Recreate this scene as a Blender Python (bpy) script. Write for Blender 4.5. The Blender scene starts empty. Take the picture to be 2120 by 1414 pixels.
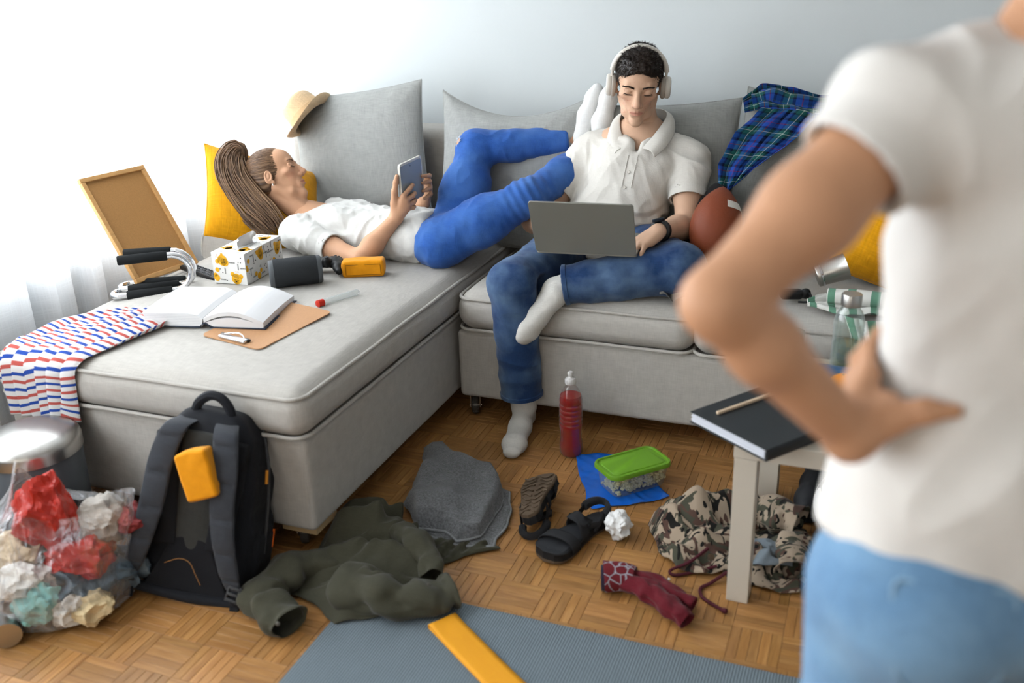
import bpy, bmesh, math, random
import numpy as np
from mathutils import Vector, Matrix, Euler

random.seed(7)
RNG = np.random.default_rng(7)
SC = bpy.context.scene
COL = SC.collection
PI = math.pi


def lin(c):
    """sRGB 0-255 triple to linear RGBA"""
    o = []
    for v in c[:3]:
        v = v / 255.0
        o.append(v / 12.92 if v <= 0.04045 else ((v + 0.055) / 1.055) ** 2.4)
    return (o[0], o[1], o[2], 1.0)


# ------------------------------------------------------------------ camera
CAM_H = 1.5319
PITCH, ROLL, YAW, FPX = 0.3780, -0.0330, 0.3750, 1995.0


def setup_camera():
    c, s = math.cos(YAW), math.sin(YAW)
    cp, sp = math.cos(PITCH), math.sin(PITCH)
    cr, sr = math.cos(ROLL), math.sin(ROLL)
    ex = Vector((c, s, 0)); eu = Vector((-s * sp, c * sp, cp))
    fwd = Vector((-s * cp, c * cp, -sp))
    right = ex * cr + eu * sr
    up = eu * cr - ex * sr
    m = Matrix.Identity(4)
    for i in range(3):
        m[i][0] = right[i]; m[i][1] = up[i]; m[i][2] = -fwd[i]
    m[2][3] = CAM_H
    cam = bpy.data.cameras.new('camera')
    cam.sensor_width = 36.0
    cam.lens = 36.0 * FPX / 2120.0
    cam.clip_start = 0.05
    cam.dof.use_dof = True
    cam.dof.focus_distance = 3.3
    cam.dof.aperture_fstop = 1.9
    o = bpy.data.objects.new('camera', cam)
    COL.objects.link(o)
    o.matrix_world = m
    SC.camera = o


setup_camera()

# ------------------------------------------------------------------ world, daylight, exposure
w = bpy.data.worlds.new('daylight'); SC.world = w
w.use_nodes = True
w.node_tree.nodes['Background'].inputs[0].default_value = (1.0, 0.97, 0.92, 1)
w.node_tree.nodes['Background'].inputs[1].default_value = 0.32


def area_light(name, loc, rot, sx, sy, power, col):
    l = bpy.data.lights.new(name, 'AREA')
    l.shape = 'RECTANGLE'; l.size = sx; l.size_y = sy
    l.energy = power; l.color = col
    o = bpy.data.objects.new(name, l); COL.objects.link(o)
    o.location = loc; o.rotation_euler = rot
    return o


# daylight standing behind the curtained window of the left wall
area_light('window_daylight', (-3.05, 0.90, 1.50), (0, -PI / 2, 0), 2.4, 5.4, 350, (0.95, 0.985, 1.0))
# warm fill added behind the camera, in place of bounced room light
area_light('rear_fill', (-0.6, -2.6, 1.75), (PI / 2 - 0.12, 0, 0), 3.2, 2.0, 20, (1.0, 0.90, 0.76))

vs = SC.view_settings
vs.view_transform = 'Standard'
vs.look = 'None'
vs.exposure = 0.27
vs.gamma = 1.0
vs.use_curve_mapping = False
SC.cycles.max_bounces = 5
SC.cycles.diffuse_bounces = 2
SC.cycles.glossy_bounces = 3
SC.cycles.transparent_max_bounces = 12
SC.cycles.caustics_reflective = False
SC.cycles.caustics_refractive = False
SC.cycles.use_denoising = True
SC.cycles.use_light_tree = False
SC.cycles.use_adaptive_sampling = True
SC.cycles.adaptive_threshold = 0.03


# ------------------------------------------------------------------ materials
MATS = {}


def nd(nt, typ, **kw):
    n = nt.nodes.new(typ)
    for k, v in kw.items():
        setattr(n, k, v)
    return n


def mat(name, col, rough=0.65, metal=0.0, spec=0.35, var=0.0, vscale=6.0, bump=0.0, bscale=200.0,
        trans=0.0, ior=1.45, alpha=1.0, sss=0.0, sheen=0.0, coat=0.0, coords='Object', stretch=None, attr=None, detail=4.0):
    """a Principled material whose colour varies by noise and whose relief is a fine noise bump"""
    if name in MATS:
        return MATS[name]
    m = bpy.data.materials.new(name); m.use_nodes = True
    nt = m.node_tree; b = nt.nodes['Principled BSDF']
    c = lin(col)
    b.inputs['Base Color'].default_value = c
    b.inputs['Roughness'].default_value = rough
    b.inputs['Metallic'].default_value = metal
    b.inputs['Specular IOR Level'].default_value = spec
    b.inputs['IOR'].default_value = ior
    b.inputs['Transmission Weight'].default_value = trans
    b.inputs['Alpha'].default_value = alpha
    if sheen:
        b.inputs['Sheen Weight'].default_value = sheen
    if coat:
        b.inputs['Coat Weight'].default_value = coat
        b.inputs['Coat Roughness'].default_value = 0.15
    if sss:
        b.inputs['Subsurface Weight'].default_value = sss
        b.inputs['Subsurface Radius'].default_value = (0.012, 0.005, 0.003)
    tc = nd(nt, 'ShaderNodeTexCoord')
    vec = tc.outputs[coords]
    if stretch:
        mp = nd(nt, 'ShaderNodeMapping'); mp.inputs['Scale'].default_value = stretch
        nt.links.new(vec, mp.inputs['Vector']); vec = mp.outputs['Vector']
    out = None
    if var:
        n = nd(nt, 'ShaderNodeTexNoise'); n.inputs['Scale'].default_value = vscale; n.inputs['Detail'].default_value = detail
        nt.links.new(vec, n.inputs['Vector'])
        mr = nd(nt, 'ShaderNodeMapRange')
        mr.inputs['From Min'].default_value = 0.25; mr.inputs['From Max'].default_value = 0.75
        mr.inputs['To Min'].default_value = 1 - var; mr.inputs['To Max'].default_value = 1 + var
        nt.links.new(n.outputs['Fac'], mr.inputs['Value'])
        mx = nd(nt, 'ShaderNodeVectorMath', operation='SCALE')
        mx.inputs[0].default_value = c[:3]
        nt.links.new(mr.outputs['Result'], mx.inputs['Scale'])
        out = mx.outputs['Vector']
    if attr:
        at = nd(nt, 'ShaderNodeAttribute'); at.attribute_name = attr
        mm = nd(nt, 'ShaderNodeVectorMath', operation='MULTIPLY')
        if out is None:
            mm.inputs[0].default_value = c[:3]
        else:
            nt.links.new(out, mm.inputs[0])
        nt.links.new(at.outputs['Color'], mm.inputs[1])
        out = mm.outputs['Vector']
    if out is not None:
        nt.links.new(out, b.inputs['Base Color'])
    if bump:
        n2 = nd(nt, 'ShaderNodeTexNoise'); n2.inputs['Scale'].default_value = bscale; n2.inputs['Detail'].default_value = 2
        nt.links.new(vec, n2.inputs['Vector'])
        bp = nd(nt, 'ShaderNodeBump'); bp.inputs['Strength'].default_value = bump; bp.inputs['Distance'].default_value = 0.002
        nt.links.new(n2.outputs['Fac'], bp.inputs['Height'])
        nt.links.new(bp.outputs['Normal'], b.inputs['Normal'])
    MATS[name] = m
    return m


def weave(name, col, scale=420.0, var=0.10, rough=0.9, bump=0.35, sheen=0.15, coords='Object', col2=None):
    """woven cloth: two crossed sets of fine threads plus a slow mottling"""
    if name in MATS:
        return MATS[name]
    m = mat(name, col, rough=rough, spec=0.15, sheen=sheen)
    nt = m.node_tree; b = nt.nodes['Principled BSDF']
    tc = nd(nt, 'ShaderNodeTexCoord')
    hs = []
    for st in ((1, 0.06, 0.06), (0.06, 1, 0.06), (0.06, 0.06, 1)):
        mp = nd(nt, 'ShaderNodeMapping'); mp.inputs['Scale'].default_value = st
        nt.links.new(tc.outputs[coords], mp.inputs['Vector'])
        n = nd(nt, 'ShaderNodeTexNoise'); n.inputs['Scale'].default_value = scale; n.inputs['Detail'].default_value = 1
        nt.links.new(mp.outputs['Vector'], n.inputs['Vector']); hs.append(n.outputs['Fac'])
    a1 = nd(nt, 'ShaderNodeMath', operation='ADD'); nt.links.new(hs[0], a1.inputs[0]); nt.links.new(hs[1], a1.inputs[1])
    a2 = nd(nt, 'ShaderNodeMath', operation='ADD'); nt.links.new(a1.outputs[0], a2.inputs[0]); nt.links.new(hs[2], a2.inputs[1])
    mr = nd(nt, 'ShaderNodeMapRange')
    mr.inputs['From Min'].default_value = 1.0; mr.inputs['From Max'].default_value = 2.0
    mr.inputs['To Min'].default_value = 1 - var; mr.inputs['To Max'].default_value = 1 + var
    nt.links.new(a2.outputs[0], mr.inputs['Value'])
    mx = nd(nt, 'ShaderNodeVectorMath', operation='SCALE'); mx.inputs[0].default_value = lin(col)[:3]
    nt.links.new(mr.outputs['Result'], mx.inputs['Scale'])
    nt.links.new(mx.outputs['Vector'], b.inputs['Base Color'])
    bp = nd(nt, 'ShaderNodeBump'); bp.inputs['Strength'].default_value = bump; bp.inputs['Distance'].default_value = 0.0015
    nt.links.new(a2.outputs[0], bp.inputs['Height']); nt.links.new(bp.outputs['Normal'], b.inputs['Normal'])
    return m


def clear(name, tint=(250, 252, 252), face=0.05, edge=0.65, milk=0.35, rough=0.05):
    """thin clear wall: seen through face on, glossy and milky towards its edges"""
    if name in MATS:
        return MATS[name]
    m = bpy.data.materials.new(name); m.use_nodes = True
    nt = m.node_tree; nt.nodes.remove(nt.nodes['Principled BSDF'])
    tp = nd(nt, 'ShaderNodeBsdfTransparent'); tp.inputs['Color'].default_value = lin(tint)
    gl = nd(nt, 'ShaderNodeBsdfGlossy'); gl.inputs['Roughness'].default_value = rough
    df = nd(nt, 'ShaderNodeBsdfDiffuse'); df.inputs['Color'].default_value = lin((225, 232, 232))
    lw = nd(nt, 'ShaderNodeLayerWeight'); lw.inputs['Blend'].default_value = 0.4
    mr = nd(nt, 'ShaderNodeMapRange'); mr.inputs['To Min'].default_value = face; mr.inputs['To Max'].default_value = edge
    nt.links.new(lw.outputs['Facing'], mr.inputs['Value'])
    m1 = nd(nt, 'ShaderNodeMixShader'); m1.inputs[0].default_value = milk
    nt.links.new(gl.outputs[0], m1.inputs[1]); nt.links.new(df.outputs[0], m1.inputs[2])
    m2 = nd(nt, 'ShaderNodeMixShader'); nt.links.new(mr.outputs['Result'], m2.inputs[0])
    nt.links.new(tp.outputs[0], m2.inputs[1]); nt.links.new(m1.outputs[0], m2.inputs[2])
    nt.links.new(m2.outputs[0], nt.nodes['Material Output'].inputs['Surface'])
    MATS[name] = m
    return m


def ramp(nt, fac, stops, const=False):
    r = nd(nt, 'ShaderNodeValToRGB')
    e = r.color_ramp.elements
    while len(e) > 1:
        e.remove(e[-1])
    e[0].position = stops[0][0]; e[0].color = lin(stops[0][1])
    for p, c in stops[1:]:
        k = e.new(p); k.color = lin(c)
    if const:
        r.color_ramp.interpolation = 'CONSTANT'
    nt.links.new(fac, r.inputs['Fac'])
    return r.outputs['Color']


# ------------------------------------------------------------------ objects
def tag(o, label=None, cat=None, group=None, kind=None):
    if label: o['label'] = label
    if cat: o['category'] = cat
    if group: o['group'] = group
    if kind: o['kind'] = kind
    return o


def thing(name, label, cat, loc=(0, 0, 0), rot=(0, 0, 0), group=None):
    o = bpy.data.objects.new(name, None); COL.objects.link(o)
    o.location = loc; o.rotation_euler = rot
    o.empty_display_size = 0.05
    return tag(o, label, cat, group)


def mk(name, V, F, m=None, parent=None, smooth=True, world=True, uv=None, attr=None):
    """one mesh object from vertex and face lists; world=True keeps its coordinates in world space under any parent"""
    me = bpy.data.meshes.new(name)
    V = np.asarray(V, dtype=np.float64).reshape(-1, 3)
    if isinstance(F, np.ndarray) and F.ndim == 2:
        k = F.shape[1]
        me.vertices.add(len(V)); me.vertices.foreach_set('co', V.ravel())
        me.loops.add(F.size); me.loops.foreach_set('vertex_index', F.ravel().astype(np.int32))
        me.polygons.add(len(F)); me.polygons.foreach_set('loop_start', np.arange(0, F.size, k, dtype=np.int32))
        me.update(calc_edges=True); me.validate()
    else:
        me.from_pydata([tuple(v) for v in V], [], [tuple(int(i) for i in f) for f in F])
        me.update()
    if smooth:
        me.polygons.foreach_set('use_smooth', np.ones(len(me.polygons), dtype=bool))
        if len(V) < 6000: me.set_sharp_from_angle(angle=0.75)
    if uv is not None:
        ul = me.uv_layers.new(name='UVMap')
        li = np.empty(len(me.loops), dtype=np.int32); me.loops.foreach_get('vertex_index', li)
        ul.data.foreach_set('uv', np.asarray(uv, dtype=np.float32)[li].ravel())
    if attr is not None:
        an, av = attr
        a = me.color_attributes.new(an, 'FLOAT_COLOR', 'POINT')
        av = np.asarray(av, dtype=np.float32)
        if av.shape[1] == 3:
            av = np.concatenate([av, np.ones((len(av), 1), np.float32)], 1)
        a.data.foreach_set('color', av.ravel())
    o = bpy.data.objects.new(name, me); COL.objects.link(o)
    if m is not None:
        for q in (m if isinstance(m, (list, tuple)) else [m]):
            me.materials.append(q)
    if parent is not None:
        o.parent = parent
        if world:
            mw = (Matrix.Translation(parent.location) @ parent.rotation_euler.to_matrix().to_4x4()) if parent.type == 'EMPTY' else Matrix.Identity(4)
            o.matrix_parent_inverse = mw.inverted()
    return o


class B:
    """collects shapes into one mesh"""
    def __init__(s):
        s.V = []; s.F = []; s.UV = []; s.n = 0

    def add(s, V, F, uv=None):
        V = np.asarray(V, float).reshape(-1, 3)
        s.V.append(V); s.F += [tuple(int(i) + s.n for i in f) for f in F]
        s.UV.append(np.asarray(uv, float) if uv is not None else np.zeros((len(V), 2)))
        s.n += len(V)
        return s

    def box(s, lo, hi, M=None):
        x0, y0, z0 = lo; x1, y1, z1 = hi
        V = np.array([(x0, y0, z0), (x1, y0, z0), (x1, y1, z0), (x0, y1, z0), (x0, y0, z1), (x1, y0, z1), (x1, y1, z1), (x0, y1, z1)], float)
        if M is not None: V = xf(M, V)
        return s.add(V, [(0, 3, 2, 1), (4, 5, 6, 7), (0, 1, 5, 4), (1, 2, 6, 5), (2, 3, 7, 6), (3, 0, 4, 7)])

    def rbox(s, lo, hi, r=0.005, M=None, n=3, dome=0.0, seg=1, domeside='z'):
        V, F = rounded_box(lo, hi, r, n, dome, seg)
        if M is not None: V = xf(M, V)
        return s.add(V, F)

    def tube(s, pts, r, n=8, closed=False, cap=True, M=None, flat=None):
        V, F = tube(pts, r, n, closed, cap, flat)
        if M is not None: V = xf(M, V)
        return s.add(V, F)

    def lathe(s, prof, n=24, M=None):
        V, F = lathe(prof, n)
        if M is not None: V = xf(M, V)
        return s.add(V, F)

    def out(s, name, m=None, parent=None, smooth=True, world=True, uv=False):
        return mk(name, np.concatenate(s.V), s.F, m, parent, smooth, world, np.concatenate(s.UV) if uv else None)


def xf(M, V):
    A = np.array(M)
    return np.asarray(V) @ A[:3, :3].T + A[:3, 3]


def TRS(loc=(0, 0, 0), rot=(0, 0, 0), sc=(1, 1, 1)):
    return Matrix.Translation(loc) @ Euler(rot).to_matrix().to_4x4() @ Matrix.Diagonal((sc[0], sc[1], sc[2], 1))


def frame(o, x, z):
    """matrix with origin o, x axis along x, z axis near z"""
    x = np.array(x, float); x /= np.linalg.norm(x)
    z = np.array(z, float); y = np.cross(z, x); y /= np.linalg.norm(y); z = np.cross(x, y)
    m = Matrix.Identity(4)
    for i in range(3):
        m[i][0] = x[i]; m[i][1] = y[i]; m[i][2] = z[i]; m[i][3] = o[i]
    return m


def rounded_box(lo, hi, r, n=3, dome=0.0, seg=1):
    lo = np.array(lo, float); hi = np.array(hi, float); c = (lo + hi) / 2; h = (hi - lo) / 2
    r = min(r, h.min() * 0.999)
    bm = bmesh.new(); bmesh.ops.create_cube(bm, size=2.0)
    bmesh.ops.subdivide_edges(bm, edges=bm.edges[:], cuts=2 * n + seg, use_grid_fill=True)
    P = np.array([v.co[:] for v in bm.verts]); F = [tuple(v.index for v in f.verts) for f in bm.faces]
    bm.free()
    N = 2 * n + seg + 1
    k = np.round((P + 1) / 2 * N).astype(int)      # 0..N
    out = np.zeros_like(P); inner = np.zeros_like(P)
    for a in range(3):
        i = k[:, a]
        t = np.clip(np.minimum(i, N - i), 0, n) / n           # 0 at face, 1 where flat begins
        ang = np.clip(t, 0, 1) * PI / 4                       # equal angles on the round
        off = np.where(np.minimum(i, N - i) < n, np.tan(PI / 4 - ang), 0.0)
        s = np.where(i <= N / 2, -1.0, 1.0)
        mid = np.clip((i - n) / max(N - 2 * n, 1), 0, 1) * 2 - 1
        inner[:, a] = mid * (h[a] - r)
        out[:, a] = np.where(np.minimum(i, N - i) < n, s * off, 0)
    L = np.linalg.norm(out, axis=1, keepdims=True); L[L == 0] = 1
    V = c + inner + out / L * r
    if dome:
        u = np.clip((V[:, 0] - c[0]) / h[0], -1, 1); v = np.clip((V[:, 1] - c[1]) / h[1], -1, 1)
        top = np.clip((V[:, 2] - (hi[2] - r)) / r, 0, 1)
        V[:, 2] += dome * (1 - np.abs(u) ** 3) * (1 - np.abs(v) ** 3) * top
    return V, F


def tube(pts, r, n=8, closed=False, cap=True, flat=None):
    """tube along a polyline; r scalar or per point; flat=(direction, factor) squashes the section along a direction"""
    P = np.asarray(pts, float); m = len(P)
    R = np.full(m, r, float) if np.isscalar(r) else np.asarray(r, float)
    if closed:
        T = np.roll(P, -1, 0) - np.roll(P, 1, 0)
    else:
        T = np.gradient(P, axis=0)
    T /= np.linalg.norm(T, axis=1, keepdims=True) + 1e-12
    up = np.array([0, 0, 1.0])
    if abs(T[0] @ up) > 0.9: up = np.array([0, 1.0, 0])
    N = np.zeros_like(P)
    v = np.cross(T[0], np.cross(up, T[0])); v /= np.linalg.norm(v)
    for i in range(m):
        v = v - T[i] * (v @ T[i]); v /= np.linalg.norm(v) + 1e-12
        N[i] = v
    Bn = np.cross(T, N)
    a = np.arange(n) / n * 2 * PI
    V = P[:, None] + R[:, None, None] * (np.cos(a)[None, :, None] * N[:, None] + np.sin(a)[None, :, None] * Bn[:, None])
    if flat is not None:
        d = np.array(flat[0], float); d /= np.linalg.norm(d)
        D = V - P[:, None]
        V = V - (D @ d)[..., None] * d * (1 - flat[1])
    V = V.reshape(-1, 3)
    F = []
    for i in range(m if closed else m - 1):
        j = (i + 1) % m
        for k in range(n):
            k2 = (k + 1) % n
            F.append((i * n + k, i * n + k2, j * n + k2, j * n + k))
    if cap and not closed:
        F.append(tuple(range(n))[::-1]); F.append(tuple((m - 1) * n + k for k in range(n)))
    return V, F


def lathe(prof, n=24):
    V = []; F = []; m = len(prof)
    for i, (r, z) in enumerate(prof):
        for k in range(n):
            a = k / n * 2 * PI
            V.append((r * math.cos(a), r * math.sin(a), z))
    for i in range(m - 1):
        for k in range(n):
            k2 = (k + 1) % n
            F.append((i * n + k, i * n + k2, (i + 1) * n + k2, (i + 1) * n + k))
    if prof[0][0] > 1e-6: F.append(tuple(range(n))[::-1])
    if prof[-1][0] > 1e-6: F.append(tuple((m - 1) * n + k for k in range(n)))
    return np.array(V), F


def smooth_path(pts, n=40, closed=False):
    """Catmull-Rom through points"""
    P = np.asarray(pts, float); m = len(P)
    if closed:
        Q = np.concatenate([P[-1:], P, P[:2]]); segs = m
    else:
        Q = np.concatenate([2 * P[:1] - P[1:2], P, 2 * P[-1:] - P[-2:-1]]); segs = m - 1
    t = np.linspace(0, segs, n, endpoint=not closed)
    i = np.clip(t.astype(int), 0, segs - 1); f = (t - i)[:, None]
    a, b, c, d = Q[i], Q[i + 1], Q[i + 2], Q[i + 3]
    return 0.5 * (2 * b + (c - a) * f + (2 * a - 5 * b + 4 * c - d) * f ** 2 + (3 * b - a - 3 * c + d) * f ** 3)


def grid_faces(nu, nv, wrap=False):
    i, j = np.meshgrid(np.arange(nu if wrap else nu - 1), np.arange(nv - 1), indexing='ij')
    a = i * nv + j; b = ((i + 1) % nu) * nv + j
    return np.stack([a, b, b + 1, a + 1], -1).reshape(-1, 4)


def modsolid(o, t, offset=-1.0):
    m = o.modifiers.new('thickness', 'SOLIDIFY'); m.thickness = t; m.offset = offset
    return o


def modsub(o, lv=1):
    m = o.modifiers.new('smooth', 'SUBSURF'); m.levels = lv; m.render_levels = lv
    return o


def modbev(o, w=0.003, seg=2):
    m = o.modifiers.new('edge', 'BEVEL'); m.width = w; m.segments = seg; m.limit_method = 'ANGLE'
    return o


def vnoise(P, scale, seed=0, octaves=3):
    """smooth value noise in -1..1 for an (n,3) array"""
    P = np.asarray(P, float) * scale
    out = np.zeros(len(P)); amp = 1.0; tot = 0
    for o in range(octaves):
        I = np.floor(P).astype(np.int64); f = P - I; f = f * f * (3 - 2 * f)
        r = 0
        for dx in (0, 1):
            for dy in (0, 1):
                for dz in (0, 1):
                    h = (I[:, 0] + dx) * 374761393 + (I[:, 1] + dy) * 668265263 + (I[:, 2] + dz) * 2147483647 + seed * 1274126177 + o * 97
                    h = (h ^ (h >> 13)) * 1274126177; h = h ^ (h >> 16)
                    val = (h & 0xFFFF) / 32767.5 - 1
                    wgt = (f[:, 0] if dx else 1 - f[:, 0]) * (f[:, 1] if dy else 1 - f[:, 1]) * (f[:, 2] if dz else 1 - f[:, 2])
                    r = r + val * wgt
        out += r * amp; tot += amp; amp *= 0.5; P = P * 2.03
    return out / tot


# ------------------------------------------------------------------ implicit bodies (smooth union of simple volumes, meshed once)
class SDF:
    def __init__(s, lo, hi, vox):
        s.lo = np.array(lo, float); s.v = vox
        s.n = np.ceil((np.array(hi, float) - s.lo) / vox).astype(int) + 1
        s.g = np.full(s.n, 0.2, np.float32)
        s.X = None

    def pt(s, p): return np.array(p, float) if s.X is None else np.array(s.X @ Vector(p))

    def sc(s): return 1.0 if s.X is None else s.X.to_scale()[0]

    def rt(s, M):
        R = np.eye(3) if M is None else np.array(M)[:3, :3]
        return R if s.X is None else np.array(s.X.to_3x3().normalized()) @ R

    def _win(s, lo, hi, pad):
        a = np.maximum(np.floor((np.minimum(lo, hi) - pad - s.lo) / s.v).astype(int), 0)
        b = np.minimum(np.ceil((np.maximum(lo, hi) + pad - s.lo) / s.v).astype(int) + 1, s.n)
        if (b <= a).any(): return None
        ax = [(s.lo[i] + np.arange(a[i], b[i]) * s.v).astype(np.float32) for i in range(3)]
        X, Y, Z = np.meshgrid(*ax, indexing='ij', sparse=True)
        return (slice(a[0], b[0]), slice(a[1], b[1]), slice(a[2], b[2])), X, Y, Z

    def _mix(s, sl, d, k, op):
        g = s.g[sl]
        if op == 'sub':
            d = -d
            if k > 0:
                h = np.clip(0.5 - 0.5 * (g - d) / k, 0, 1)
                s.g[sl] = g * (1 - h) + d * h + k * h * (1 - h)
            else:
                s.g[sl] = np.maximum(g, d)
        else:
            if k > 0:
                h = np.clip(0.5 + 0.5 * (g - d) / k, 0, 1)
                s.g[sl] = g * (1 - h) + d * h - k * h * (1 - h)
            else:
                s.g[sl] = np.minimum(g, d)

    def cap(s, a, b, ra, rb=None, k=0.01, op='add', sq=None, flat=False):
        """capsule with two radii; sq=(direction, factor): half-width along direction is factor*r"""
        rb = ra if rb is None else rb
        a = s.pt(a); b = s.pt(b); ra *= s.sc(); rb *= s.sc(); k *= s.sc()
        f = max(1.0, sq[1]) if sq else 1.0
        wn = s._win(np.minimum(a, b), np.maximum(a, b), max(ra, rb) * f + k + 3 * s.v)
        if wn is None: return s
        sl, X, Y, Z = wn
        ab = b - a; L = max(ab @ ab, 1e-12)
        px, py, pz = X - a[0], Y - a[1], Z - a[2]
        t = np.clip((px * ab[0] + py * ab[1] + pz * ab[2]) / L, 0, 1)
        qx, qy, qz = px - t * ab[0], py - t * ab[1], pz - t * ab[2]
        r = ra + t * (rb - ra)
        if sq:
            d = s.rt(None) @ np.array(sq[0], float); d /= np.linalg.norm(d)
            c = (qx * d[0] + qy * d[1] + qz * d[2]); e = c * (1 / sq[1] - 1)
            qx, qy, qz = qx + e * d[0], qy + e * d[1], qz + e * d[2]
        dd = np.sqrt(qx * qx + qy * qy + qz * qz) - r
        if flat:
            ln = math.sqrt(L); u = (px * ab[0] + py * ab[1] + pz * ab[2]) / ln
            dd = np.maximum(dd, u - ln)
        s._mix(sl, dd, k, op)
        return s

    def chain(s, pts, rad, k=0.01, op='add', sq=None):
        for i in range(len(pts) - 1):
            s.cap(pts[i], pts[i + 1], rad[i], rad[i + 1], k, op, sq)
        return s

    def ell(s, c, r, M=None, k=0.01, op='add'):
        c = s.pt(c); r = np.array(r, float) * s.sc(); R = s.rt(M); k *= s.sc()
        wn = s._win(c - r.max(), c + r.max(), k + 3 * s.v)
        if wn is None: return s
        sl, X, Y, Z = wn
        px, py, pz = X - c[0], Y - c[1], Z - c[2]
        q = [(px * R[0, i] + py * R[1, i] + pz * R[2, i]) for i in range(3)]
        k0 = np.sqrt(sum((q[i] / r[i]) ** 2 for i in range(3)))
        k1 = np.sqrt(sum((q[i] / r[i] ** 2) ** 2 for i in range(3))) + 1e-9
        s._mix(sl, k0 * (k0 - 1) / k1, k, op)
        return s

    def box(s, c, h, M=None, r=0.01, k=0.01, op='add'):
        c = s.pt(c); h = np.array(h, float) * s.sc(); R = s.rt(M); r *= s.sc(); k *= s.sc()
        e = np.abs(R) @ h
        wn = s._win(c - e, c + e, r + k + 3 * s.v)
        if wn is None: return s
        sl, X, Y, Z = wn
        px, py, pz = X - c[0], Y - c[1], Z - c[2]
        q = [np.abs(px * R[0, i] + py * R[1, i] + pz * R[2, i]) - (h[i] - r) for i in range(3)]
        o = np.sqrt(sum(np.maximum(x, 0) ** 2 for x in q)) + np.minimum(np.maximum(np.maximum(q[0], q[1]), q[2]), 0) - r
        s._mix(sl, o, k, op)
        return s

    def cut(s, p, nrm, k=0.0):
        """keep the side the normal points away from"""
        ax = [(s.lo[i] + np.arange(s.n[i]) * s.v).astype(np.float32) for i in range(3)]
        X, Y, Z = np.meshgrid(*ax, indexing='ij', sparse=True)
        d = (X - p[0]) * nrm[0] + (Y - p[1]) * nrm[1] + (Z - p[2]) * nrm[2]
        s.g = np.maximum(s.g, d.astype(np.float32))
        return s

    def mesh(s):
        """surface nets"""
        g = s.g; ins = g < 0
        n = np.array(g.shape)
        acc = {}
        ids = []; pos = []; quads = []
        cross = []
        for a in range(3):
            sl0 = [slice(None)] * 3; sl1 = [slice(None)] * 3
            sl0[a] = slice(0, -1); sl1[a] = slice(1, None)
            x = ins[tuple(sl0)] != ins[tuple(sl1)]
            I = np.argwhere(x)
            # drop the border
            ok = np.ones(len(I), bool)
            for q in range(3):
                if q != a: ok &= (I[:, q] > 0) & (I[:, q] < n[q] - 1)
            I = I[ok]
            J = I.copy(); J[:, a] += 1
            g0 = g[tuple(I.T)]; g1 = g[tuple(J.T)]
            t = g0 / (g0 - g1)
            p = I.astype(np.float64); p[:, a] += t
            u, v = (a + 1) % 3, (a + 2) % 3
            cells = []
            for du, dv in ((0, 0), (-1, 0), (-1, -1), (0, -1)):
                c = I.copy(); c[:, u] += du; c[:, v] += dv
                cells.append((c[:, 0] * n[1] + c[:, 1]) * n[2] + c[:, 2])
            cross.append((cells, p, g0 < 0))
        allc = np.concatenate([np.concatenate(c) for c, _, _ in cross])
        allp = np.concatenate([np.concatenate([p] * 4) for _, p, _ in cross])
        uq, inv = np.unique(allc, return_inverse=True)
        cnt = np.bincount(inv, minlength=len(uq))
        V = np.stack([np.bincount(inv, allp[:, i], len(uq)) / cnt for i in range(3)], 1)
        F = []; off = 0
        for cells, p, neg in cross:
            m = len(p)
            q = np.stack([inv[off + i * m: off + (i + 1) * m] for i in range(4)], 1)
            q[~neg] = q[~neg][:, ::-1]
            F.append(q); off += 4 * m
        return V * s.v + s.lo, np.concatenate(F)


def relax(V, F, it=2, f=0.5):
    """light smoothing of a quad mesh"""
    E = np.concatenate([F[:, [0, 1]], F[:, [1, 2]], F[:, [2, 3]], F[:, [3, 0]]])
    for _ in range(it):
        S = np.zeros_like(V); C = np.zeros(len(V))
        for i in range(3):
            S[:, i] = np.bincount(E[:, 0], V[E[:, 1], i], len(V)) + np.bincount(E[:, 1], V[E[:, 0], i], len(V))
        C = np.bincount(E[:, 0], minlength=len(V)) + np.bincount(E[:, 1], minlength=len(V))
        V = V * (1 - f) + f * S / np.maximum(C, 1)[:, None]
    return V


def normals(V, F):
    n = np.cross(V[F[:, 2]] - V[F[:, 0]], V[F[:, 3]] - V[F[:, 1]])
    N = np.zeros_like(V)
    for k in range(4):
        for i in range(3):
            N[:, i] += np.bincount(F[:, k], n[:, i], len(V))
    return N / (np.linalg.norm(N, axis=1, keepdims=True) + 1e-12)


# ------------------------------------------------------------------ crumpled cloth
def creases(X, Y, seed, ang, wl, amp):
    """height of soft crossing folds of width wl"""
    q = np.stack([X, Y, 0 * X], -1).reshape(-1, 3)
    nz = lambda sc, sd: vnoise(q, sc / wl, seed + sd, 2).reshape(X.shape)
    w1, w2, w3 = nz(0.28, 0), nz(0.36, 5), nz(1.1, 9)
    out = 0
    for a, k, g, o in ((ang, 1.0, w2, w1), (ang + 0.9, 1.45, w1, w2), (ang - 0.75, 0.62, -w1, w2)):
        t = (X * math.cos(a) + Y * math.sin(a)) / (wl * k) * PI + 3.0 * o
        out = out + k * (0.5 + 0.5 * np.cos(2 * t)) ** 1.3 * np.clip(0.45 + 1.5 * g, 0, 1.3)
    return amp * (0.7 * out + 0.22 * w3)


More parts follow.
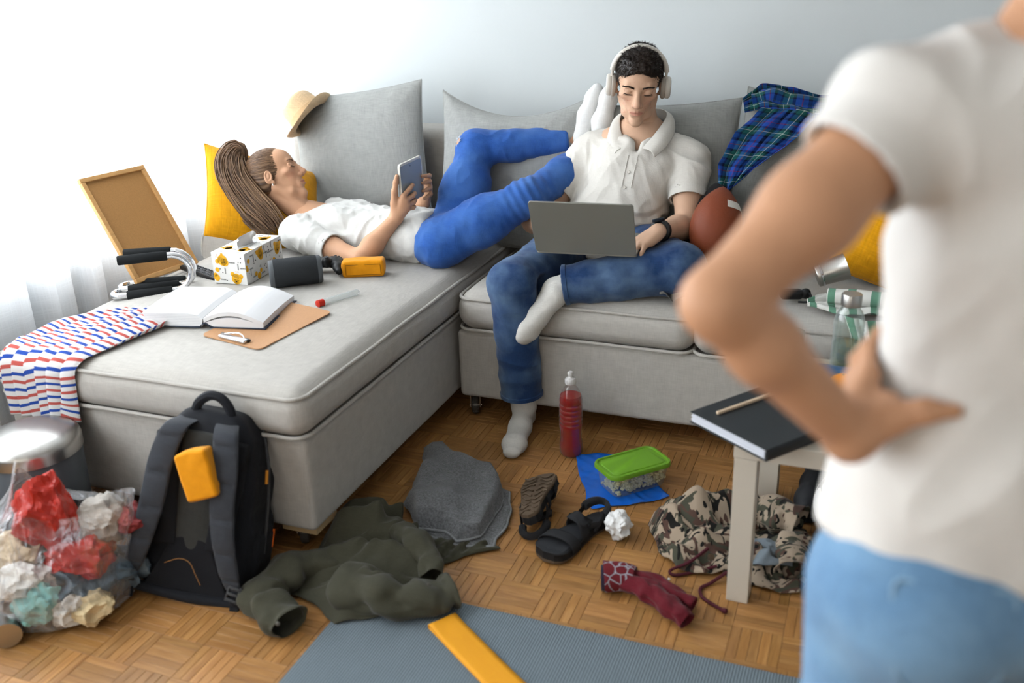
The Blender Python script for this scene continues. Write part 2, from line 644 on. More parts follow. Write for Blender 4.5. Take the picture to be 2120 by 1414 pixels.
def coons(top, bottom, left, right, n, m):
    """(n,m,3) patch: top/bottom run along u, left/right along v"""
    def rs(p, k):
        p = np.asarray(p, float)
        if p.shape[1] == 2: p = np.concatenate([p, np.zeros((len(p), 1))], 1)
        d = np.concatenate([[0], np.cumsum(np.linalg.norm(np.diff(p, axis=0), axis=1))]); d /= d[-1]
        t = np.linspace(0, 1, k)
        return np.stack([np.interp(t, d, p[:, i]) for i in range(3)], 1)
    T, Bm, Lf, Rt = rs(top, n), rs(bottom, n), rs(left, m), rs(right, m)
    u = np.linspace(0, 1, n)[:, None, None]; v = np.linspace(0, 1, m)[None, :, None]
    P = (1 - v) * T[:, None] + v * Bm[:, None] + (1 - u) * Lf[None] + u * Rt[None]
    P -= (1 - u) * (1 - v) * T[0] + u * (1 - v) * T[-1] + (1 - u) * v * Bm[0] + u * v * Bm[-1]
    return P


def sheet(name, P, m, parent=None, thick=0.003, sub=1, uvs=1.0, world=True):
    """a cloth object from a settled grid; UV runs in metres"""
    n, k = P.shape[:2]
    du = np.linalg.norm(np.diff(P, axis=0), axis=-1).mean() * (n - 1); dv = np.linalg.norm(np.diff(P, axis=1), axis=-1).mean() * (k - 1)
    U, Vv = np.meshgrid(np.linspace(0, du, n) * uvs, np.linspace(0, dv, k) * uvs, indexing='ij')
    o = mk(name, P.reshape(-1, 3), grid_faces(n, k), m, parent, uv=np.stack([U, Vv], -1).reshape(-1, 2), world=world)
    if thick: modsolid(o, thick, 0.0)
    if sub: modsub(o, sub)
    return o
# ================================================================== the room
FX0, FY0, TILE = -0.8257, 1.9832, 0.12


def wood_strip_material():
    m = bpy.data.materials.new('oak_parquet'); m.use_nodes = True
    nt = m.node_tree; b = nt.nodes['Principled BSDF']
    uv = nd(nt, 'ShaderNodeUVMap'); uv.uv_map = 'UVMap'
    mp = nd(nt, 'ShaderNodeMapping'); mp.inputs['Scale'].default_value = (7, 60, 1)
    nt.links.new(uv.outputs['UV'], mp.inputs['Vector'])
    n1 = nd(nt, 'ShaderNodeTexNoise'); n1.inputs['Scale'].default_value = 1.0; n1.inputs['Detail'].default_value = 6; n1.inputs['Distortion'].default_value = 0.8
    nt.links.new(mp.outputs['Vector'], n1.inputs['Vector'])
    mp2 = nd(nt, 'ShaderNodeMapping'); mp2.inputs['Scale'].default_value = (25, 700, 1)
    nt.links.new(uv.outputs['UV'], mp2.inputs['Vector'])
    n2 = nd(nt, 'ShaderNodeTexNoise'); n2.inputs['Scale'].default_value = 1.0; n2.inputs['Detail'].default_value = 3
    nt.links.new(mp2.outputs['Vector'], n2.inputs['Vector'])
    c1 = ramp(nt, n1.outputs['Fac'], [(0.25, (158, 112, 64)), (0.50, (176, 130, 78)), (0.75, (194, 149, 96))])
    c2 = ramp(nt, n2.outputs['Fac'], [(0.36, (196, 182, 166)), (0.50, (255, 255, 255))])
    mul = nd(nt, 'ShaderNodeMix', data_type='RGBA', blend_type='MULTIPLY'); mul.inputs[0].default_value = 0.35
    nt.links.new(c1, mul.inputs[6]); nt.links.new(c2, mul.inputs[7])
    at = nd(nt, 'ShaderNodeAttribute'); at.attribute_name = 'tint'
    mu2 = nd(nt, 'ShaderNodeMix', data_type='RGBA', blend_type='MULTIPLY'); mu2.inputs[0].default_value = 1.0
    nt.links.new(mul.outputs[2], mu2.inputs[6]); nt.links.new(at.outputs['Color'], mu2.inputs[7])
    nt.links.new(mu2.outputs[2], b.inputs['Base Color'])
    rr = nd(nt, 'ShaderNodeMapRange'); rr.inputs['To Min'].default_value = 0.28; rr.inputs['To Max'].default_value = 0.48
    nt.links.new(n1.outputs['Fac'], rr.inputs['Value']); nt.links.new(rr.outputs['Result'], b.inputs['Roughness'])
    b.inputs['Specular IOR Level'].default_value = 0.45
    bp = nd(nt, 'ShaderNodeBump'); bp.inputs['Strength'].default_value = 0.12; bp.inputs['Distance'].default_value = 0.001
    nt.links.new(n2.outputs['Fac'], bp.inputs['Height']); nt.links.new(bp.outputs['Normal'], b.inputs['Normal'])
    return m


def build_floor():
    slab = B().box((-3.2, -3.2, -0.06), (3.0, 3.95, -0.0045)).out('floor', mat('floor_joint', (52, 32, 18), 0.8), smooth=False)
    tag(slab, 'oak mosaic parquet floor of small squares', kind='structure')
    wood = wood_strip_material()
    r = random.Random(3)
    tile_tint = {}

    def tint(i, j):
        if (i, j) not in tile_tint:
            k = 0.84 + 0.34 * r.random()
            tile_tint[(i, j)] = (k * (1.02 + 0.04 * r.random()), k, k * (0.90 + 0.1 * r.random()))
        return tile_tint[(i, j)]

    g = 0.0004; W5 = TILE / 5
    def strip(bx0, by0, bx1, by1, h):
        e = 0.0007
        V = [(bx0, by0, -0.0045), (bx1, by0, -0.0045), (bx1, by1, -0.0045), (bx0, by1, -0.0045),
             (bx0, by0, h - e), (bx1, by0, h - e), (bx1, by1, h - e), (bx0, by1, h - e),
             (bx0 + e, by0 + e, h), (bx1 - e, by0 + e, h), (bx1 - e, by1 - e, h), (bx0 + e, by1 - e, h)]
        F = [(0, 1, 5, 4), (1, 2, 6, 5), (2, 3, 7, 6), (3, 0, 4, 7), (4, 5, 9, 8), (5, 6, 10, 9), (6, 7, 11, 10), (7, 4, 8, 11), (8, 9, 10, 11)]
        return np.array(V), F
    allst = []
    for i in range(int((-2.75 - FX0) // TILE), int((2.4 - FX0) // TILE)):
        for j in range(int((0.0 - FY0) // TILE), int((3.72 - FY0) // TILE)):
            x0, y0 = FX0 + i * TILE, FY0 + j * TILE
            for k in range(5):
                if (i + j) % 2:
                    allst.append((x0, y0 + k * W5, TILE, W5, 0, i, j))
                else:
                    allst.append((x0 + k * W5, y0, W5, TILE, 1, i, j))

    def seen(x, y):
        if x < -1.40 and y > 1.93: return False
        if y > 2.82: return False
        if -1.15 < x and y < 1.84: return False                     # under the mat
        if x < -1.345 and y < 1.12 + 0.0: return False
        if x < -2.25 or x > 0.05: return False
        if y < 1.62 - 0.62 * (x + 1.15) / -0.9 * 0.62 and x < -1.15 and y < 1.23 + 0.42 * (x + 1.9): return False
        if -1.9 < x < -1.5 and 1.62 < y < 1.95: return False       # under the backpack
        if -1.38 < x < -0.95 and 1.68 < y < 2.08: return False      # under the jacket
        if -1.2 < x < -1.0 and 2.12 < y < 2.5: return False         # under the grey towel
        if -0.70 < x < -0.55 and 2.48 < y < 2.6: return False
        return True
    def key(s):
        cx, cy = s[0] + s[2] / 2, s[1] + s[3] / 2
        return (0 if seen(cx, cy) else 1, math.hypot(cx + 0.25, cy))
    allst.sort(key=key)
    variants = []
    for v in range(2):
        for k in range(26):
            w_, h_ = (TILE, W5) if v == 0 else (W5, TILE)
            V, F = strip(g - w_ / 2, g - h_ / 2, w_ / 2 - g, h_ / 2 - g, 0.0003 * r.random())
            ou, ov = r.random() * 9, r.random() * 9
            uv = V[:, [0, 1]] if v == 0 else V[:, [1, 0]]
            kk = 0.82 + 0.34 * r.random()
            tn = (kk * (1.02 + 0.05 * r.random()), kk, kk * (0.86 + 0.12 * r.random()))
            o = mk('parquet_strip', V, F, wood, None, smooth=False, uv=uv + (ou, ov), attr=('tint', np.tile(tn, (len(V), 1))))
            variants.append(o.data)
            bpy.data.objects.remove(o)
    for s in allst[:300]:
        me = variants[26 * s[4] + r.randrange(26)]
        o = bpy.data.objects.new('parquet_strip', me); COL.objects.link(o)
        o.location = (s[0] + s[2] / 2, s[1] + s[3] / 2, 0); o.parent = slab
    Vs = []; Fs = []; Us = []; Ts = []; n = 0
    for s in allst[300:]:
        V, F = strip(s[0] + g, s[1] + g, s[0] + s[2] - g, s[1] + s[3] - g, 0.0003 * r.random())
        uv = (V[:, [0, 1]] if s[4] == 0 else V[:, [1, 0]]) + (r.random() * 9, r.random() * 9)
        tn = np.array(tint(s[5], s[6])) * (0.90 + 0.22 * r.random())
        Vs.append(V); Fs += [tuple(q + n for q in f) for f in F]; Us.append(uv); Ts.append(np.tile(tn, (12, 1))); n += 12
    o = mk('parquet_strips', np.concatenate(Vs), Fs, wood, slab, smooth=False, uv=np.concatenate(Us), attr=('tint', np.concatenate(Ts)))
    o['kind'] = 'stuff'


def build_shell():
    plaster = mat('wall_paint', (224, 230, 231), 0.9, spec=0.1, var=0.015, vscale=1.4, bump=0.10, bscale=90)
    tag(B().box((-2.95, 3.80, -0.06), (2.95, 3.95, 2.75)).out('wall_back', plaster, smooth=False), kind='structure')
    # left wall with its window opening
    b = B()
    x0, x1 = -2.80, -2.66
    b.box((x0, -1.2, -0.06), (x1, 3.80, 0.62)); b.box((x0, -1.2, 2.40), (x1, 3.80, 2.75))
    b.box((x0, 3.76, 0.10), (x1, 3.80, 2.40)); b.box((x0, -1.2, 0.10), (x1, -1.1, 2.40))
    tag(b.out('wall_left', plaster, smooth=False), kind='structure')
    tag(B().box((-2.95, -1.4, 2.70), (2.95, 3.95, 2.80)).out('ceiling', mat('ceiling_paint', (240, 240, 238), 0.9, spec=0.1), smooth=False), kind='structure')
    tag(B().box((2.65, -1.2, -0.06), (2.80, 3.80, 2.75)).out('wall_right', plaster, smooth=False), kind='structure')
    wm = mat('window_enamel', (238, 240, 242), 0.4)
    win = thing('window_1', None, None, (-2.73, 1.7, 0.1)); win['kind'] = 'structure'
    fr = B()
    for y in (-1.1, 0.22, 3.71):
        fr.box((-2.76, y, 0.62), (-2.70, y + 0.05, 2.40))
    fr.box((-2.76, -1.1, 0.62), (-2.70, 3.76, 0.67)); fr.box((-2.76, -1.1, 2.35), (-2.70, 3.76, 2.40))
    fr.out('window_frame', wm, win, smooth=False)
    gl = bpy.data.materials.new('window_glass'); gl.use_nodes = True
    nt = gl.node_tree; nt.nodes.remove(nt.nodes['Principled BSDF'])
    tp = nd(nt, 'ShaderNodeBsdfTransparent'); gs = nd(nt, 'ShaderNodeBsdfGlossy'); gs.inputs['Roughness'].default_value = 0.02
    mx = nd(nt, 'ShaderNodeMixShader'); mx.inputs[0].default_value = 0.06
    nt.links.new(tp.outputs[0], mx.inputs[1]); nt.links.new(gs.outputs[0], mx.inputs[2])
    nt.links.new(mx.outputs[0], nt.nodes['Material Output'].inputs['Surface'])
    for y, y2 in ((-1.05, 0.22), (0.27, 3.71)):
        B().box((-2.735, y, 0.67), (-2.73, y2, 2.35)).out('pane', gl, win, smooth=False)


def build_curtain():
    m = bpy.data.materials.new('sheer_linen'); m.use_nodes = True
    nt = m.node_tree; nt.nodes.remove(nt.nodes['Principled BSDF'])
    out = nt.nodes['Material Output']
    uv = nd(nt, 'ShaderNodeUVMap'); uv.uv_map = 'UVMap'
    th = []
    for sc in ((6, 260, 1), (260, 6, 1)):
        mp = nd(nt, 'ShaderNodeMapping'); mp.inputs['Scale'].default_value = sc
        nt.links.new(uv.outputs['UV'], mp.inputs['Vector'])
        n = nd(nt, 'ShaderNodeTexNoise'); n.inputs['Scale'].default_value = 1; n.inputs['Detail'].default_value = 2
        nt.links.new(mp.outputs['Vector'], n.inputs['Vector']); th.append(n.outputs['Fac'])
    mxm = nd(nt, 'ShaderNodeMath', operation='MAXIMUM'); nt.links.new(th[0], mxm.inputs[0]); nt.links.new(th[1], mxm.inputs[1])
    mr = nd(nt, 'ShaderNodeMapRange'); mr.inputs['From Min'].default_value = 0.45; mr.inputs['From Max'].default_value = 0.72
    mr.inputs['To Min'].default_value = 0.10; mr.inputs['To Max'].default_value = 0.01
    nt.links.new(mxm.outputs[0], mr.inputs['Value'])
    tl = nd(nt, 'ShaderNodeBsdfTranslucent'); tl.inputs['Color'].default_value = (0.92, 0.94, 0.97, 1)
    df = nd(nt, 'ShaderNodeBsdfDiffuse'); df.inputs['Color'].default_value = (0.90, 0.92, 0.95, 1)
    tp = nd(nt, 'ShaderNodeBsdfTransparent')
    m1 = nd(nt, 'ShaderNodeMixShader'); m1.inputs[0].default_value = 0.42
    nt.links.new(tl.outputs[0], m1.inputs[1]); nt.links.new(df.outputs[0], m1.inputs[2])
    m2 = nd(nt, 'ShaderNodeMixShader'); nt.links.new(mr.outputs['Result'], m2.inputs[0])
    nt.links.new(m1.outputs[0], m2.inputs[1]); nt.links.new(tp.outputs[0], m2.inputs[2])
    nt.links.new(m2.outputs[0], out.inputs['Surface'])
    cur = thing('curtain', 'sheer white linen curtain hanging in folds over the window', 'curtain', (-2.6, 1.7, 0.0))
    for y0, y1, ph, nm in ((-0.95, 3.74, 0.0, 'panel'),):
        nu, nv = 760, 24
        y = np.linspace(y0, y1, nu); z = np.linspace(0.02, 2.52, nv)
        Y, Z = np.meshgrid(y, z, indexing='ij')
        s = Y * 2 * PI
        amp = 0.030 * (1.15 - 0.30 * Z / 2.5)
        X = -2.592 + amp * (np.sin(s / 0.165 + 0.9 * np.sin(s / 0.9)) + 0.45 * np.sin(s / 0.101 + 1.3 + 0.7 * np.sin(s / 1.7))) * (0.75 + 0.25 * np.sin(s / 0.71 + 0.6 * Z))
        X = np.minimum(X, -2.545)
        Yw = Y + 0.010 * np.sin(s / 0.083 + 2)
        o = mk(nm, np.stack([X, Yw, Z], -1).reshape(-1, 3), grid_faces(nu, nv), m, cur, uv=np.stack([Y * 1.4, Z], -1).reshape(-1, 2))
    B().tube([(-2.6, -1.1, 2.56), (-2.6, 3.77, 2.56)], 0.014, 10).out('rod', mat('rod_white', (230, 230, 230), 0.4), cur)


SOFA = None


def sofa_materials():
    global SOFA
    SOFA = weave('sofa_linen', (192, 188, 181), scale=520, var=0.10, rough=0.95, bump=0.30)


def loop_rect(x0, x1, y0, y1, z, r, n=8, bulge=0.0):
    P = []
    for cx, cy, a0 in ((x1 - r, y1 - r, 0), (x0 + r, y1 - r, PI / 2), (x0 + r, y0 + r, PI), (x1 - r, y0 + r, 3 * PI / 2)):
        for k in range(n + 1):
            a = a0 + k / n * PI / 2
            P.append((cx + r * math.cos(a), cy + r * math.sin(a), z))
    # extra points on straights
    Q = []
    for i in range(len(P)):
        a = np.array(P[i]); b = np.array(P[(i + 1) % len(P)])
        k = max(1, int(np.linalg.norm(b - a) / 0.05))
        for t in range(k): Q.append(a + (b - a) * t / k)
    return np.array(Q)


def seat_pad(name, x0, x1, y0, y1, z0, z1, dome, parent, r=0.05, bul=0.012, seed=1, dents=()):
    """an upholstered pad with welted top and bottom edges"""
    V, F = rounded_box((x0, y0, z0), (x1, y1, z1), r, 5, dome, 34)
    cx, cy = (x0 + x1) / 2, (y0 + y1) / 2
    t = np.clip((V[:, 2] - z0) / (z1 - z0), 0, 1)
    side = np.sin(PI * t) * bul
    for a, (c, h) in enumerate(((cx, (x1 - x0) / 2), (cy, (y1 - y0) / 2))):
        d = (V[:, a] - c) / h
        V[:, a] += np.sign(d) * np.clip(np.abs(d) * 8 - 7, 0, 1) * side
    V[:, 2] += 0.004 * vnoise(V, 4.0, seed) * t + 0.0016 * vnoise(V, 22.0, seed + 5) * t
    V[:, :2] += 0.003 * np.stack([vnoise(V, 7, seed + 2), vnoise(V, 7, seed + 3)], 1) * np.sin(PI * t)[:, None]
    for (dx, dy, dr, dd) in dents:
        V[:, 2] -= dd * np.exp(-((V[:, 0] - dx) ** 2 + (V[:, 1] - dy) ** 2) / dr ** 2) * t
    o = mk(name, V, F, SOFA, parent)
    for z, off in ((z0 + 0.012, 0.003), (z1 - 0.020, 0.001)):
        L = loop_rect(x0 - off, x1 + off, y0 - off, y1 + off, z, r * 0.9)
        L[:, 2] += 0.003 * vnoise(L, 6, seed)
        B().tube(L, 0.0058, 8, closed=True).out('piping', SOFA, o)
    return o


def caster(parent, x, y, yaw):
    wheel = mat('caster_clear_plastic', (150, 146, 142), 0.12, trans=0.75, ior=1.3)
    steel = mat('caster_steel', (150, 140, 130), 0.35, metal=1.0)
    M = TRS((x, y, 0), (0, 0, yaw))
    c = B()
    c.box((-0.019, -0.004, 0.030), (-0.015, 0.030, 0.086), M); c.box((0.015, -0.004, 0.030), (0.019, 0.030, 0.086), M)
    c.box((-0.019, 0.004, 0.078), (0.019, 0.034, 0.088), M)
    c.tube([(-0.022, 0.008, 0.034), (0.022, 0.008, 0.034)], 0.004, 8, M=M)
    o = c.out('caster', steel, parent)
    wv, wf = lathe([(0.008, -0.013), (0.026, -0.013), (0.032, -0.009), (0.0345, 0), (0.032, 0.009), (0.026, 0.013), (0.008, 0.013)], 28)
    Mw = M @ TRS((0, 0.008, 0.0347), (0, PI / 2, 0))
    mk('wheel', xf(Mw, wv), wf, wheel, o)


def build_sofas():
    sofa_materials()
    woodb = mat('pale_block_wood', (206, 176, 132), 0.6, var=0.1, vscale=30)
    ch = thing('chaise_lounge', 'light grey linen chaise with piped mattress and rolled arm by the curtain', 'sofa', (-1.87, 2.8, 0.0))
    V, F = rounded_box((-2.385, 1.905, 0.086), (-1.345, 3.66, 0.366), 0.018, 3, 0, 30)
    V += 0.0025 * np.stack([vnoise(V, 5, 1), vnoise(V, 5, 2), vnoise(V, 5, 3)], 1)
    mk('base', V, F, SOFA, ch)
    seat_pad('mattress', -2.395, -1.342, 1.895, 3.62, 0.366, 0.508, 0.034, ch, r=0.05, seed=3, dents=((-1.7, 3.05, 0.25, 0.012),))
    # rolled arm
    n = 26; prof = []
    for k in range(n + 1):
        a = PI * k / n
        prof.append((-2.285 + 0.135 * math.cos(a) ** 1, 0.500 + 0.158 * max(0.0, math.sin(a)) ** 0.9))
    ys = np.concatenate([np.linspace(0, 1, 7) ** 0.5 * 0.03, np.linspace(0.04, 0.74, 14)])
    Vv = []; 
    for d in ys:
        s = 1 - (0.10 * max(0, 1 - (d / 0.03))) if d < 0.03 else 1.0
        for px, pz in prof:
            Vv.append((-2.285 + (px + 2.285) * s, 2.90 + d, 0.45 + (pz - 0.45) * (0.5 + 0.5 * s)))
    m_ = n + 1; Fv = [tuple(int(q) for q in f) for f in grid_faces(len(ys), m_)]
    Fv.append(tuple(range(m_))[::-1]); Fv.append(tuple((len(ys) - 1) * m_ + k for k in range(m_)))
    arm = mk('arm', Vv, Fv, SOFA, ch)
    B().tube([(p[0], 2.918, p[1] + 0.001) for p in prof], 0.0055, 8).out('piping', SOFA, arm)
    V, F = rounded_box((-2.40, 3.54, 0.10), (-1.35, 3.755, 0.90), 0.05, 4, 0, 14)
    mk('backrest', V, F, SOFA, ch)
    b = B(); b.box((-1.47, 1.93, 0.062), (-1.36, 2.04, 0.092)); b.out('foot_block', woodb, ch, smooth=False)
    b = B(); b.box((-2.36, 1.93, 0.062), (-2.25, 2.04, 0.092)); b.out('foot_block', woodb, ch, smooth=False)
    caster(ch, -1.425, 1.965, 0.5); caster(ch, -2.29, 1.98, -0.4); caster(ch, -1.45, 3.5, 0.2); caster(ch, -2.29, 3.5, 0.9)

    so = thing('sofa', 'light grey linen sofa with piped seat cushions against the pale wall', 'sofa', (-0.1, 3.2, 0.0))
    V, F = rounded_box((-1.325, 2.842, 0.086), (1.22, 3.66, 0.338), 0.018, 3, 0, 40)
    V += 0.0025 * np.stack([vnoise(V, 5, 4), vnoise(V, 5, 5), vnoise(V, 5, 6)], 1)
    mk('base', V, F, SOFA, so)
    seat_pad('seat_cushion', -1.312, -0.506, 2.832, 3.62, 0.338, 0.482, 0.034, so, r=0.055, seed=9, dents=((-0.95, 3.2, 0.22, 0.02),))
    seat_pad('seat_cushion', -0.502, 0.352, 2.832, 3.62, 0.338, 0.482, 0.034, so, r=0.055, seed=13)
    seat_pad('seat_cushion', 0.356, 1.20, 2.832, 3.62, 0.338, 0.482, 0.034, so, r=0.055, seed=17)
    V, F = rounded_box((-1.335, 3.54, 0.10), (1.22, 3.755, 0.90), 0.05, 4, 0, 20)
    mk('backrest', V, F, SOFA, so)
    caster(so, -1.285, 2.885, 0.35); caster(so, 1.1, 2.9, -0.3); caster(so, -1.28, 3.55, 0.3); caster(so, 1.1, 3.55, 0.0)


def pillow(name, label, M, w_, h_, t, m, seed=1, pinch=0.07, sag=0.0, wr=0.006, cat='cushion', group=None, seam=True, n=56, fold=None):
    """knife-edge scatter cushion in its own frame: x width, z height, y thickness"""
    u = np.sin(np.linspace(-PI / 2, PI / 2, n)); U, Vv = np.meshgrid(u, u, indexing='ij')
    Z0 = ((1 - np.abs(U) ** 2.6) * (1 - np.abs(Vv) ** 2.6)) ** 0.55
    X = U * (w_ / 2) * (1 - pinch * (1 - Vv ** 2) * np.abs(U) ** 2)
    Z = Vv * (h_ / 2) * (1 - pinch * (1 - U ** 2) * np.abs(Vv) ** 2)
    Z = Z - sag * (1 - U ** 2) * np.clip(Vv, 0, 1) * h_
    obs = []
    pts = np.stack([X, Z, np.zeros_like(X)], -1).reshape(-1, 3)
    nz = vnoise(pts, 5, seed).reshape(n, n) * wr + vnoise(pts, 14, seed + 1).reshape(n, n) * wr * 0.45
    # radiating creases near the edges
    ang = np.arctan2(Vv, U); edge = np.clip(np.maximum(np.abs(U), np.abs(Vv)), 0, 1)
    cre = np.sin(ang * 34 + 5 * vnoise(pts, 3, seed + 2).reshape(n, n)) * wr * 0.45 * edge ** 3 * (1 - edge ** 8)
    fr = -(t / 2) * Z0 - (nz + cre) * Z0 ** 0.5
    bk = (t / 2) * Z0 * 0.9 + nz * 0.5 * Z0
    if fold:
        d = fold(X, Z); fr = fr + d; bk = bk + d
    P1 = np.stack([X, fr, Z], -1).reshape(-1, 3); P2 = np.stack([X, bk, Z], -1).reshape(-1, 3)
    th = thing(name, label, cat, tuple(M.translation)[:3], M.to_euler(), group) if seam else None
    Fg = grid_faces(n, n)
    V = np.concatenate([P1, P2]); F = np.concatenate([Fg[:, ::-1], Fg + n * n])
    # weld rims
    F = F[:, ::-1]
    o = mk('cover', V, F, m, th, world=False, uv=np.concatenate([np.stack([X, Z], -1).reshape(-1, 2)] * 2))
    rim = [P1[i * n] for i in range(n)] + [P1[(n - 1) * n + j] for j in range(1, n)] + [P1[i * n + n - 1] for i in range(n - 2, -1, -1)] + [P1[j] for j in range(n - 2, 0, -1)]
    B().tube(np.array(rim), 0.0028, 6, closed=True).out('seam', m, th, world=False)
    return th
# ================================================================== things on the chaise
def zch(x, y):
    u = np.clip(np.abs((x + 1.865) / 0.53), 0, 1); v = np.clip(np.abs((y - 2.7575) / 0.8625), 0, 1)
    return 0.508 + 0.034 * (1 - u ** 3) * (1 - v ** 3) - 0.012 * np.exp(-((x + 1.7) ** 2 + (y - 3.05) ** 2) / 0.0625)


def zseat(x, y):
    u = np.clip(np.abs((x + 0.919) / 0.413), 0, 1) if x < -0.504 else np.clip(np.abs((x + 0.075) / 0.427), 0, 1)
    v = np.clip(np.abs((y - 3.226) / 0.394), 0, 1)
    return 0.482 + 0.034 * (1 - u ** 3) * (1 - v ** 3)


BLACK = mat('black_plastic', (26, 27, 29), 0.42, spec=0.4, bump=0.05, bscale=900)
DARKGREY = mat('dark_grey_plastic', (58, 60, 63), 0.45, spec=0.4)
CHROME = mat('chrome', (222, 224, 228), 0.08, metal=1.0)
STEEL = mat('brushed_steel', (186, 184, 180), 0.30, metal=1.0, bump=0.05, bscale=300)
WHITEP = mat('white_paper', (243, 243, 242), 0.8, spec=0.1, bump=0.03, bscale=400)
MUSTARD = weave('mustard_weave', (238, 166, 20), scale=160, var=0.10, bump=0.9)
ORANGECLOTH = weave('orange_nylon', (244, 160, 22), scale=700, var=0.05, bump=0.15, rough=0.7)


def corkboard():
    bl = np.array((-2.352, 2.474, 0.533)); br = np.array((-2.300, 2.736, 0.533)); up = np.array((-0.214, 0.060, 0.345))
    x = br - bl; W = np.linalg.norm(x); Hh = 0.405
    M = frame(bl, x, np.cross(x, up))          # x along the foot, y up the board, z out of its face
    th = thing('corkboard', 'brown fibre pin board in a pale wooden frame leaning on the curtain', 'pin board', tuple(bl))
    wood = mat('pine_frame', (214, 164, 104), 0.5, var=0.12, vscale=14, stretch=(1, 1, 6))
    fib = mat('fibreboard', (186, 138, 84), 0.75, var=0.10, vscale=260, bump=0.12, bscale=500)
    f = 0.017
    B().box((f * 0.5, f * 0.5, -0.004), (W - f * 0.5, Hh - f * 0.5, 0.002), M).out('panel', fib, th, smooth=False)
    for lo, hi in (((0, 0, -0.008), (W, f, 0.010)), ((0, Hh - f, -0.008), (W, Hh, 0.010)),
                   ((0, f, -0.008), (f, Hh - f, 0.010)), ((W - f, f, -0.008), (W, Hh - f, 0.010))):
        modbev(B().box(lo, hi, M).out('rail', wood, th, smooth=False), 0.002)


def pushup_bar(label, org, yaw, lean=0.0):
    z = float(zch(org[0], org[1]))
    th = thing('push_up_bar', label, 'exercise bar', (org[0], org[1], z - 0.003), (0, 0, yaw), 'pair of chrome push-up bars')
    r, rf = 0.0105, 0.0158; L = 0.165; zb = rf; zt = rf + 0.122; R = (zt - zb) / 2; w_ = 0.062
    P = [(0.02, lean, zt), (L, lean * 0.3, zt)]
    P += [(L + R * math.sin(a), 0, (zt + zb) / 2 + R * math.cos(a)) for a in np.linspace(0.15, PI - 0.15, 14)]
    P += [(L, 0, zb), (0.0, 0, zb)]
    P += [(-w_ / 2 * math.sin(a), w_ / 2 - w_ / 2 * math.cos(a), zb) for a in np.linspace(0.2, PI - 0.2, 9)]
    P += [(0.0, w_, zb), (L + 0.01, w_, zb)]
    B().tube(smooth_path(P, 130), r, 12).out('frame', CHROME, th, world=False)
    foam = mat('black_foam', (40, 42, 43), 0.9, spec=0.1, bump=0.2, bscale=700)
    def grip(a, b):
        a = np.array(a); b = np.array(b)
        pts = [a + (b - a) * t for t in (0, 0.02, 0.5, 0.98, 1)]
        B().tube(pts, [rf * 0.88, rf, rf, rf, rf * 0.88], 16).out('foam_grip', foam, th, world=False)
    grip((0.005, lean, zt), (L - 0.005, lean * 0.3, zt)); grip((0.015, 0, zb), (L - 0.005, 0, zb)); grip((0.015, w_, zb), (L + 0.015, w_, zb))


def remote():
    th = thing('remote_control', 'black remote control with rows of keys beside the tissue box', 'remote control', (-2.19, 2.625, float(zch(-2.19, 2.625))), (0.0, 0.03, math.atan2(-0.074, 0.207)))
    B().rbox((-0.11, -0.025, 0), (0.11, 0.025, 0.018), 0.008).out('body', BLACK, th, world=False)
    key = mat('remote_key', (78, 80, 82), 0.6)
    red = mat('remote_red_key', (190, 40, 34), 0.5)
    for i in range(11):
        for j in range(3):
            x = -0.092 + i * 0.0175; y = -0.014 + j * 0.014
            B().rbox((x - 0.006, y - 0.0042, 0.017), (x + 0.006, y + 0.0042, 0.0205), 0.0015, n=1).out('key', red if (i == 0 and j == 2) else key, th, world=False)


def disc(b, cx, cy, r, M, n=18, sx=1.0, sy=1.0, z=0.0):
    V = [(cx, cy, z)] + [(cx + r * sx * math.cos(a), cy + r * sy * math.sin(a), z) for a in np.linspace(0, 2 * PI, n, endpoint=False)]
    b.add(xf(M, V), [(0, 1 + k, 1 + (k + 1) % n) for k in range(n)])


def line(b, pts, w_, M, z=0.0):
    P = np.array(pts, float); T = np.gradient(P, axis=0); T /= np.linalg.norm(T, axis=1, keepdims=True)
    N = np.stack([-T[:, 1], T[:, 0]], 1) * w_ / 2
    V = [(*p, z) for p in P + N] + [(*p, z) for p in P - N]; n = len(P)
    b.add(xf(M, V), [(k, n + k, n + k + 1, k + 1) for k in range(n - 1)])


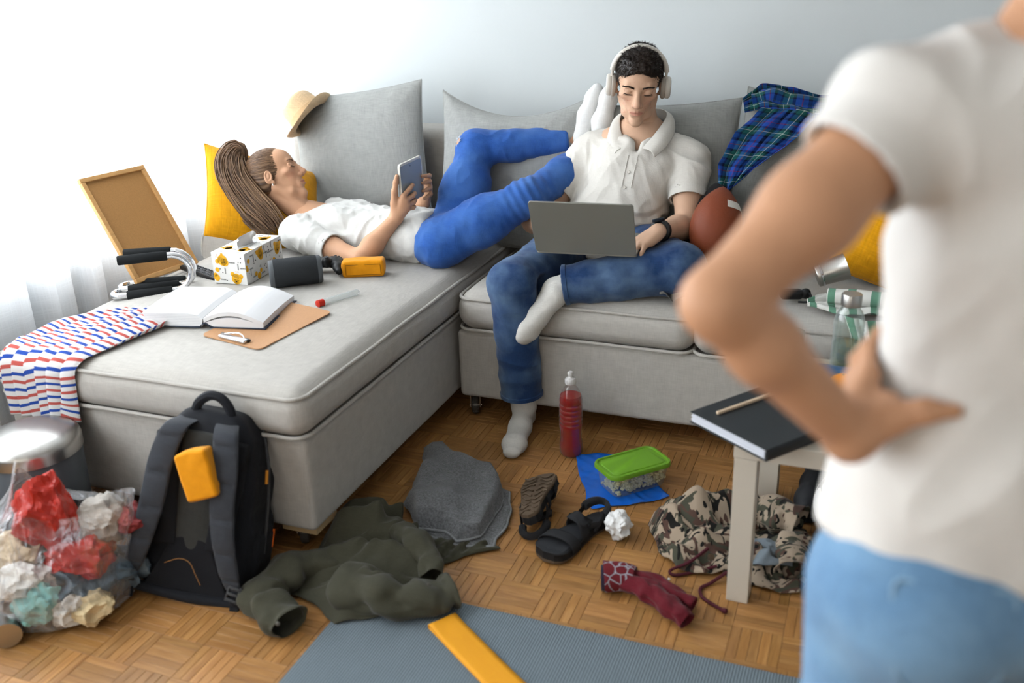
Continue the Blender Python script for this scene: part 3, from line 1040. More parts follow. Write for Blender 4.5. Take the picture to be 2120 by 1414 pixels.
def tissue_box():
    yaw = 0.06; org = np.array((-1.945, 2.545)); z = float(zch(-1.98, 2.62)) + 0.001
    W, D, Hh = 0.128, 0.238, 0.108
    th = thing('tissue_box', 'white tissue box printed with yellow bears and black twigs', 'tissue box', (org[0], org[1], z), (0, 0, yaw))
    card = mat('white_card', (240, 239, 235), 0.55, spec=0.3)
    modbev(B().box((-W, 0, 0), (0, D, Hh)).out('carton', card, th, smooth=False, world=False), 0.0015)
    yel = mat('print_yellow', (248, 184, 36), 0.5); blk = mat('print_black', (38, 34, 32), 0.5); ora = mat('print_orange', (240, 150, 70), 0.5)
    e = 0.0006
    faces = [(TRS((-W, -e, 0), (PI / 2, 0, 0)), W, Hh, 1), (TRS((e, 0, 0), (PI / 2, 0, PI / 2)), D, Hh, 2), (TRS((-W, 0, Hh + e)), W, D, 3)]
    by, bk, bo = B(), B(), B()
    r = random.Random(5)
    for M, w_, h_, sd in faces:
        spots = {1: [(0.042, 0.082, 0.9), (0.088, 0.020, -0.2), (0.008, 0.03, 0.4)],
                 2: [(0.095, 0.085, 0.3), (0.205, 0.075, -0.2), (0.075, 0.012, 0.1), (0.006, 0.062, 0.2), (0.165, 0.022, 0.3)],
                 3: [(0.03, 0.06, 0.8), (0.09, 0.19, 0.4), (0.1, 0.05, -0.5)]}[sd]
        def fit(x): return x
        for cx, cy, a in spots:
            rad = 0.019
            A = M @ TRS((cx, cy, 0), (0, 0, a))
            def lim(b_, x, y, rr, z=0.0):
                q = A @ Vector((x, y, 0)); l = M.inverted() @ q
                rr = min(rr, l.x - 0.0005, w_ - l.x - 0.0005, l.y - 0.0005, h_ - l.y - 0.0005)
                if rr > 0.002: disc(b_, x, y, rr, A, z=z)
            lim(by, 0, 0, rad); lim(by, -0.016, 0.013, 0.008); lim(by, 0.016, 0.013, 0.008); lim(by, 0, -0.011, 0.014)
            if 0.014 < cx < w_ - 0.014 and 0.014 < cy < h_ - 0.014:
                for s in (-1, 1): line(bk, [(s * 0.007 + 0.003 * math.cos(t), -0.002 + 0.002 * math.sin(t)) for t in np.linspace(PI, 2 * PI, 6)], 0.0009, A, 2 * e)
                disc(bk, 0, -0.009, 0.0026, A, 8, z=2 * e)
                for k in range(4): line(bk, [(x, 0.004 + k * 0.0034 - 8 * x * x) for x in np.linspace(-0.009 + k * 0.001, 0.009 - k * 0.001, 6)], 0.0009, A, 2 * e)
                line(bo, [(-0.007, 0.0225), (-0.005, 0.027), (-0.002, 0.0235), (0.001, 0.028), (0.004, 0.0235), (0.006, 0.0265)], 0.0009, A, e)
        n = int(w_ * h_ / 0.00045)
        for k in range(n):
            cx, cy = r.uniform(0.008, w_ - 0.008), r.uniform(0.01, h_ - 0.01)
            if any(math.hypot(cx - q[0], cy - q[1]) < 0.026 for q in spots): continue
            if k % 2:
                disc(bk, cx, cy, 0.0020, M, 8)
            else:
                a = r.choice((0, PI / 2)) if sd != 3 else 0
                A = M @ TRS((cx, cy, 0), (0, 0, a))
                if not (0.012 < cx < w_ - 0.012 and 0.012 < cy < h_ - 0.012): continue
                line(bk, [(-0.011, 0), (0.011, 0)], 0.0007, A)
                for t in np.linspace(-0.009, 0.009, 6):
                    line(bk, [(t, 0), (t + 0.0025, 0.003)], 0.0008, A); line(bk, [(t, 0), (t + 0.0025, -0.003)], 0.0008, A)
    by.out('bear_print', yel, th, smooth=False, world=False); bk.out('twig_print', blk, th, smooth=False, world=False); bo.out('crown_print', ora, th, smooth=False, world=False)
    for q in th.children:
        if q.name.split('.')[0].endswith('_print'): q['kind'] = 'stuff'
    # opening film and the tissue pulled through it
    slot = B(); disc(slot, -W / 2, D / 2 - 0.01, 0.055, TRS((0, 0, Hh + 2 * e)), 24, sx=0.55, sy=1.1)
    slot.out('film_slot', mat('slot_film', (226, 228, 230), 0.25), th, smooth=False, world=False)
    n, m = 26, 22
    U, V = np.meshgrid(np.linspace(-1, 1, n), np.linspace(0, 1, m), indexing='ij')
    X = -W / 2 + 0.010 + 0.020 * np.sin(2.3 * U) * (0.4 + V) + 0.014 * V ** 2 - 0.02 * np.maximum(U, 0) * V
    Y = D / 2 - 0.02 + U * 0.045 * (1 - 0.30 * V) + 0.006 * np.sin(5 * U + 2 * V)
    Z = Hh + 0.001 + 0.047 * V * (1 - 0.45 * np.abs(U - 0.1) ** 1.6) + 0.004 * np.sin(4 * U) * V
    X += 0.022 * np.clip(V - 0.7, 0, 1)
    o = mk('tissue', np.stack([X, Y, Z], -1).reshape(-1, 3), grid_faces(n, m), WHITEP, th, world=False); modsolid(o, 0.0006); modsub(o, 1)


def speaker():
    a = np.array((-1.855, 2.545)); d = np.array((0.80, 0.60)); r = 0.0475; L = 0.172
    z = float(zch(-1.78, 2.6)) + r
    th = thing('portable_speaker', 'dark grey cylindrical speaker lying on its side by the tissue box', 'speaker', (a[0], a[1], z - r))
    M = frame((a[0], a[1], z), (d[0], d[1], 0), (0, 0, 1)) @ TRS((0, 0, 0), (0, PI / 2, 0))
    net = mat('speaker_mesh', (46, 49, 52), 0.85, bump=0.8, bscale=900, var=0.12, vscale=900)
    B().lathe([(r * 0.96, 0.014), (r, 0.018), (r, L - 0.018), (r * 0.96, L - 0.014)], 40, M).out('fabric_body', net, th)
    rub = mat('speaker_rubber', (86, 90, 94), 0.5)
    for s in (0, 1):
        prof = [(0.0, 0.004), (r * 0.66, 0.004), (r * 0.70, 0.0), (r * 0.88, 0.0), (r * 0.97, 0.005), (r * 0.97, 0.016), (r * 0.9, 0.017)]
        MM = M if s == 0 else M @ TRS((0, 0, L)) @ TRS((0, 0, 0), (PI, 0, 0))
        o = B().lathe(prof, 40, MM).out('end_cap', rub, th)
        B().lathe([(0, 0.0035), (r * 0.62, 0.0035), (r * 0.62, 0.006)], 32, MM).out('passive_cone', DARKGREY, o)


def controller():
    c = np.array((-1.785, 2.742)); z = float(zch(*c))
    th = thing('game_controller', 'black game controller with two thumb sticks behind the speaker', 'game controller', (c[0], c[1], z), (0, 0, 0.45))
    s = SDF((-0.1, -0.08, -0.005), (0.1, 0.075, 0.075), 0.0022)
    s.box((0, 0.008, 0.034), (0.055, 0.028, 0.014), r=0.012, k=0.01)
    for q in (-1, 1):
        s.ell((q * 0.055, 0.012, 0.034), (0.029, 0.029, 0.016), k=0.012)
        s.chain([(q * 0.056, 0.004, 0.032), (q * 0.066, -0.035, 0.026), (q * 0.070, -0.058, 0.019)], [0.019, 0.0165, 0.0125], k=0.012)
        s.cap((q * 0.027, -0.016, 0.036), (q * 0.027, -0.016, 0.047), 0.0145, k=0.006)
        s.box((q * 0.055, 0.038, 0.036), (0.020, 0.007, 0.006), r=0.004, k=0.004)
    V, F = s.mesh(); mk('shell', V, F, BLACK, th, world=False)
    for q in (-1, 1):
        B().lathe([(0.005, 0.046), (0.0055, 0.055), (0.0095, 0.057), (0.010, 0.060), (0.008, 0.0615), (0, 0.060)], 20, TRS((q * 0.027, -0.016, 0))).out('thumb_stick', DARKGREY, th, world=False)
        for k in range(4):
            a = k * PI / 2 + (PI / 4 if q < 0 else 0)
            B().lathe([(0.0045, 0.048), (0.0045, 0.0525), (0.003, 0.0535), (0, 0.0535)], 12, TRS((q * 0.055 + 0.011 * math.cos(a), 0.012 + 0.011 * math.sin(a), 0))).out('button', DARKGREY, th, world=False)


def soft_pouch(name, label, M, sx, sy, sz, seed=1, rim=True, cat='pouch'):
    """stuffed cloth pouch lying in its frame: x long, y deep, z high"""
    th = thing(name, label, cat, tuple(M.translation)[:3], M.to_euler())
    V, F = rounded_box((-sx / 2, -sy / 2, 0), (sx / 2, sy / 2, sz), min(sy, sz) * 0.16, 3, 0.0, 14)
    c = np.array((0, 0, sz / 2)); q = (V - c) / np.array((sx / 2, sy / 2, sz / 2))
    bul = 1 + 0.05 * np.stack([(1 - q[:, 1] ** 2) * (1 - q[:, 2] ** 2), (1 - q[:, 0] ** 2) * (1 - q[:, 2] ** 2), (1 - q[:, 0] ** 2) * (1 - q[:, 1] ** 2)], 1)
    V = c + (V - c) * bul
    V += 0.0035 * np.stack([vnoise(V, 26, seed), vnoise(V, 26, seed + 1), vnoise(V, 26, seed + 2)], 1) * np.clip(V[:, 2:3] / sz + 0.3, 0, 1)
    o = mk('body', V, F, ORANGECLOTH, th, world=False); modsub(o, 1)
    if rim:
        x, z0, z1 = sx / 2 - 0.012, 0.010, sz - 0.012
        y = -sy / 2 - 0.0015
        P = [(-x, y, z0), (x, y, z0), (x, y, z1), (-x, y, z1)]
        P2 = []
        for i in range(4):
            a, b = np.array(P[i]), np.array(P[(i + 1) % 4])
            P2 += [a + (b - a) * t for t in np.linspace(0, 1, 8, endpoint=False)]
        B().tube(np.array(P2), 0.0009, 5, closed=True).out('stitching', mat('dark_thread', (150, 92, 10), 0.8), th, world=False)
    return th


def open_book():
    org = np.array((-1.842, 2.176)); z = float(zch(-1.85, 2.25)) + 0.002
    th = thing('open_book', 'thick open book with blank white pages and dark blue cover', 'book', (org[0], org[1], z), (0, 0, 0.20))
    cover = mat('navy_cover', (44, 54, 72), 0.5); W, D = 0.190, 0.245; nv = 10
    def slab(name, prof, m, d0=0.0, d1=D, smooth=True, parent=th, skew=0.0):
        n = len(prof); V = []
        for k in range(nv + 1):
            y = d0 + (d1 - d0) * k / nv
            V += [(p[0] + skew * y, y, p[1] + (0.004 * math.sin(PI * k / nv) if p[2] else 0)) for p in prof]
        F = []
        for k in range(nv):
            for i in range(n):
                j = (i + 1) % n
                F.append((k * n + i, k * n + j, (k + 1) * n + j, (k + 1) * n + i))
        F.append(tuple(range(n))[::-1]); F.append(tuple(nv * n + i for i in range(n)))
        return mk(name, V, F, m, parent, smooth=False, world=False)
    pagem = mat('book_pages', (240, 240, 241), 0.8, spec=0.1)
    t = np.linspace(0, 1, 14)
    left_top = [(-0.002 - W * q, 0.028 + 0.017 * min(1, q * 5) ** 0.6 - 0.002 * q, 1) for q in t]
    lb = slab('page_block', [(-0.006, 0.004, 0), *left_top, (-W + 0.008, 0.003, 0)], pagem)
    # the turned half: pages bow up from the spine and come down on the cover edge
    rt = [(0.001 + W * 0.99 * q, 0.026 + 0.040 * math.sin(PI * min(1, q * 0.86 + 0.02)) ** 1.0 * (1 - 0.35 * q) - 0.014 * q, 1) for q in t]
    rb = [(p[0], max(0.0045, p[1] - 0.006 - 0.030 * min(1, abs(i / 13)) ** 0.5 * 0 - 0.004), 0) for i, p in list(enumerate(rt))[::-1]]
    rbk = slab('page_block', rt + [(p[0], max(0.005, p[1] - 0.013), 0) for p in rt[::-1]], pagem)
    rt2 = [(0.004 + W * 0.97 * q, 0.014 + 0.028 * math.sin(PI * min(1, q * 0.86 + 0.02)) * (1 - 0.35 * q) - 0.008 * q, 0) for q in t]
    slab('page_block', rt2 + [(W * 0.985, 0.0042, 0), (0.03, 0.0042, 0)], pagem)
    # page lines on the fore edges
    ln = B(); 
    for k in range(7):
        zz = 0.008 + k * 0.005
        ln.box((-W + 0.0035 - 0.001 * k * 0.4, -0.0004, zz), (-0.010, 0.0002, zz + 0.0006))
    ln.out('page_edges', mat('page_shade', (206, 208, 212), 0.8), lb, smooth=False, world=False)
    modbev(B().box((-W - 0.004, -0.004, 0), (-0.012, D + 0.004, 0.0032)).out('cover_board', cover, th, smooth=False, world=False), 0.001)
    modbev(B().box((0.020, -0.004, 0.0008), (W + 0.006, D + 0.004, 0.004)).out('cover_board', cover, th, smooth=False, world=False), 0.001)
    P = [(-0.012 + 0.034 * q, 0.0015 + 0.012 * math.sin(PI * q)) for q in np.linspace(0, 1, 9)]
    V = []; 
    for y in (-0.004, D + 0.004):
        V += [(p[0], y, p[1]) for p in P] + [(p[0], y, p[1] + 0.003) for p in P[::-1]]
    F = [(i, (i + 1) % 18, 18 + (i + 1) % 18, 18 + i) for i in range(18)] + [tuple(range(18))[::-1], tuple(range(18, 36))]
    mk('spine', V, F, cover, th, smooth=False, world=False)


def clipboard():
    c = [(-1.818, 2.128), (-1.588, 2.088), (-1.532, 2.392), (-1.762, 2.432)]
    x = np.array((*np.subtract(c[1], c[0]), zch(*c[1]) - zch(*c[0]))); y = np.array((*np.subtract(c[3], c[0]), zch(*c[3]) - zch(*c[0])))
    W, D = np.linalg.norm(x), 0.315
    M = frame((*c[0], float(zch(*c[0])) + 0.0035), x, np.cross(x, y))
    th = thing('clipboard', 'brown hardboard clipboard with a chrome clip lying under the open book', 'clipboard', tuple(M.translation)[:3], M.to_euler())
    hb = mat('hardboard', (196, 148, 106), 0.6, var=0.06, vscale=200, bump=0.05, bscale=500)
    P = loop_rect(0, W, 0, D, 0, 0.02, 6)
    n = len(P); V = np.concatenate([P, P + (0, 0, 0.0032)])
    F = [tuple(range(n))[::-1], tuple(range(n, 2 * n))] + [(i, (i + 1) % n, n + (i + 1) % n, n + i) for i in range(n)]
    mk('board', V, F, hb, th, smooth=False, world=False)
    o = B().rbox((W / 2 - 0.052, 0.006, 0.003), (W / 2 + 0.052, 0.026, 0.013), 0.004).out('clip', CHROME, th, world=False)
    B().tube(smooth_path([(W / 2 - 0.04, 0.022, 0.012), (W / 2 - 0.02, 0.034, 0.014), (W / 2, 0.037, 0.016), (W / 2 + 0.02, 0.034, 0.014), (W / 2 + 0.04, 0.022, 0.012)], 24), 0.0022, 8).out('lever', CHROME, o, world=False)
    for s in (-1, 1):
        B().rbox((W / 2 + s * 0.047 - 0.010, 0.020, 0.004), (W / 2 + s * 0.047 + 0.010, 0.031, 0.012), 0.003).out('corner_tip', BLACK, o, world=False)


def sample_tube(label, a, b, r=0.0105, cap_len=0.022):
    z = float(zch(*a)) + r
    M = frame((a[0], a[1], z), (b[0] - a[0], b[1] - a[1], float(zch(*b)) - float(zch(*a))), (0, 0, 1)) @ TRS((0, 0, 0), (0, PI / 2, 0))
    L = math.dist(a, b)
    th = thing('sample_tube', label, 'tube', (a[0], a[1], z - r))
    wall = clear('clear_tube', face=0.18, edge=0.7, milk=0.6)
    B().lathe([(r * 1.0, 0), (r * 1.12, 0.001), (r * 1.12, cap_len), (r, cap_len + 0.001)], 24, M).out('cap', mat('red_cap', (206, 48, 30), 0.4), th)
    B().lathe([(r * 0.92, cap_len), (r * 0.92, L - r), (r * 0.7, L - r * 0.4), (r * 0.3, L), (0, L)], 24, M).out('tube_body', wall, th)


def wrapper():
    n = 22
    U, V = np.meshgrid(np.linspace(-1, 1, n), np.linspace(-1, 1, n), indexing='ij')
    X = -2.135 + 0.05 * U; Y = 2.862 + 0.05 * V; pts = np.stack([X, Y, 0 * X], -1).reshape(-1, 3)
    Z = zch(X, Y) + 0.006 + 0.075 * np.abs(vnoise(pts, 26, 4).reshape(n, n)) * (1 - 0.5 * (U ** 2 + V ** 2))
    film = clear('clear_film', face=0.15, edge=0.8, milk=0.5, rough=0.15)
    o = mk('plastic_wrapper', np.stack([X, Y, Z], -1).reshape(-1, 3), grid_faces(n, n), film, smooth=False)
    tag(o, 'crumpled clear plastic wrapper behind the tissue box', 'wrapper')


def striped_cloth_material(name, base, stripes, period, coord='v', rough=0.9):
    """stripes: list of (start, end, colour) in 0..1 of a period, along one UV axis in metres"""
    m = mat(name, base, rough=rough, spec=0.15, sheen=0.1)
    nt = m.node_tree; b = nt.nodes['Principled BSDF']
    uv = nd(nt, 'ShaderNodeUVMap'); uv.uv_map = 'UVMap'
    sp = nd(nt, 'ShaderNodeSeparateXYZ'); nt.links.new(uv.outputs['UV'], sp.inputs[0])
    dv = nd(nt, 'ShaderNodeMath', operation='DIVIDE'); dv.inputs[1].default_value = period
    nt.links.new(sp.outputs[1 if coord == 'v' else 0], dv.inputs[0])
    fr = nd(nt, 'ShaderNodeMath', operation='FRACT'); nt.links.new(dv.outputs[0], fr.inputs[0])
    st = [(0.0, base)]
    for s, e, c in stripes:
        st += [(s, c), (e, base)]
    c = ramp(nt, fr.outputs[0], st, const=True)
    nt.links.new(c, b.inputs['Base Color'])
    n2 = nd(nt, 'ShaderNodeTexNoise'); n2.inputs['Scale'].default_value = 900
    bp = nd(nt, 'ShaderNodeBump'); bp.inputs['Strength'].default_value = 0.12; bp.inputs['Distance'].default_value = 0.001
    tc = nd(nt, 'ShaderNodeTexCoord'); nt.links.new(tc.outputs['Object'], n2.inputs['Vector'])
    nt.links.new(n2.outputs['Fac'], bp.inputs['Height']); nt.links.new(bp.outputs['Normal'], b.inputs['Normal'])
    return m


def striped_shirt():
    m = striped_cloth_material('striped_jersey', (238, 237, 236), [(0.10, 0.30, (46, 82, 172)), (0.60, 0.80, (202, 96, 88))], 0.052)
    nu, ns = 150, 150
    u = np.linspace(0, 1, nu); s = np.linspace(0, 1, ns); U, S = np.meshgrid(u, s, indexing='ij')
    # length along: bunched end by the book -> over the front edge -> hanging
    xl = np.interp(s, [0, 0.25, 0.5, 0.72, 1.0], [-2.18, -2.33, -2.355, -2.345, -2.34]); xr = np.interp(s, [0, 0.25, 0.5, 0.72, 1.0], [-1.985, -1.955, -2.02, -2.075, -2.09])
    tot = 0.62; L = S * tot
    back = 0.395                      # length lying on top
    ytop = 2.255 - (2.255 - 1.935) * np.clip(L / back, 0, 1)
    a = np.clip((L - back) / 0.075, 0, 1) * PI / 2
    Y = np.where(L < back, ytop, 1.935 - 0.050 * np.sin(a)); Zr = -0.050 * (1 - np.cos(a)) - np.clip(L - back - 0.075, 0, 1) * 0.92
    X = xl[None, :] * (1 - U) + xr[None, :] * U
    slant = 0.09 * (U - 0.5) * np.clip(1 - S * 1.6, 0, 1)
    Y = Y + np.where(L < back, slant * 0.9, 0) - 0.006
    Zb = zch(X, np.maximum(Y, 1.93)) + Zr + 0.006
    pts = np.stack([X, Y, Zb], -1).reshape(-1, 3)
    wob = vnoise(np.stack([U * 2.0, S * 2.2, 0 * U], -1).reshape(-1, 3), 1.4, 11).reshape(nu, ns)
    ph = U * 6.2 * 2 * PI + 2.6 * wob + 2.2 * (S - 0.6) * np.sin(U * 5)
    fold = np.abs(np.sin(ph / 2)) ** 0.75
    amp = np.interp(s, [0, 0.12, 0.45, 0.68, 1.0], [0.030, 0.034, 0.024, 0.018, 0.026])[None, :] * (0.7 + 0.4 * vnoise(np.stack([U * 5, S * 1.3, 0 * U], -1).reshape(-1, 3), 1.0, 3).reshape(nu, ns))
    nx, ny, nz = 0 * a, -np.sin(a), np.cos(a)
    Y = Y + ny * fold * amp; Z = Zb + nz * fold * amp
    X = X + 0.010 * np.cos(ph / 2 * 2) * np.clip(S * 1.4, 0.3, 1)
    P = np.stack([X, Y, Z], -1)
    U2 = np.stack([U * 0.55, S * tot * 1.05 + 0.05 * (U - 0.5) + 0.03 * wob], -1)
    o = mk('striped_shirt', P.reshape(-1, 3), grid_faces(nu, ns), m, uv=U2.reshape(-1, 2)); modsolid(o, 0.0015, 0)
    tag(o, 'white shirt with blue and red stripes hanging over the chaise end', 'shirt')


def hat():
    ax = np.array((-0.745, -0.03, 0.665)); c = np.array((-2.178, 3.405, 0.955))
    M = frame(c, np.cross((0, 1, 0), ax), ax)
    M = M @ TRS((0, 0, 0), (0, 0, 0))
    th = thing('straw_hat', 'beige straw fedora perched on the corner of a grey cushion', 'hat', tuple(c))
    straw = weave('straw', (226, 196, 156), scale=300, var=0.14, bump=0.6)
    n = 56; V = []; prof = [(0.128, 0.012), (0.118, 0.002), (0.100, -0.004), (0.084, 0.0), (0.080, 0.012), (0.078, 0.04), (0.075, 0.075), (0.070, 0.095), (0.060, 0.105), (0.04, 0.104), (0.02, 0.100), (0.003, 0.099)]
    for i, (r, z) in enumerate(prof):
        for k in range(n):
            a = 2 * PI * k / n
            ex, ey = 0.92, 1.12
            zz = z
            if i < 3: zz += 0.014 * math.cos(2 * a) * (1 - i / 3)
            if i > 6:
                zz -= 0.020 * math.exp(-(r * math.cos(a) * ex / 0.018) ** 2) * min(1, (i - 6) / 3)   # crown crease
                zz -= 0.012 * max(0, math.sin(a)) ** 2 * min(1, (i - 6) / 3)
            V.append((r * ex * math.cos(a), r * ey * math.sin(a), zz))
    F = [(i * n + k, i * n + (k + 1) % n, (i + 1) * n + (k + 1) % n, (i + 1) * n + k) for i in range(len(prof) - 1) for k in range(n)]
    F.append(tuple((len(prof) - 1) * n + k for k in range(n)))
    o = mk('crown_and_brim', xf(M, V), F, straw, th); modsolid(o, 0.0025, 0); modsub(o, 1)
    band = [(0.0825, 0.006), (0.0835, 0.007), (0.081, 0.036), (0.0795, 0.036)]
    V = [(r * 0.92 * math.cos(2 * PI * k / n), r * 1.12 * math.sin(2 * PI * k / n), z) for r, z in band for k in range(n)]
    F = [(i * n + k, i * n + (k + 1) % n, (i + 1) * n + (k + 1) % n, (i + 1) * n + k) for i in range(3) for k in range(n)]
    mk('hat_band', xf(M, V), F, weave('straw_band', (214, 182, 142), scale=500, var=0.08, bump=0.3), th)


def cushions():
    g = 'grey back cushions along the sofa'
    c1 = weave('cushion_linen', (166, 168, 165), scale=420, var=0.13, rough=0.95, bump=0.35)
    def place(c, lean, roll, yaw=0.0): return Matrix.Translation(c) @ Euler((0, 0, yaw)).to_matrix().to_4x4() @ Euler((-lean, 0, 0)).to_matrix().to_4x4() @ Euler((0, -roll, 0)).to_matrix().to_4x4()
    pillow('back_cushion', 'grey cushion under the straw hat, behind the lying person', place((-1.975, 3.42, 0.785), 0.20, 0.13), 0.60, 0.58, 0.17, c1, 2, 0.06, 0.0, 0.007, group=g)
    pillow('back_cushion', 'grey cushion with a sagging top edge behind the raised jeans', place((-1.335, 3.43, 0.765), 0.22, -0.02), 0.60, 0.60, 0.17, c1, 5, 0.07, 0.11, 0.010, group=g)
    pillow('back_cushion', 'grey cushion behind the shoulder of the person with the laptop', place((-0.765, 3.45, 0.765), 0.18, 0.05), 0.59, 0.56, 0.16, c1, 8, 0.07, 0.0, 0.010, group=g)
    pillow('back_cushion', 'grey cushion with the plaid shirt thrown over it', place((-0.19, 3.40, 0.775), 0.26, -0.10, -0.05), 0.62, 0.60, 0.17, c1, 11, 0.06, 0.02, 0.010, group=g)
    pillow('back_cushion', 'grey cushion behind the mustard cushion beside the metal cup', place((0.42, 3.43, 0.765), 0.22, 0.05), 0.60, 0.58, 0.17, c1, 15, 0.06, 0.02, 0.010, group=g)
    # mustard cushions
    M = frame((-2.215, 3.065, 0.688), (0.58, 0.70, -0.36), (0.42, -0.50, 0.74)) @ Euler((PI / 2, 0, 0)).to_matrix().to_4x4()
    pillow('mustard_cushion', 'mustard yellow textured cushion under the ponytail of the lying person', M, 0.46, 0.42, 0.15, MUSTARD, 21, 0.05, 0.0, 0.006)
    pillow('mustard_cushion', 'mustard yellow cushion leaning beside the metal cup', place((0.125, 3.20, 0.695), 0.28, -0.30, -0.1), 0.42, 0.42, 0.14, MUSTARD, 24, 0.05, 0.0, 0.005)


def build_chaise_things():
    corkboard()
    pushup_bar('chrome push-up bar with black foam grips, the one nearer the open book', (-2.305, 2.352), 0.66)
    pushup_bar('chrome push-up bar with black foam grips, the one nearer the pin board', (-2.355, 2.435), 0.50, lean=0.01)
    remote(); tissue_box(); speaker(); controller()
    zz = float(zch(-1.66, 2.77))
    soft_pouch('orange_pouch', 'orange cloth pouch lying on the chaise beside the game controller', TRS((-1.630, 2.775, zz - 0.002), (0, 0, 0.42)), 0.142, 0.062, 0.058, 3)
    open_book(); clipboard()
    sample_tube('clear sample tube with a red cap beside the clipboard', (-1.607, 2.432), (-1.545, 2.585))
    sample_tube('sample tube with a red cap behind the tissue box', (-2.252, 2.812), (-2.16, 2.92))
    wrapper(); striped_shirt(); hat(); cushions()
# ================================================================== things on the floor
def zero(x, y): return np.zeros_like(x)


def rumple(name, edges, m, wl=0.11, amp=0.03, seed=1, n=90, k=90, ang=0.7, H=None, parent=None, thick=0.002, fine=0.4, lean=0.5, edge=9, base=0.004, sub=1, hem=None):
    """a dropped cloth filling an outline: broad folds leaning over, fine creases on them, its rim on the floor"""
    P = coons(*edges, n, k)
    u = np.linspace(0, 1, n)[:, None]; v = np.linspace(0, 1, k)[None]
    d = np.minimum(np.minimum(u, 1 - u), np.minimum(v, 1 - v))
    em = np.clip(d * edge, 0, 1) ** 0.7 * 0.8 + 0.2
    X, Y = P[..., 0].copy(), P[..., 1].copy()
    z = creases(X, Y, seed, ang, wl, amp) + creases(X, Y, seed + 31, ang + 1.3, wl * 0.58, amp * fine)
    z = np.maximum(z, 0) * em
    P[..., 0] += lean * z * math.cos(ang + 0.4); P[..., 1] += lean * z * math.sin(ang + 0.4)
    q = np.stack([X, Y, 0 * X], -1).reshape(-1, 3)
    P[..., 0] += 0.010 * vnoise(q, 14, seed + 50, 2).reshape(n, k); P[..., 1] += 0.010 * vnoise(q, 14, seed + 60, 2).reshape(n, k)
    P[..., 2] = z + base + (H(X, Y) * np.clip(d * 14, 0.1, 1) if H is not None else 0)
    o = sheet(name, P, m, parent, thick, sub)
    if hem is not None: B().tube(np.concatenate([P[-1], P[::-1, -1][1:]]) + (0, 0, 0.001), 0.0042, 8).out('hem', hem, o)
    return o


def wrinkled_tube(name, path, rad, m, parent=None, squash=0.6, wr=0.15, freq=9, seed=1, n=40, k=48, thick=0.0025, zmin=0.003, close_start=False):
    """an open cloth tube (sleeve, leg, sock) lying along a path, its section squashed and creased"""
    P = smooth_path(path, k); t = np.linspace(0, 1, k)
    R = np.interp(t, np.linspace(0, 1, len(rad)), rad)
    T = np.gradient(P, axis=0); T /= np.linalg.norm(T, axis=1, keepdims=True)
    S = np.cross(T, (0, 0, 1)); S /= np.linalg.norm(S, axis=1, keepdims=True); N = np.cross(S, T)
    a = np.linspace(0, 2 * PI, n, endpoint=False)
    V = P[:, None] + R[:, None, None] * (np.cos(a)[None, :, None] * S[:, None] + squash * np.sin(a)[None, :, None] * N[:, None])
    A, Tt = np.meshgrid(a, t); L = np.linalg.norm(np.diff(P, axis=0), axis=1).sum()
    q = np.stack([np.cos(A) * 0.05, np.sin(A) * 0.05, Tt * L], -1).reshape(-1, 3)
    w1 = vnoise(q * (1, 1, 1), freq * 3, seed, 2).reshape(k, n)
    w2 = np.sin(Tt * L * freq * 9 + 2.5 * vnoise(q, freq * 2, seed + 3, 2).reshape(k, n) + 1.5 * np.sin(A))
    D = V - P[:, None]
    V = P[:, None] + D * (1 + wr * w1 + wr * 0.55 * w2)[..., None]
    V[..., 2] = np.maximum(V[..., 2], zmin)
    F = grid_faces(n, k, True)      # built as (n,k)
    Vn = V.transpose(1, 0, 2).reshape(-1, 3)
    uv = np.stack([A.T * R.mean(), Tt.T * L], -1).reshape(-1, 2)
    o = mk(name, Vn, F, m, parent, uv=uv)
    modsolid(o, thick, 0.0); modsub(o, 1)
    return o


def yoga_mat():
    m = mat('mat_foam', (124, 136, 144), 0.8, spec=0.2)
    nt = m.node_tree; b = nt.nodes['Principled BSDF']
    tc = nd(nt, 'ShaderNodeTexCoord')
    w_ = nd(nt, 'ShaderNodeTexWave'); w_.bands_direction = 'X'; w_.inputs['Scale'].default_value = 46.0; w_.inputs['Distortion'].default_value = 0.0
    nt.links.new(tc.outputs['Object'], w_.inputs['Vector'])
    w2 = nd(nt, 'ShaderNodeTexWave'); w2.bands_direction = 'Y'; w2.inputs['Scale'].default_value = 70.0
    nt.links.new(tc.outputs['Object'], w2.inputs['Vector'])
    mp = nd(nt, 'ShaderNodeMath', operation='MULTIPLY_ADD'); mp.inputs[1].default_value = 0.25
    nt.links.new(w2.outputs['Fac'], mp.inputs[0]); nt.links.new(w_.outputs['Fac'], mp.inputs[2])
    c = ramp(nt, mp.outputs[0], [(0.0, (88, 98, 106)), (0.6, (124, 137, 146)), (1.0, (140, 153, 161))])
    nt.links.new(c, b.inputs['Base Color'])
    bp = nd(nt, 'ShaderNodeBump'); bp.inputs['Strength'].default_value = 0.8; bp.inputs['Distance'].default_value = 0.002
    nt.links.new(mp.outputs[0], bp.inputs['Height']); nt.links.new(bp.outputs['Normal'], b.inputs['Normal'])
    V, F = rounded_box((-1.172, 1.245, 0.0006), (0.56, 1.852, 0.0066), 0.003, 2, 0, 30)
    V[:, 1] -= 0.012 * (V[:, 0] + 1.17)
    o = mk('yoga_mat', V, F, m); tag(o, 'ribbed blue-grey exercise mat spread on the parquet', 'mat')


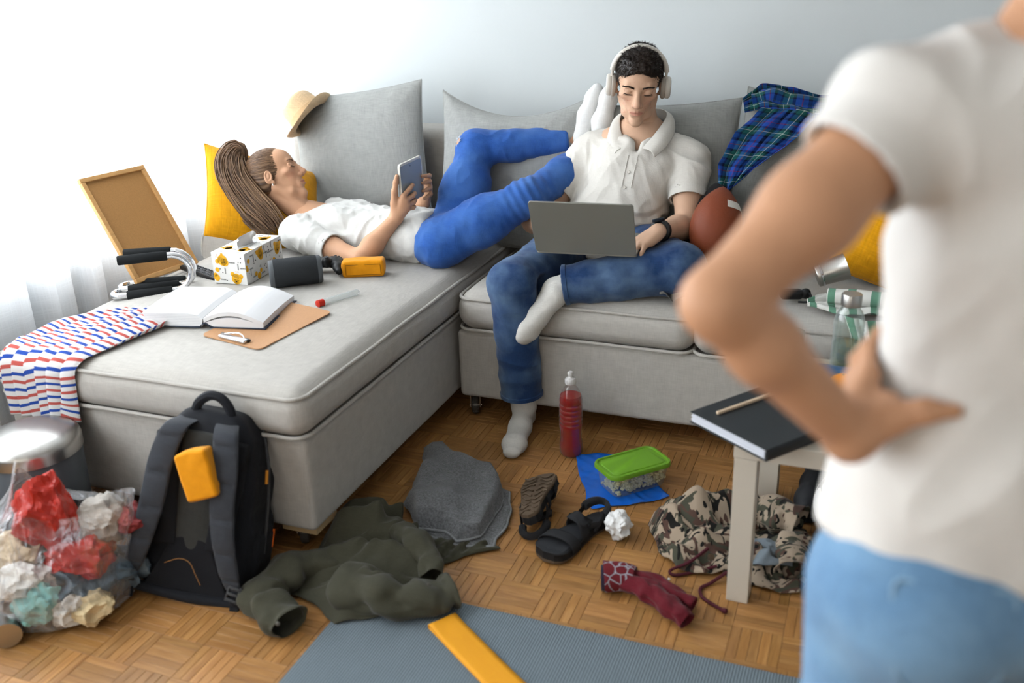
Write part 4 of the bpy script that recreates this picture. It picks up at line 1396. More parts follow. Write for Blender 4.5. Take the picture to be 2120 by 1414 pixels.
def resistance_band():
    m = mat('band_latex', (246, 170, 38), 0.6, spec=0.3, bump=0.05, bscale=500, var=0.03, vscale=10)
    d = np.array((0.822, -0.569)); p = np.array((0.569, 0.822)); o0 = np.array((-0.895, 1.752)); w_ = 0.078; L = 0.62
    z = 0.0072
    prof = [(L, 0.0015), (L * 0.6, 0.0015), (0.05, 0.0015), (0.02, 0.0018)]
    prof += [(-0.004 - 0.007 * math.sin(a), 0.0075 - 0.006 * math.cos(a)) for a in np.linspace(0.2, PI - 0.2, 8)]
    prof += [(0.02, 0.0105), (0.06, 0.0082), (L * 0.3, 0.0062), (L * 0.6, 0.0075), (L, 0.006)]
    P = smooth_path([(a, 0, b) for a, b in prof], 60); n = len(P); m2 = 7
    V = []
    for q in P:
        for j in range(m2):
            s = (j / (m2 - 1) - 0.5) * w_
            xy = o0 + d * q[0] + p * s
            V.append((xy[0], xy[1], z + q[2] + 0.0006 * math.sin(j * 1.7 + q[0] * 30)))
    o = mk('resistance_band', V, grid_faces(n, m2), m); modsolid(o, 0.0012, 0)
    tag(o, 'yellow rubber resistance band lying flat on the exercise mat', 'exercise band')


def jacket():
    olive = weave('olive_twill', (72, 71, 58), scale=600, var=0.12, bump=0.25, rough=0.85)
    th = thing('olive_jacket', 'dark olive jacket dropped on the floor by the chaise corner', 'jacket', (-1.18, 1.9, 0))
    hump = lambda x, y: 0.050 * np.exp(-((x + 1.29) ** 2 + (y - 2.02) ** 2) / 0.014) + 0.055 * np.exp(-((x + 1.15) ** 2 + (y - 1.82) ** 2) / 0.014)
    rumple('body', ([(-1.40, 2.10), (-1.33, 2.17), (-1.245, 2.19), (-1.17, 2.07)], [(-1.40, 1.75), (-1.28, 1.72), (-1.16, 1.665), (-1.03, 1.73)],
                    [(-1.40, 2.10), (-1.375, 1.92), (-1.40, 1.75)], [(-1.17, 2.07), (-1.06, 2.00), (-0.99, 1.88), (-1.03, 1.73)]), olive, 0.095, 0.036, 3, 130, 130, 0.9, hump, th, lean=0.6, fine=0.45)
    rumple('hem_flap', ([(-1.22, 2.08), (-1.12, 2.10), (-1.00, 2.10), (-0.90, 2.12)], [(-1.20, 1.96), (-1.08, 1.95), (-1.0, 2.00), (-0.885, 2.105)],
                        [(-1.22, 2.08), (-1.20, 1.96)], [(-0.90, 2.12), (-0.885, 2.105)]), olive, 0.06, 0.016, 8, 60, 40, 0.3, None, th)
    s1 = wrinkled_tube('sleeve', [(-1.26, 1.88, 0.030), (-1.35, 1.80, 0.042), (-1.375, 1.70, 0.040), (-1.315, 1.635, 0.036), (-1.24, 1.60, 0.034)], [0.05, 0.066, 0.058, 0.052, 0.054], olive, th, 0.60, 0.30, 7, 4)
    s2 = wrinkled_tube('sleeve', [(-1.19, 1.80, 0.045), (-1.10, 1.755, 0.050), (-1.01, 1.765, 0.044), (-0.95, 1.815, 0.040), (-0.915, 1.850, 0.036)], [0.06, 0.062, 0.055, 0.050, 0.052], olive, th, 0.68, 0.32, 7, 9)
    wrinkled_tube('collar', [(-1.15, 2.02, 0.065), (-1.09, 1.98, 0.075), (-1.02, 1.93, 0.06), (-0.985, 1.88, 0.045)], [0.028, 0.036, 0.034, 0.028], olive, th, 0.8, 0.28, 8, 12)
    for p in ((-0.955, 1.80, 0.078), (-0.93, 1.79, 0.06), (-1.245, 1.565, 0.062)):
        B().lathe([(0.0058, 0), (0.006, 0.002), (0.004, 0.0035), (0, 0.0035)], 12, TRS(p, (0.9, 0, 0.4))).out('snap_button', mat('snap_metal', (84, 82, 76), 0.4, metal=0.8), th)


def grey_towel():
    terry = mat('terry_grey', (112, 114, 117), 1.0, spec=0.05, sheen=0.4, var=0.45, vscale=150, bump=2.5, bscale=260, detail=6)
    hem = weave('towel_hem', (146, 149, 151), scale=700, var=0.08)
    th = thing('grey_towel', 'grey terry towel crumpled on the floor beside the socked foot', 'towel', (-1.1, 2.3, 0))
    rumple('under_fold', ([(-1.20, 2.44), (-1.08, 2.46), (-0.965, 2.40)], [(-1.12, 2.10), (-1.0, 2.075), (-0.905, 2.105)],
                          [(-1.20, 2.44), (-1.22, 2.25), (-1.12, 2.10)], [(-0.965, 2.40), (-0.915, 2.25), (-0.905, 2.105)]), terry, 0.14, 0.010, 2, 44, 50, 0.2, None, th, 0.007, lean=0.2, base=0.006, hem=hem)
    hump = lambda x, y: 0.028 + 0.03 * np.exp(-((x + 1.14) ** 2 + (y - 2.18) ** 2) / 0.012) + 0.025 * np.exp(-((x + 1.2) ** 2 + (y - 2.40) ** 2) / 0.012)
    rumple('top_fold', ([(-1.335, 2.55), (-1.28, 2.575), (-1.15, 2.47), (-1.06, 2.47), (-1.0, 2.41)], [(-1.135, 2.105), (-1.06, 2.115), (-1.0, 2.085), (-0.955, 2.12)],
                        [(-1.335, 2.55), (-1.275, 2.42), (-1.265, 2.36), (-1.235, 2.22), (-1.135, 2.105)], [(-1.0, 2.41), (-0.965, 2.33), (-0.95, 2.22), (-0.955, 2.12)]), terry, 0.15, 0.026, 15, 90, 100, 0.9, hump, th, 0.007, fine=0.25, lean=0.5, base=0.012, hem=hem)


def camo_material():
    m = mat('camouflage', (170, 150, 128), 0.9, spec=0.1, sheen=0.1)
    nt = m.node_tree; b = nt.nodes['Principled BSDF']
    uv = nd(nt, 'ShaderNodeUVMap'); uv.uv_map = 'UVMap'
    cur = None
    for i, (sc, th, col) in enumerate(((13, 0.53, (92, 70, 62)), (15, 0.545, (78, 78, 66)), (19, 0.59, (34, 33, 32)))):
        mp = nd(nt, 'ShaderNodeMapping'); mp.inputs['Location'].default_value = (i * 7.3, i * 3.1, 0); mp.inputs['Scale'].default_value = (1, 1.7, 1)
        nt.links.new(uv.outputs['UV'], mp.inputs['Vector'])
        n = nd(nt, 'ShaderNodeTexNoise'); n.inputs['Scale'].default_value = sc; n.inputs['Detail'].default_value = 1.2; n.inputs['Distortion'].default_value = 1.2
        nt.links.new(mp.outputs['Vector'], n.inputs['Vector'])
        gt = nd(nt, 'ShaderNodeMath', operation='GREATER_THAN'); gt.inputs[1].default_value = th
        nt.links.new(n.outputs['Fac'], gt.inputs[0])
        mx = nd(nt, 'ShaderNodeMix', data_type='RGBA')
        nt.links.new(gt.outputs[0], mx.inputs[0])
        if cur is None: mx.inputs[6].default_value = lin((176, 158, 138))
        else: nt.links.new(cur, mx.inputs[6])
        mx.inputs[7].default_value = lin(col); cur = mx.outputs[2]
    nt.links.new(cur, b.inputs['Base Color'])
    return m


def camo_shorts():
    cm = camo_material(); mesh = mat('lining_mesh', (128, 138, 146), 0.9, var=0.35, vscale=900, bump=0.5, bscale=900)
    th = thing('camouflage_shorts', 'camouflage shorts crumpled on the floor around the table leg', 'shorts', (-0.3, 2.3, 0))
    hump = lambda x, y: 0.075 * np.exp(-((x + 0.39) ** 2 + (y - 2.38) ** 2) / 0.011)
    rumple('seat', ([(-0.50, 2.42), (-0.44, 2.50), (-0.36, 2.50), (-0.29, 2.42)], [(-0.455, 2.21), (-0.40, 2.16), (-0.33, 2.15), (-0.26, 2.19)],
                    [(-0.50, 2.42), (-0.525, 2.33), (-0.455, 2.21)], [(-0.29, 2.42), (-0.27, 2.30), (-0.26, 2.19)]), cm, 0.085, 0.030, 5, 100, 100, 1.1, hump, th, lean=0.7)
    rumple('flap', ([(-0.30, 2.44), (-0.20, 2.46), (-0.09, 2.45)], [(-0.28, 2.15), (-0.18, 2.15), (-0.085, 2.15)],
                    [(-0.30, 2.44), (-0.29, 2.30), (-0.28, 2.15)], [(-0.09, 2.45), (-0.07, 2.30), (-0.085, 2.15)]), cm, 0.09, 0.030, 7, 70, 70, 0.5, None, th, lean=0.6)
    wrinkled_tube('leg', [(-0.26, 2.43, 0.055), (-0.19, 2.43, 0.06), (-0.11, 2.41, 0.055)], [0.055, 0.06, 0.062], cm, th, 0.75, 0.24, 9, 3, k=34)
    rumple('mesh_lining', ([(-0.245, 2.31), (-0.18, 2.32), (-0.12, 2.31)], [(-0.25, 2.20), (-0.18, 2.19), (-0.11, 2.21)],
                           [(-0.245, 2.31), (-0.25, 2.20)], [(-0.12, 2.31), (-0.11, 2.21)]), mesh, 0.05, 0.016, 9, 40, 40, 0.3, None, th, base=0.040)
    wrinkled_tube('leg', [(-0.12, 2.33, 0.05), (-0.115, 2.26, 0.05), (-0.11, 2.18, 0.045)], [0.035, 0.04, 0.04], cm, th, 0.8, 0.28, 9, 13, k=30)
    cord = mat('maroon_cord', (84, 34, 44), 0.9, bump=0.4, bscale=800)
    P = smooth_path([(-0.33, 2.22, 0.05), (-0.37, 2.17, 0.03), (-0.415, 2.15, 0.008), (-0.40, 2.135, 0.006), (-0.35, 2.165, 0.008), (-0.30, 2.19, 0.02)], 50)
    B().tube(P, 0.0042, 8).out('drawcord', cord, th)
    P = smooth_path([(-0.27, 2.17, 0.02), (-0.305, 2.13, 0.006), (-0.325, 2.10, 0.0055), (-0.315, 2.065, 0.0055), (-0.28, 2.04, 0.0055), (-0.254, 2.026, 0.006)], 40)
    o = B().tube(P, 0.0046, 8).out('drawcord', cord, th)
    B().lathe([(0, -0.008), (0.006, -0.006), (0.0075, 0), (0.006, 0.006), (0, 0.008)], 14, TRS((-0.252, 2.024, 0.0078), (0.3, 1.2, 0))).out('knot', cord, o)
    B().lathe([(0.006, -0.004), (0.010, -0.004), (0.010, 0.004), (0.006, 0.004)], 18, TRS((-0.315, 2.18, 0.05), (0.5, 0.2, 0))).out('eyelet', CHROME, th)


def rolled_socks():
    mr = weave('maroon_knit', (104, 30, 40), scale=500, var=0.14, bump=0.4); dk = weave('navy_knit', (50, 44, 62), scale=500, var=0.14)
    th = thing('rolled_socks', 'pair of maroon socks rolled together on the parquet', 'socks', (-0.45, 2.0, 0))
    wrinkled_tube('foot', [(-0.515, 2.035, 0.032), (-0.44, 2.01, 0.034), (-0.375, 1.965, 0.03), (-0.328, 1.938, 0.022)], [0.026, 0.031, 0.027, 0.022], mr, th, 0.85, 0.22, 11, 2, zmin=0.002)
    wrinkled_tube('foot', [(-0.515, 2.05, 0.032), (-0.44, 2.045, 0.034), (-0.375, 2.018, 0.03), (-0.325, 2.005, 0.022)], [0.024, 0.025, 0.022, 0.018], mr, th, 0.85, 0.22, 11, 6, zmin=0.002)
    cuffm = mat('patterned_cuff', (112, 38, 46), 0.9)
    nt = cuffm.node_tree; tc = nd(nt, 'ShaderNodeTexCoord')
    vo = nd(nt, 'ShaderNodeTexVoronoi'); vo.feature = 'DISTANCE_TO_EDGE'; vo.inputs['Scale'].default_value = 34
    nt.links.new(tc.outputs['Object'], vo.inputs['Vector'])
    nt.links.new(ramp(nt, vo.outputs['Distance'], [(0.0, (186, 186, 196)), (0.05, (120, 100, 108)), (0.08, (116, 36, 44))]), nt.nodes['Principled BSDF'].inputs['Base Color'])
    wrinkled_tube('cuff', [(-0.488, 2.045, 0.036), (-0.52, 2.045, 0.038), (-0.565, 2.03, 0.036)], [0.030, 0.041, 0.044], cuffm, th, 0.85, 0.08, 9, 5, k=26, zmin=0.002)
    wrinkled_tube('toe_lining', [(-0.53, 2.04, 0.034), (-0.572, 2.028, 0.033)], [0.034, 0.036], dk, th, 0.85, 0.05, 9, 5, k=12, zmin=0.002)


def sandal(name, label, M, seed=0):
    """a trekking sandal: y from heel to toe, z up from the sole"""
    th = thing(name, label, 'sandal', tuple(M.translation)[:3], M.to_euler(), 'pair of black sandals')
    L = 0.272
    tt = np.linspace(0, 1, 40)
    def halfw(t): return 0.030 + 0.022 * np.clip((t - 0.25) / 0.45, 0, 1) ** 1.2 * 1 + 0.0 * t
    out = []
    for t in np.linspace(0, 1, 30):
        e = min(1.0, math.sqrt(max(0, 1 - ((abs(t - 0.5) - 0.34) / 0.16) ** 2))) if abs(t - 0.5) > 0.34 else 1.0
        out.append((t, halfw(t) * e))
    def ring(scale, z):
        rt = [(w_ * scale + 0.004 * math.sin(PI * t), t * L, z + 0.010 * max(0, t - 0.75) ** 1.4 * 4) for t, w_ in out]
        lf = [(-w_ * scale + 0.007 * math.sin(PI * t), t * L, z + 0.010 * max(0, t - 0.75) ** 1.4 * 4) for t, w_ in out[::-1]]
        return rt + lf
    def shell(name, rings, m):
        n = len(rings[0]); V = sum(rings, []); F = []
        for i in range(len(rings) - 1):
            for k in range(n):
                F.append((i * n + k, i * n + (k + 1) % n, (i + 1) * n + (k + 1) % n, (i + 1) * n + k))
        F.append(tuple(range(n))[::-1]); F.append(tuple((len(rings) - 1) * n + k for k in range(n)))
        return mk(name, V, F, m, th, world=False, smooth=False)
    rub = mat('sandal_tread', (96, 80, 64), 0.85, var=0.15, vscale=40, bump=0.2); mid = mat('sandal_black', (30, 31, 33), 0.7, bump=0.2, bscale=300)
    tr = shell('tread', [ring(0.96, 0.0), ring(1.03, 0.004), ring(1.03, 0.009)], rub)
    shell('midsole', [ring(1.02, 0.009), ring(0.99, 0.020), ring(1.03, 0.029), ring(0.96, 0.031)], mid)
    shell('footbed', [ring(0.92, 0.031), ring(0.88, 0.0325)], mat('sandal_footbed', (46, 48, 52), 0.75, bump=0.3, bscale=200))
    # tread blocks
    r = random.Random(seed)
    for k in range(9):
        t = 0.09 + k * 0.098
        w_ = float(np.interp(t, [o[0] for o in out], [o[1] for o in out])) * 0.86
        for s in (-1, 1):
            P = [(0.005 + s * w_ * q, t * L + 0.010 * math.sin(q * 5 + k), -0.0012) for q in np.linspace(0.12, 1, 8)]
            B().tube(P, 0.0036, 6, flat=((0, 0, 1), 0.6)).out('tread_block', rub, tr, world=False)
    strap = mat('sandal_strap', (36, 37, 40), 0.8, bump=0.3, bscale=600)
    def band(name, t, w_, h, wid, slant=0.0, thick=0.004):
        hw = float(np.interp(t, [o[0] for o in out], [o[1] for o in out])) + 0.002
        n, m_ = 22, 6; V = []
        for i in range(n):
            a = PI * i / (n - 1)
            for j in range(m_):
                s = (j / (m_ - 1) - 0.5) * wid
                V.append((0.005 + hw * math.cos(a), t * L + s + slant * math.cos(a), 0.020 + h * math.sin(a) ** 0.75 * (1 - 0.10 * (j / (m_ - 1))) if 0 < i < n - 1 else 0.014))
        o = mk(name, V, grid_faces(n, m_), strap, th, world=False); modsolid(o, thick, 0); return o
    band('toe_strap', 0.73, 0, 0.036, 0.034, 0.010); b2 = band('instep_strap', 0.44, 0, 0.056, 0.032, -0.014)
    o = mk('strap_tab', [(-0.035, 0.44 * L - 0.018, 0.066), (0.030, 0.44 * L - 0.02, 0.070), (0.032, 0.44 * L + 0.016, 0.068), (-0.032, 0.44 * L + 0.018, 0.064)], [(0, 1, 2, 3)], strap, th, world=False); modsolid(o, 0.004, 0)
    P = [(0.005 + 0.036 * math.cos(a), 0.16 * L - 0.040 * math.sin(a), 0.058 + 0.010 * math.sin(a)) for a in np.linspace(-0.1, PI + 0.1, 20)]
    B().tube(P, 0.013, 8, flat=((0, 1, 0), 0.25)).out('heel_strap', strap, th, world=False)
    for s in (-1, 1):
        B().tube([(0.005 + s * 0.037, 0.16 * L, 0.058), (0.005 + s * 0.040, 0.26 * L, 0.040), (0.005 + s * 0.040, 0.34 * L, 0.024)], 0.010, 8, flat=((1, 0, 0), 0.25)).out('side_strap', strap, th, world=False)
        B().tube([(0.005 + s * 0.040, 0.26 * L, 0.040), (0.005 + s * 0.038, 0.42 * L, 0.055)], 0.009, 8, flat=((1, 0, 0), 0.25)).out('side_strap', strap, th, world=False)
    return th


def crumpled(name, label, c, r, m, seed, cat='paper', flat=1.0, n=5, amp=0.35, lump=0.0):
    """a wad: facets pressed in by random planes; lump stretches it into an irregular scrap"""
    bm = bmesh.new(); bmesh.ops.create_icosphere(bm, subdivisions=n, radius=1.0)
    V = np.array([v.co[:] for v in bm.verts]); F = [tuple(v.index for v in f.verts) for f in bm.faces]; bm.free()
    rs = np.random.default_rng(seed)
    if lump: V = V * (1 + lump * vnoise(V, 1.3, seed, 1))[:, None] * np.array((1 + lump * rs.random(), 1 - 0.4 * lump * rs.random(), 1.0))
    D = rs.normal(size=(46, 3)); D /= np.linalg.norm(D, axis=1, keepdims=True)
    for d in D:
        h = 1 - 0.6 * amp * rs.random(); t = V @ d
        V -= np.clip(t - h, 0, 1)[:, None] * d * 1.2
    V = V * (1 - 0.9 * amp * np.abs(vnoise(V, 1.9, seed + 3, 2)))[:, None]
    V = V * (1 + 0.10 * vnoise(V, 5, seed + 1, 3))[:, None] * r * (1 + 0.5 * amp); V[:, 2] *= flat
    V[:, 2] -= V[:, 2].min()
    o = mk(name, V + np.array(c), F, m, smooth=False)
    tag(o, label, cat); return o


def drink_bottle():
    c = (-0.866, 2.702)
    th = thing('drink_bottle', 'clear sports bottle of red drink standing before the sofa', 'bottle', (*c, 0))
    r = 0.0385
    prof = [(0.0, 0.004), (0.024, 0.0), (0.033, 0.002), (r, 0.012), (r, 0.045), (r * 0.93, 0.06), (r * 0.92, 0.085), (r, 0.105)]
    z = 0.112
    for k in range(5):
        prof += [(r, z), (r * 0.955, z + 0.004), (r, z + 0.008)]; z += 0.017
    prof += [(r, 0.200), (r * 0.93, 0.214), (r * 0.72, 0.232), (r * 0.50, 0.245), (0.0145, 0.252), (0.0140, 0.262)]
    wall = clear('bottle_clear', (252, 250, 250), 0.02, 0.45, 0.3)
    red = mat('red_drink', (160, 14, 8), 0.16, spec=0.4, coat=0.25)
    B().lathe(prof, 36, TRS((*c, 0))).out('bottle_wall', wall, th)
    liq = [(max(0, a - 0.0016), b + 0.002) for a, b in prof if b < 0.216] + [(0.0, 0.216)]
    B().lathe(liq, 36, TRS((*c, 0))).out('red_drink', red, th)
    capm = mat('cap_white', (228, 226, 224), 0.35, alpha=1)
    o = B().lathe([(0.0, 0.256), (0.0175, 0.256), (0.0185, 0.258), (0.0185, 0.270), (0.016, 0.275), (0.010, 0.277), (0.0075, 0.279), (0.0075, 0.287), (0.0095, 0.288), (0.0095, 0.294), (0.007, 0.297), (0, 0.297)], 28, TRS((*c, 0))).out('sport_cap', capm, th)
    return th


def popcorn_box():
    c = np.array((-0.622, 2.556)); ang = math.atan2(0.73, 0.685)
    th = thing('food_box', 'clear plastic box of popcorn with a green lid on the blue bag', 'food container', (c[0], c[1], 0.010), (0, 0, ang))
    W, D, Hh = 0.206, 0.122, 0.070
    wall = clear('box_clear', (246, 251, 251), 0.08, 0.55, 0.5)
    def resample(Q, n=64):
        Q = np.concatenate([Q, Q[:1]]); d = np.concatenate([[0], np.cumsum(np.linalg.norm(np.diff(Q, axis=0), axis=1))]); t = np.linspace(0, d[-1], n, endpoint=False)
        return np.stack([np.interp(t, d, Q[:, i]) for i in range(3)], 1)
    def hull(name, specs, m, cap0=True, cap1=False):
        R = [resample(loop_rect(-a / 2, a / 2, -b / 2, b / 2, z, rr, 6)) for a, b, z, rr in specs]
        V = np.concatenate(R); n = 64; F = [(i * n + j, i * n + (j + 1) % n, (i + 1) * n + (j + 1) % n, (i + 1) * n + j) for i in range(len(R) - 1) for j in range(n)]
        if cap0: F.append(tuple(range(n))[::-1])
        if cap1: F.append(tuple((len(R) - 1) * n + j for j in range(n)))
        return mk(name, V, F, m, th, world=False)
    hull('box', [(W * 0.86, D * 0.82, 0.0, 0.02), (W * 0.89, D * 0.86, 0.004, 0.024), (W, D, Hh, 0.026)], wall)
    green = mat('lid_green', (116, 170, 44), 0.4, spec=0.4)
    lid = hull('lid', [(W * 1.03, D * 1.05, Hh - 0.006, 0.028), (W * 1.06, D * 1.10, Hh - 0.004, 0.03), (W * 1.06, D * 1.10, Hh + 0.006, 0.03), (W * 1.04, D * 1.07, Hh + 0.010, 0.029),
                       (W * 0.99, D * 0.98, Hh + 0.010, 0.026), (W * 0.97, D * 0.95, Hh + 0.006, 0.025), (W * 0.90, D * 0.83, Hh + 0.006, 0.02), (W * 0.88, D * 0.80, Hh + 0.0085, 0.02)], green, False, True)
    # popcorn
    r = random.Random(2); pc = B()
    bm = bmesh.new(); bmesh.ops.create_icosphere(bm, subdivisions=1, radius=1.0)
    IV = np.array([v.co[:] for v in bm.verts]); IF = [tuple(v.index for v in f.verts) for f in bm.faces]; bm.free()
    for k in range(900):
        x = r.uniform(-0.086, 0.088); y = r.uniform(-0.044, 0.044)
        top = 0.018 + 0.040 * min(1, max(0, (x + 0.06) / 0.09))
        if x < -0.04 and r.random() < 0.8: continue
        z = r.uniform(0.009, top)
        if not (abs(y) > 0.028 or z > top - 0.014 or x > 0.07): continue
        for q in range(3):
            pc.add(IV * r.uniform(0.0036, 0.0056) + np.array((x + r.uniform(-1, 1) * 0.004, y + r.uniform(-1, 1) * 0.004, z + r.uniform(-1, 1) * 0.004)), IF)
    o = pc.out('popcorn', mat('popcorn', (252, 242, 188), 0.8, var=0.08, vscale=120), th, world=False); o['kind'] = 'stuff'


def blue_bag():
    m = mat('blue_polythene', (22, 112, 228), 0.2, spec=0.7, var=0.15, vscale=8, bump=0.5, bscale=60)
    o = rumple('blue_bag', ([(-0.850, 2.692), (-0.775, 2.725), (-0.70, 2.745)], [(-0.705, 2.390), (-0.61, 2.44), (-0.497, 2.525)],
                            [(-0.850, 2.692), (-0.795, 2.57), (-0.705, 2.390)], [(-0.70, 2.745), (-0.60, 2.66), (-0.497, 2.525)]), m, 0.09, 0.006, 5, 90, 80, 0.4, None, None, 0.0008, fine=0.5, lean=0.3, edge=20)
    tag(o, 'crinkled blue plastic bag flat on the floor under the popcorn box', 'plastic bag')


def backpack():
    org = (-1.585, 1.640, 0.010); yaw = 0.16; lean = 0.30
    M = Matrix.Translation(org) @ Euler((0, 0, yaw)).to_matrix().to_4x4() @ Euler((-lean, 0.12, 0)).to_matrix().to_4x4()
    th = thing('backpack', 'black backpack leaning on the chaise with straps facing out', 'backpack', org, M.to_euler())
    nyl = weave('black_nylon', (34, 36, 41), scale=800, var=0.15, bump=0.2, rough=0.7, sheen=0.05); msh = mat('black_mesh', (26, 28, 33), 0.85, bump=0.9, bscale=700)
    panel = weave('charcoal_panel', (60, 61, 59), scale=700, var=0.1, rough=0.8)
    s = SDF((-0.24, -0.06, -0.03), (0.24, 0.30, 0.56), 0.005)
    for z, w_, d in ((0.05, 0.150, 0.085), (0.16, 0.150, 0.095), (0.28, 0.140, 0.090), (0.38, 0.120, 0.078), (0.43, 0.095, 0.06)):
        s.box((0, d + 0.008, z), (w_, d, 0.06), r=0.04, k=0.05)
    s.box((0, 0.19, 0.15), (0.11, 0.035, 0.11), r=0.03, k=0.03)        # front pocket
    for q in (-1, 1): s.box((q * 0.150, 0.10, 0.10), (0.014, 0.05, 0.075), r=0.012, k=0.015)
    V, F = s.mesh(); V += 0.003 * normals(V, F) * vnoise(V, 16, 3)[:, None]
    mk('body', V, F, nyl, th, world=False)
    def pad(name, lo, hi, m, rot=0.0, r=0.008, bul=0.006):
        V, F = rounded_box(lo, hi, r, 2, 0, 10)
        c = (np.array(lo) + np.array(hi)) / 2; h = (np.array(hi) - np.array(lo)) / 2; q = (V - c) / h
        V[:, 1] -= bul * (1 - q[:, 0] ** 2) * (1 - q[:, 2] ** 2) * (q[:, 1] < 0)
        V = xf(TRS(tuple(c), (0, rot, 0)), V - c)
        return mk(name, V, F, m, th, world=False)
    pad('center_panel', (-0.055, -0.006, 0.06), (0.055, 0.014, 0.44), panel)
    pad('side_padding', (-0.118, -0.012, 0.13), (-0.048, 0.014, 0.43), msh, -0.06); pad('side_padding', (0.048, -0.012, 0.13), (0.118, 0.014, 0.43), msh, 0.06)
    V = [(-0.12, -0.008, 0.012), (0.12, -0.008, 0.012), (0.055, -0.010, 0.15), (0.0, -0.010, 0.175), (-0.055, -0.010, 0.15)]
    V = np.array(V + [(a, b + 0.02, c) for a, b, c in V]); n = 5
    modbev(mk('lumbar_pad', V, [(0, 1, 2, 3, 4)] + [tuple(range(5, 10))[::-1]] + [(i, 5 + i, 5 + (i + 1) % n, (i + 1) % n) for i in range(n)], msh, th, world=False, smooth=False), 0.006, 3)
    B().tube(smooth_path([(-0.135, -0.004, 0.006), (0, -0.010, 0.002), (0.135, -0.004, 0.006)], 20), 0.014, 10).out('base_roll', nyl, th, world=False)
    # shoulder straps: padded ribbons
    strapm = weave('strap_nylon', (60, 63, 69), scale=700, var=0.12, bump=0.25, rough=0.75)
    for q in (-1, 1):
        ctr = smooth_path([(q * 0.048, 0.030, 0.470), (q * 0.070, -0.022, 0.445), (q * 0.088, -0.042, 0.36), (q * 0.094, -0.050, 0.27), (q * 0.108, -0.050, 0.18), (q * 0.128, -0.042, 0.10), (q * 0.142, -0.034, 0.055)], 60)
        t = np.linspace(0, 1, 60); wid = np.interp(t, [0, 0.2, 0.55, 0.85, 1], [0.030, 0.035, 0.034, 0.027, 0.020]); V = []; m_ = 12
        seams = np.exp(-((((t * 6.0 + 0.15) % 1.0) - 0.5) / 0.09) ** 2)
        for i in range(60):
            th_ = 0.0095 * (1 - 0.75 * seams[i] * (0.1 < t[i] < 0.9)) * (1 - 0.5 * max(0, t[i] - 0.85) / 0.15)
            for j in range(m_):
                a = 2 * PI * j / m_
                cx = abs(math.cos(a)) ** 0.5 * math.copysign(1, math.cos(a)); sy = abs(math.sin(a)) ** 0.8 * math.copysign(1, math.sin(a))
                V.append((ctr[i][0] + wid[i] * cx, ctr[i][1] + th_ * sy, ctr[i][2]))
        F = [(i * m_ + j, i * m_ + (j + 1) % m_, (i + 1) * m_ + (j + 1) % m_, (i + 1) * m_ + j) for i in range(59) for j in range(m_)]
        o = mk('shoulder_strap', V, F, strapm, th, world=False)
        e = ctr[-1]
        web = [(e[0], e[1] + 0.002, e[2] + 0.02), (e[0] + q * 0.008, e[1] - 0.004, e[2] - 0.02), (e[0] + q * 0.004, e[1] + 0.010, e[2] - 0.045)]
        B().tube(smooth_path(web, 14), 0.0125, 8, flat=((0, 1, 0.2), 0.18)).out('webbing', nyl, o, world=False)
        bk = B()
        Mb = TRS((e[0] + q * 0.005, e[1] - 0.008, e[2] - 0.006), (-0.1, q * 0.15, 0))
        bk.rbox((-0.019, -0.003, -0.022), (-0.013, 0.004, 0.022), 0.002, Mb, 1); bk.rbox((0.013, -0.003, -0.022), (0.019, 0.004, 0.022), 0.002, Mb, 1)
        for z in (-0.020, -0.004, 0.012): bk.rbox((-0.015, -0.005, z), (0.015, 0.003, z + 0.008), 0.002, Mb, 1)
        bk.out('buckle', DARKGREY, o, world=False)
        B().rbox((e[0] + q * 0.006 - 0.013, e[1] + 0.004, e[2] - 0.075), (e[0] + q * 0.006 + 0.013, e[1] + 0.012, e[2] - 0.045), 0.003).out('strap_end', nyl, o, world=False)
    # grab handle
    P = smooth_path([(-0.050, 0.045, 0.462), (-0.046, 0.040, 0.500), (-0.015, 0.036, 0.528), (0.020, 0.036, 0.526), (0.046, 0.040, 0.497), (0.052, 0.045, 0.462)], 40)
    B().tube(P, 0.013, 8, flat=((1, 0, 0), 0.28) if False else ((0, 1, 0), 1.0)).out('grab_handle', nyl, th, world=False)
    # side details
    zp = smooth_path([(0.112, 0.11, 0.445), (0.146, 0.09, 0.36), (0.158, 0.09, 0.25), (0.162, 0.09, 0.12)], 30)
    B().tube(zp, 0.0045, 6).out('zip', DARKGREY, th, world=False)
    amb = mat('amber_pull', (214, 140, 40), 0.6)
    B().tube([(0.150, 0.075, 0.35), (0.156, 0.068, 0.315)], 0.004, 6).out('zip_pull', amb, th, world=False)
    B().box((0.162, 0.135, 0.125), (0.167, 0.139, 0.175)).out('orange_tag', mat('orange_tag', (240, 110, 30), 0.6), th, world=False, smooth=False)
    P = smooth_path([(-0.060, -0.0185, 0.085), (-0.02, -0.022, 0.105), (0.01, -0.022, 0.10), (0.03, -0.021, 0.07), (0.045, -0.019, 0.045)], 24)
    B().tube(P, 0.0010, 5).out('stitch_line', mat('tan_thread', (172, 124, 72), 0.8), th, world=False)
    P = smooth_path([(-0.145, 0.02, 0.10), (-0.178, 0.03, 0.10), (-0.186, 0.05, 0.06), (-0.178, 0.06, 0.0)], 20)
    B().tube(P, 0.011, 8, flat=((1, 0, 0), 0.3)).out('side_loop', nyl, th, world=False)
    Mp = M @ TRS((0.008, -0.062, 0.292), (PI / 2, 0, 0)) @ TRS((0, 0, 0), (0, 0.0, 1.25))
    soft_pouch('orange_pouch', 'orange cloth pouch hanging on the black backpack', M @ TRS((0.026, -0.022, 0.345), (0.05, -0.40, 0)) @ TRS((0, -0.03, -0.060)), 0.084, 0.052, 0.125, 7, rim=False)


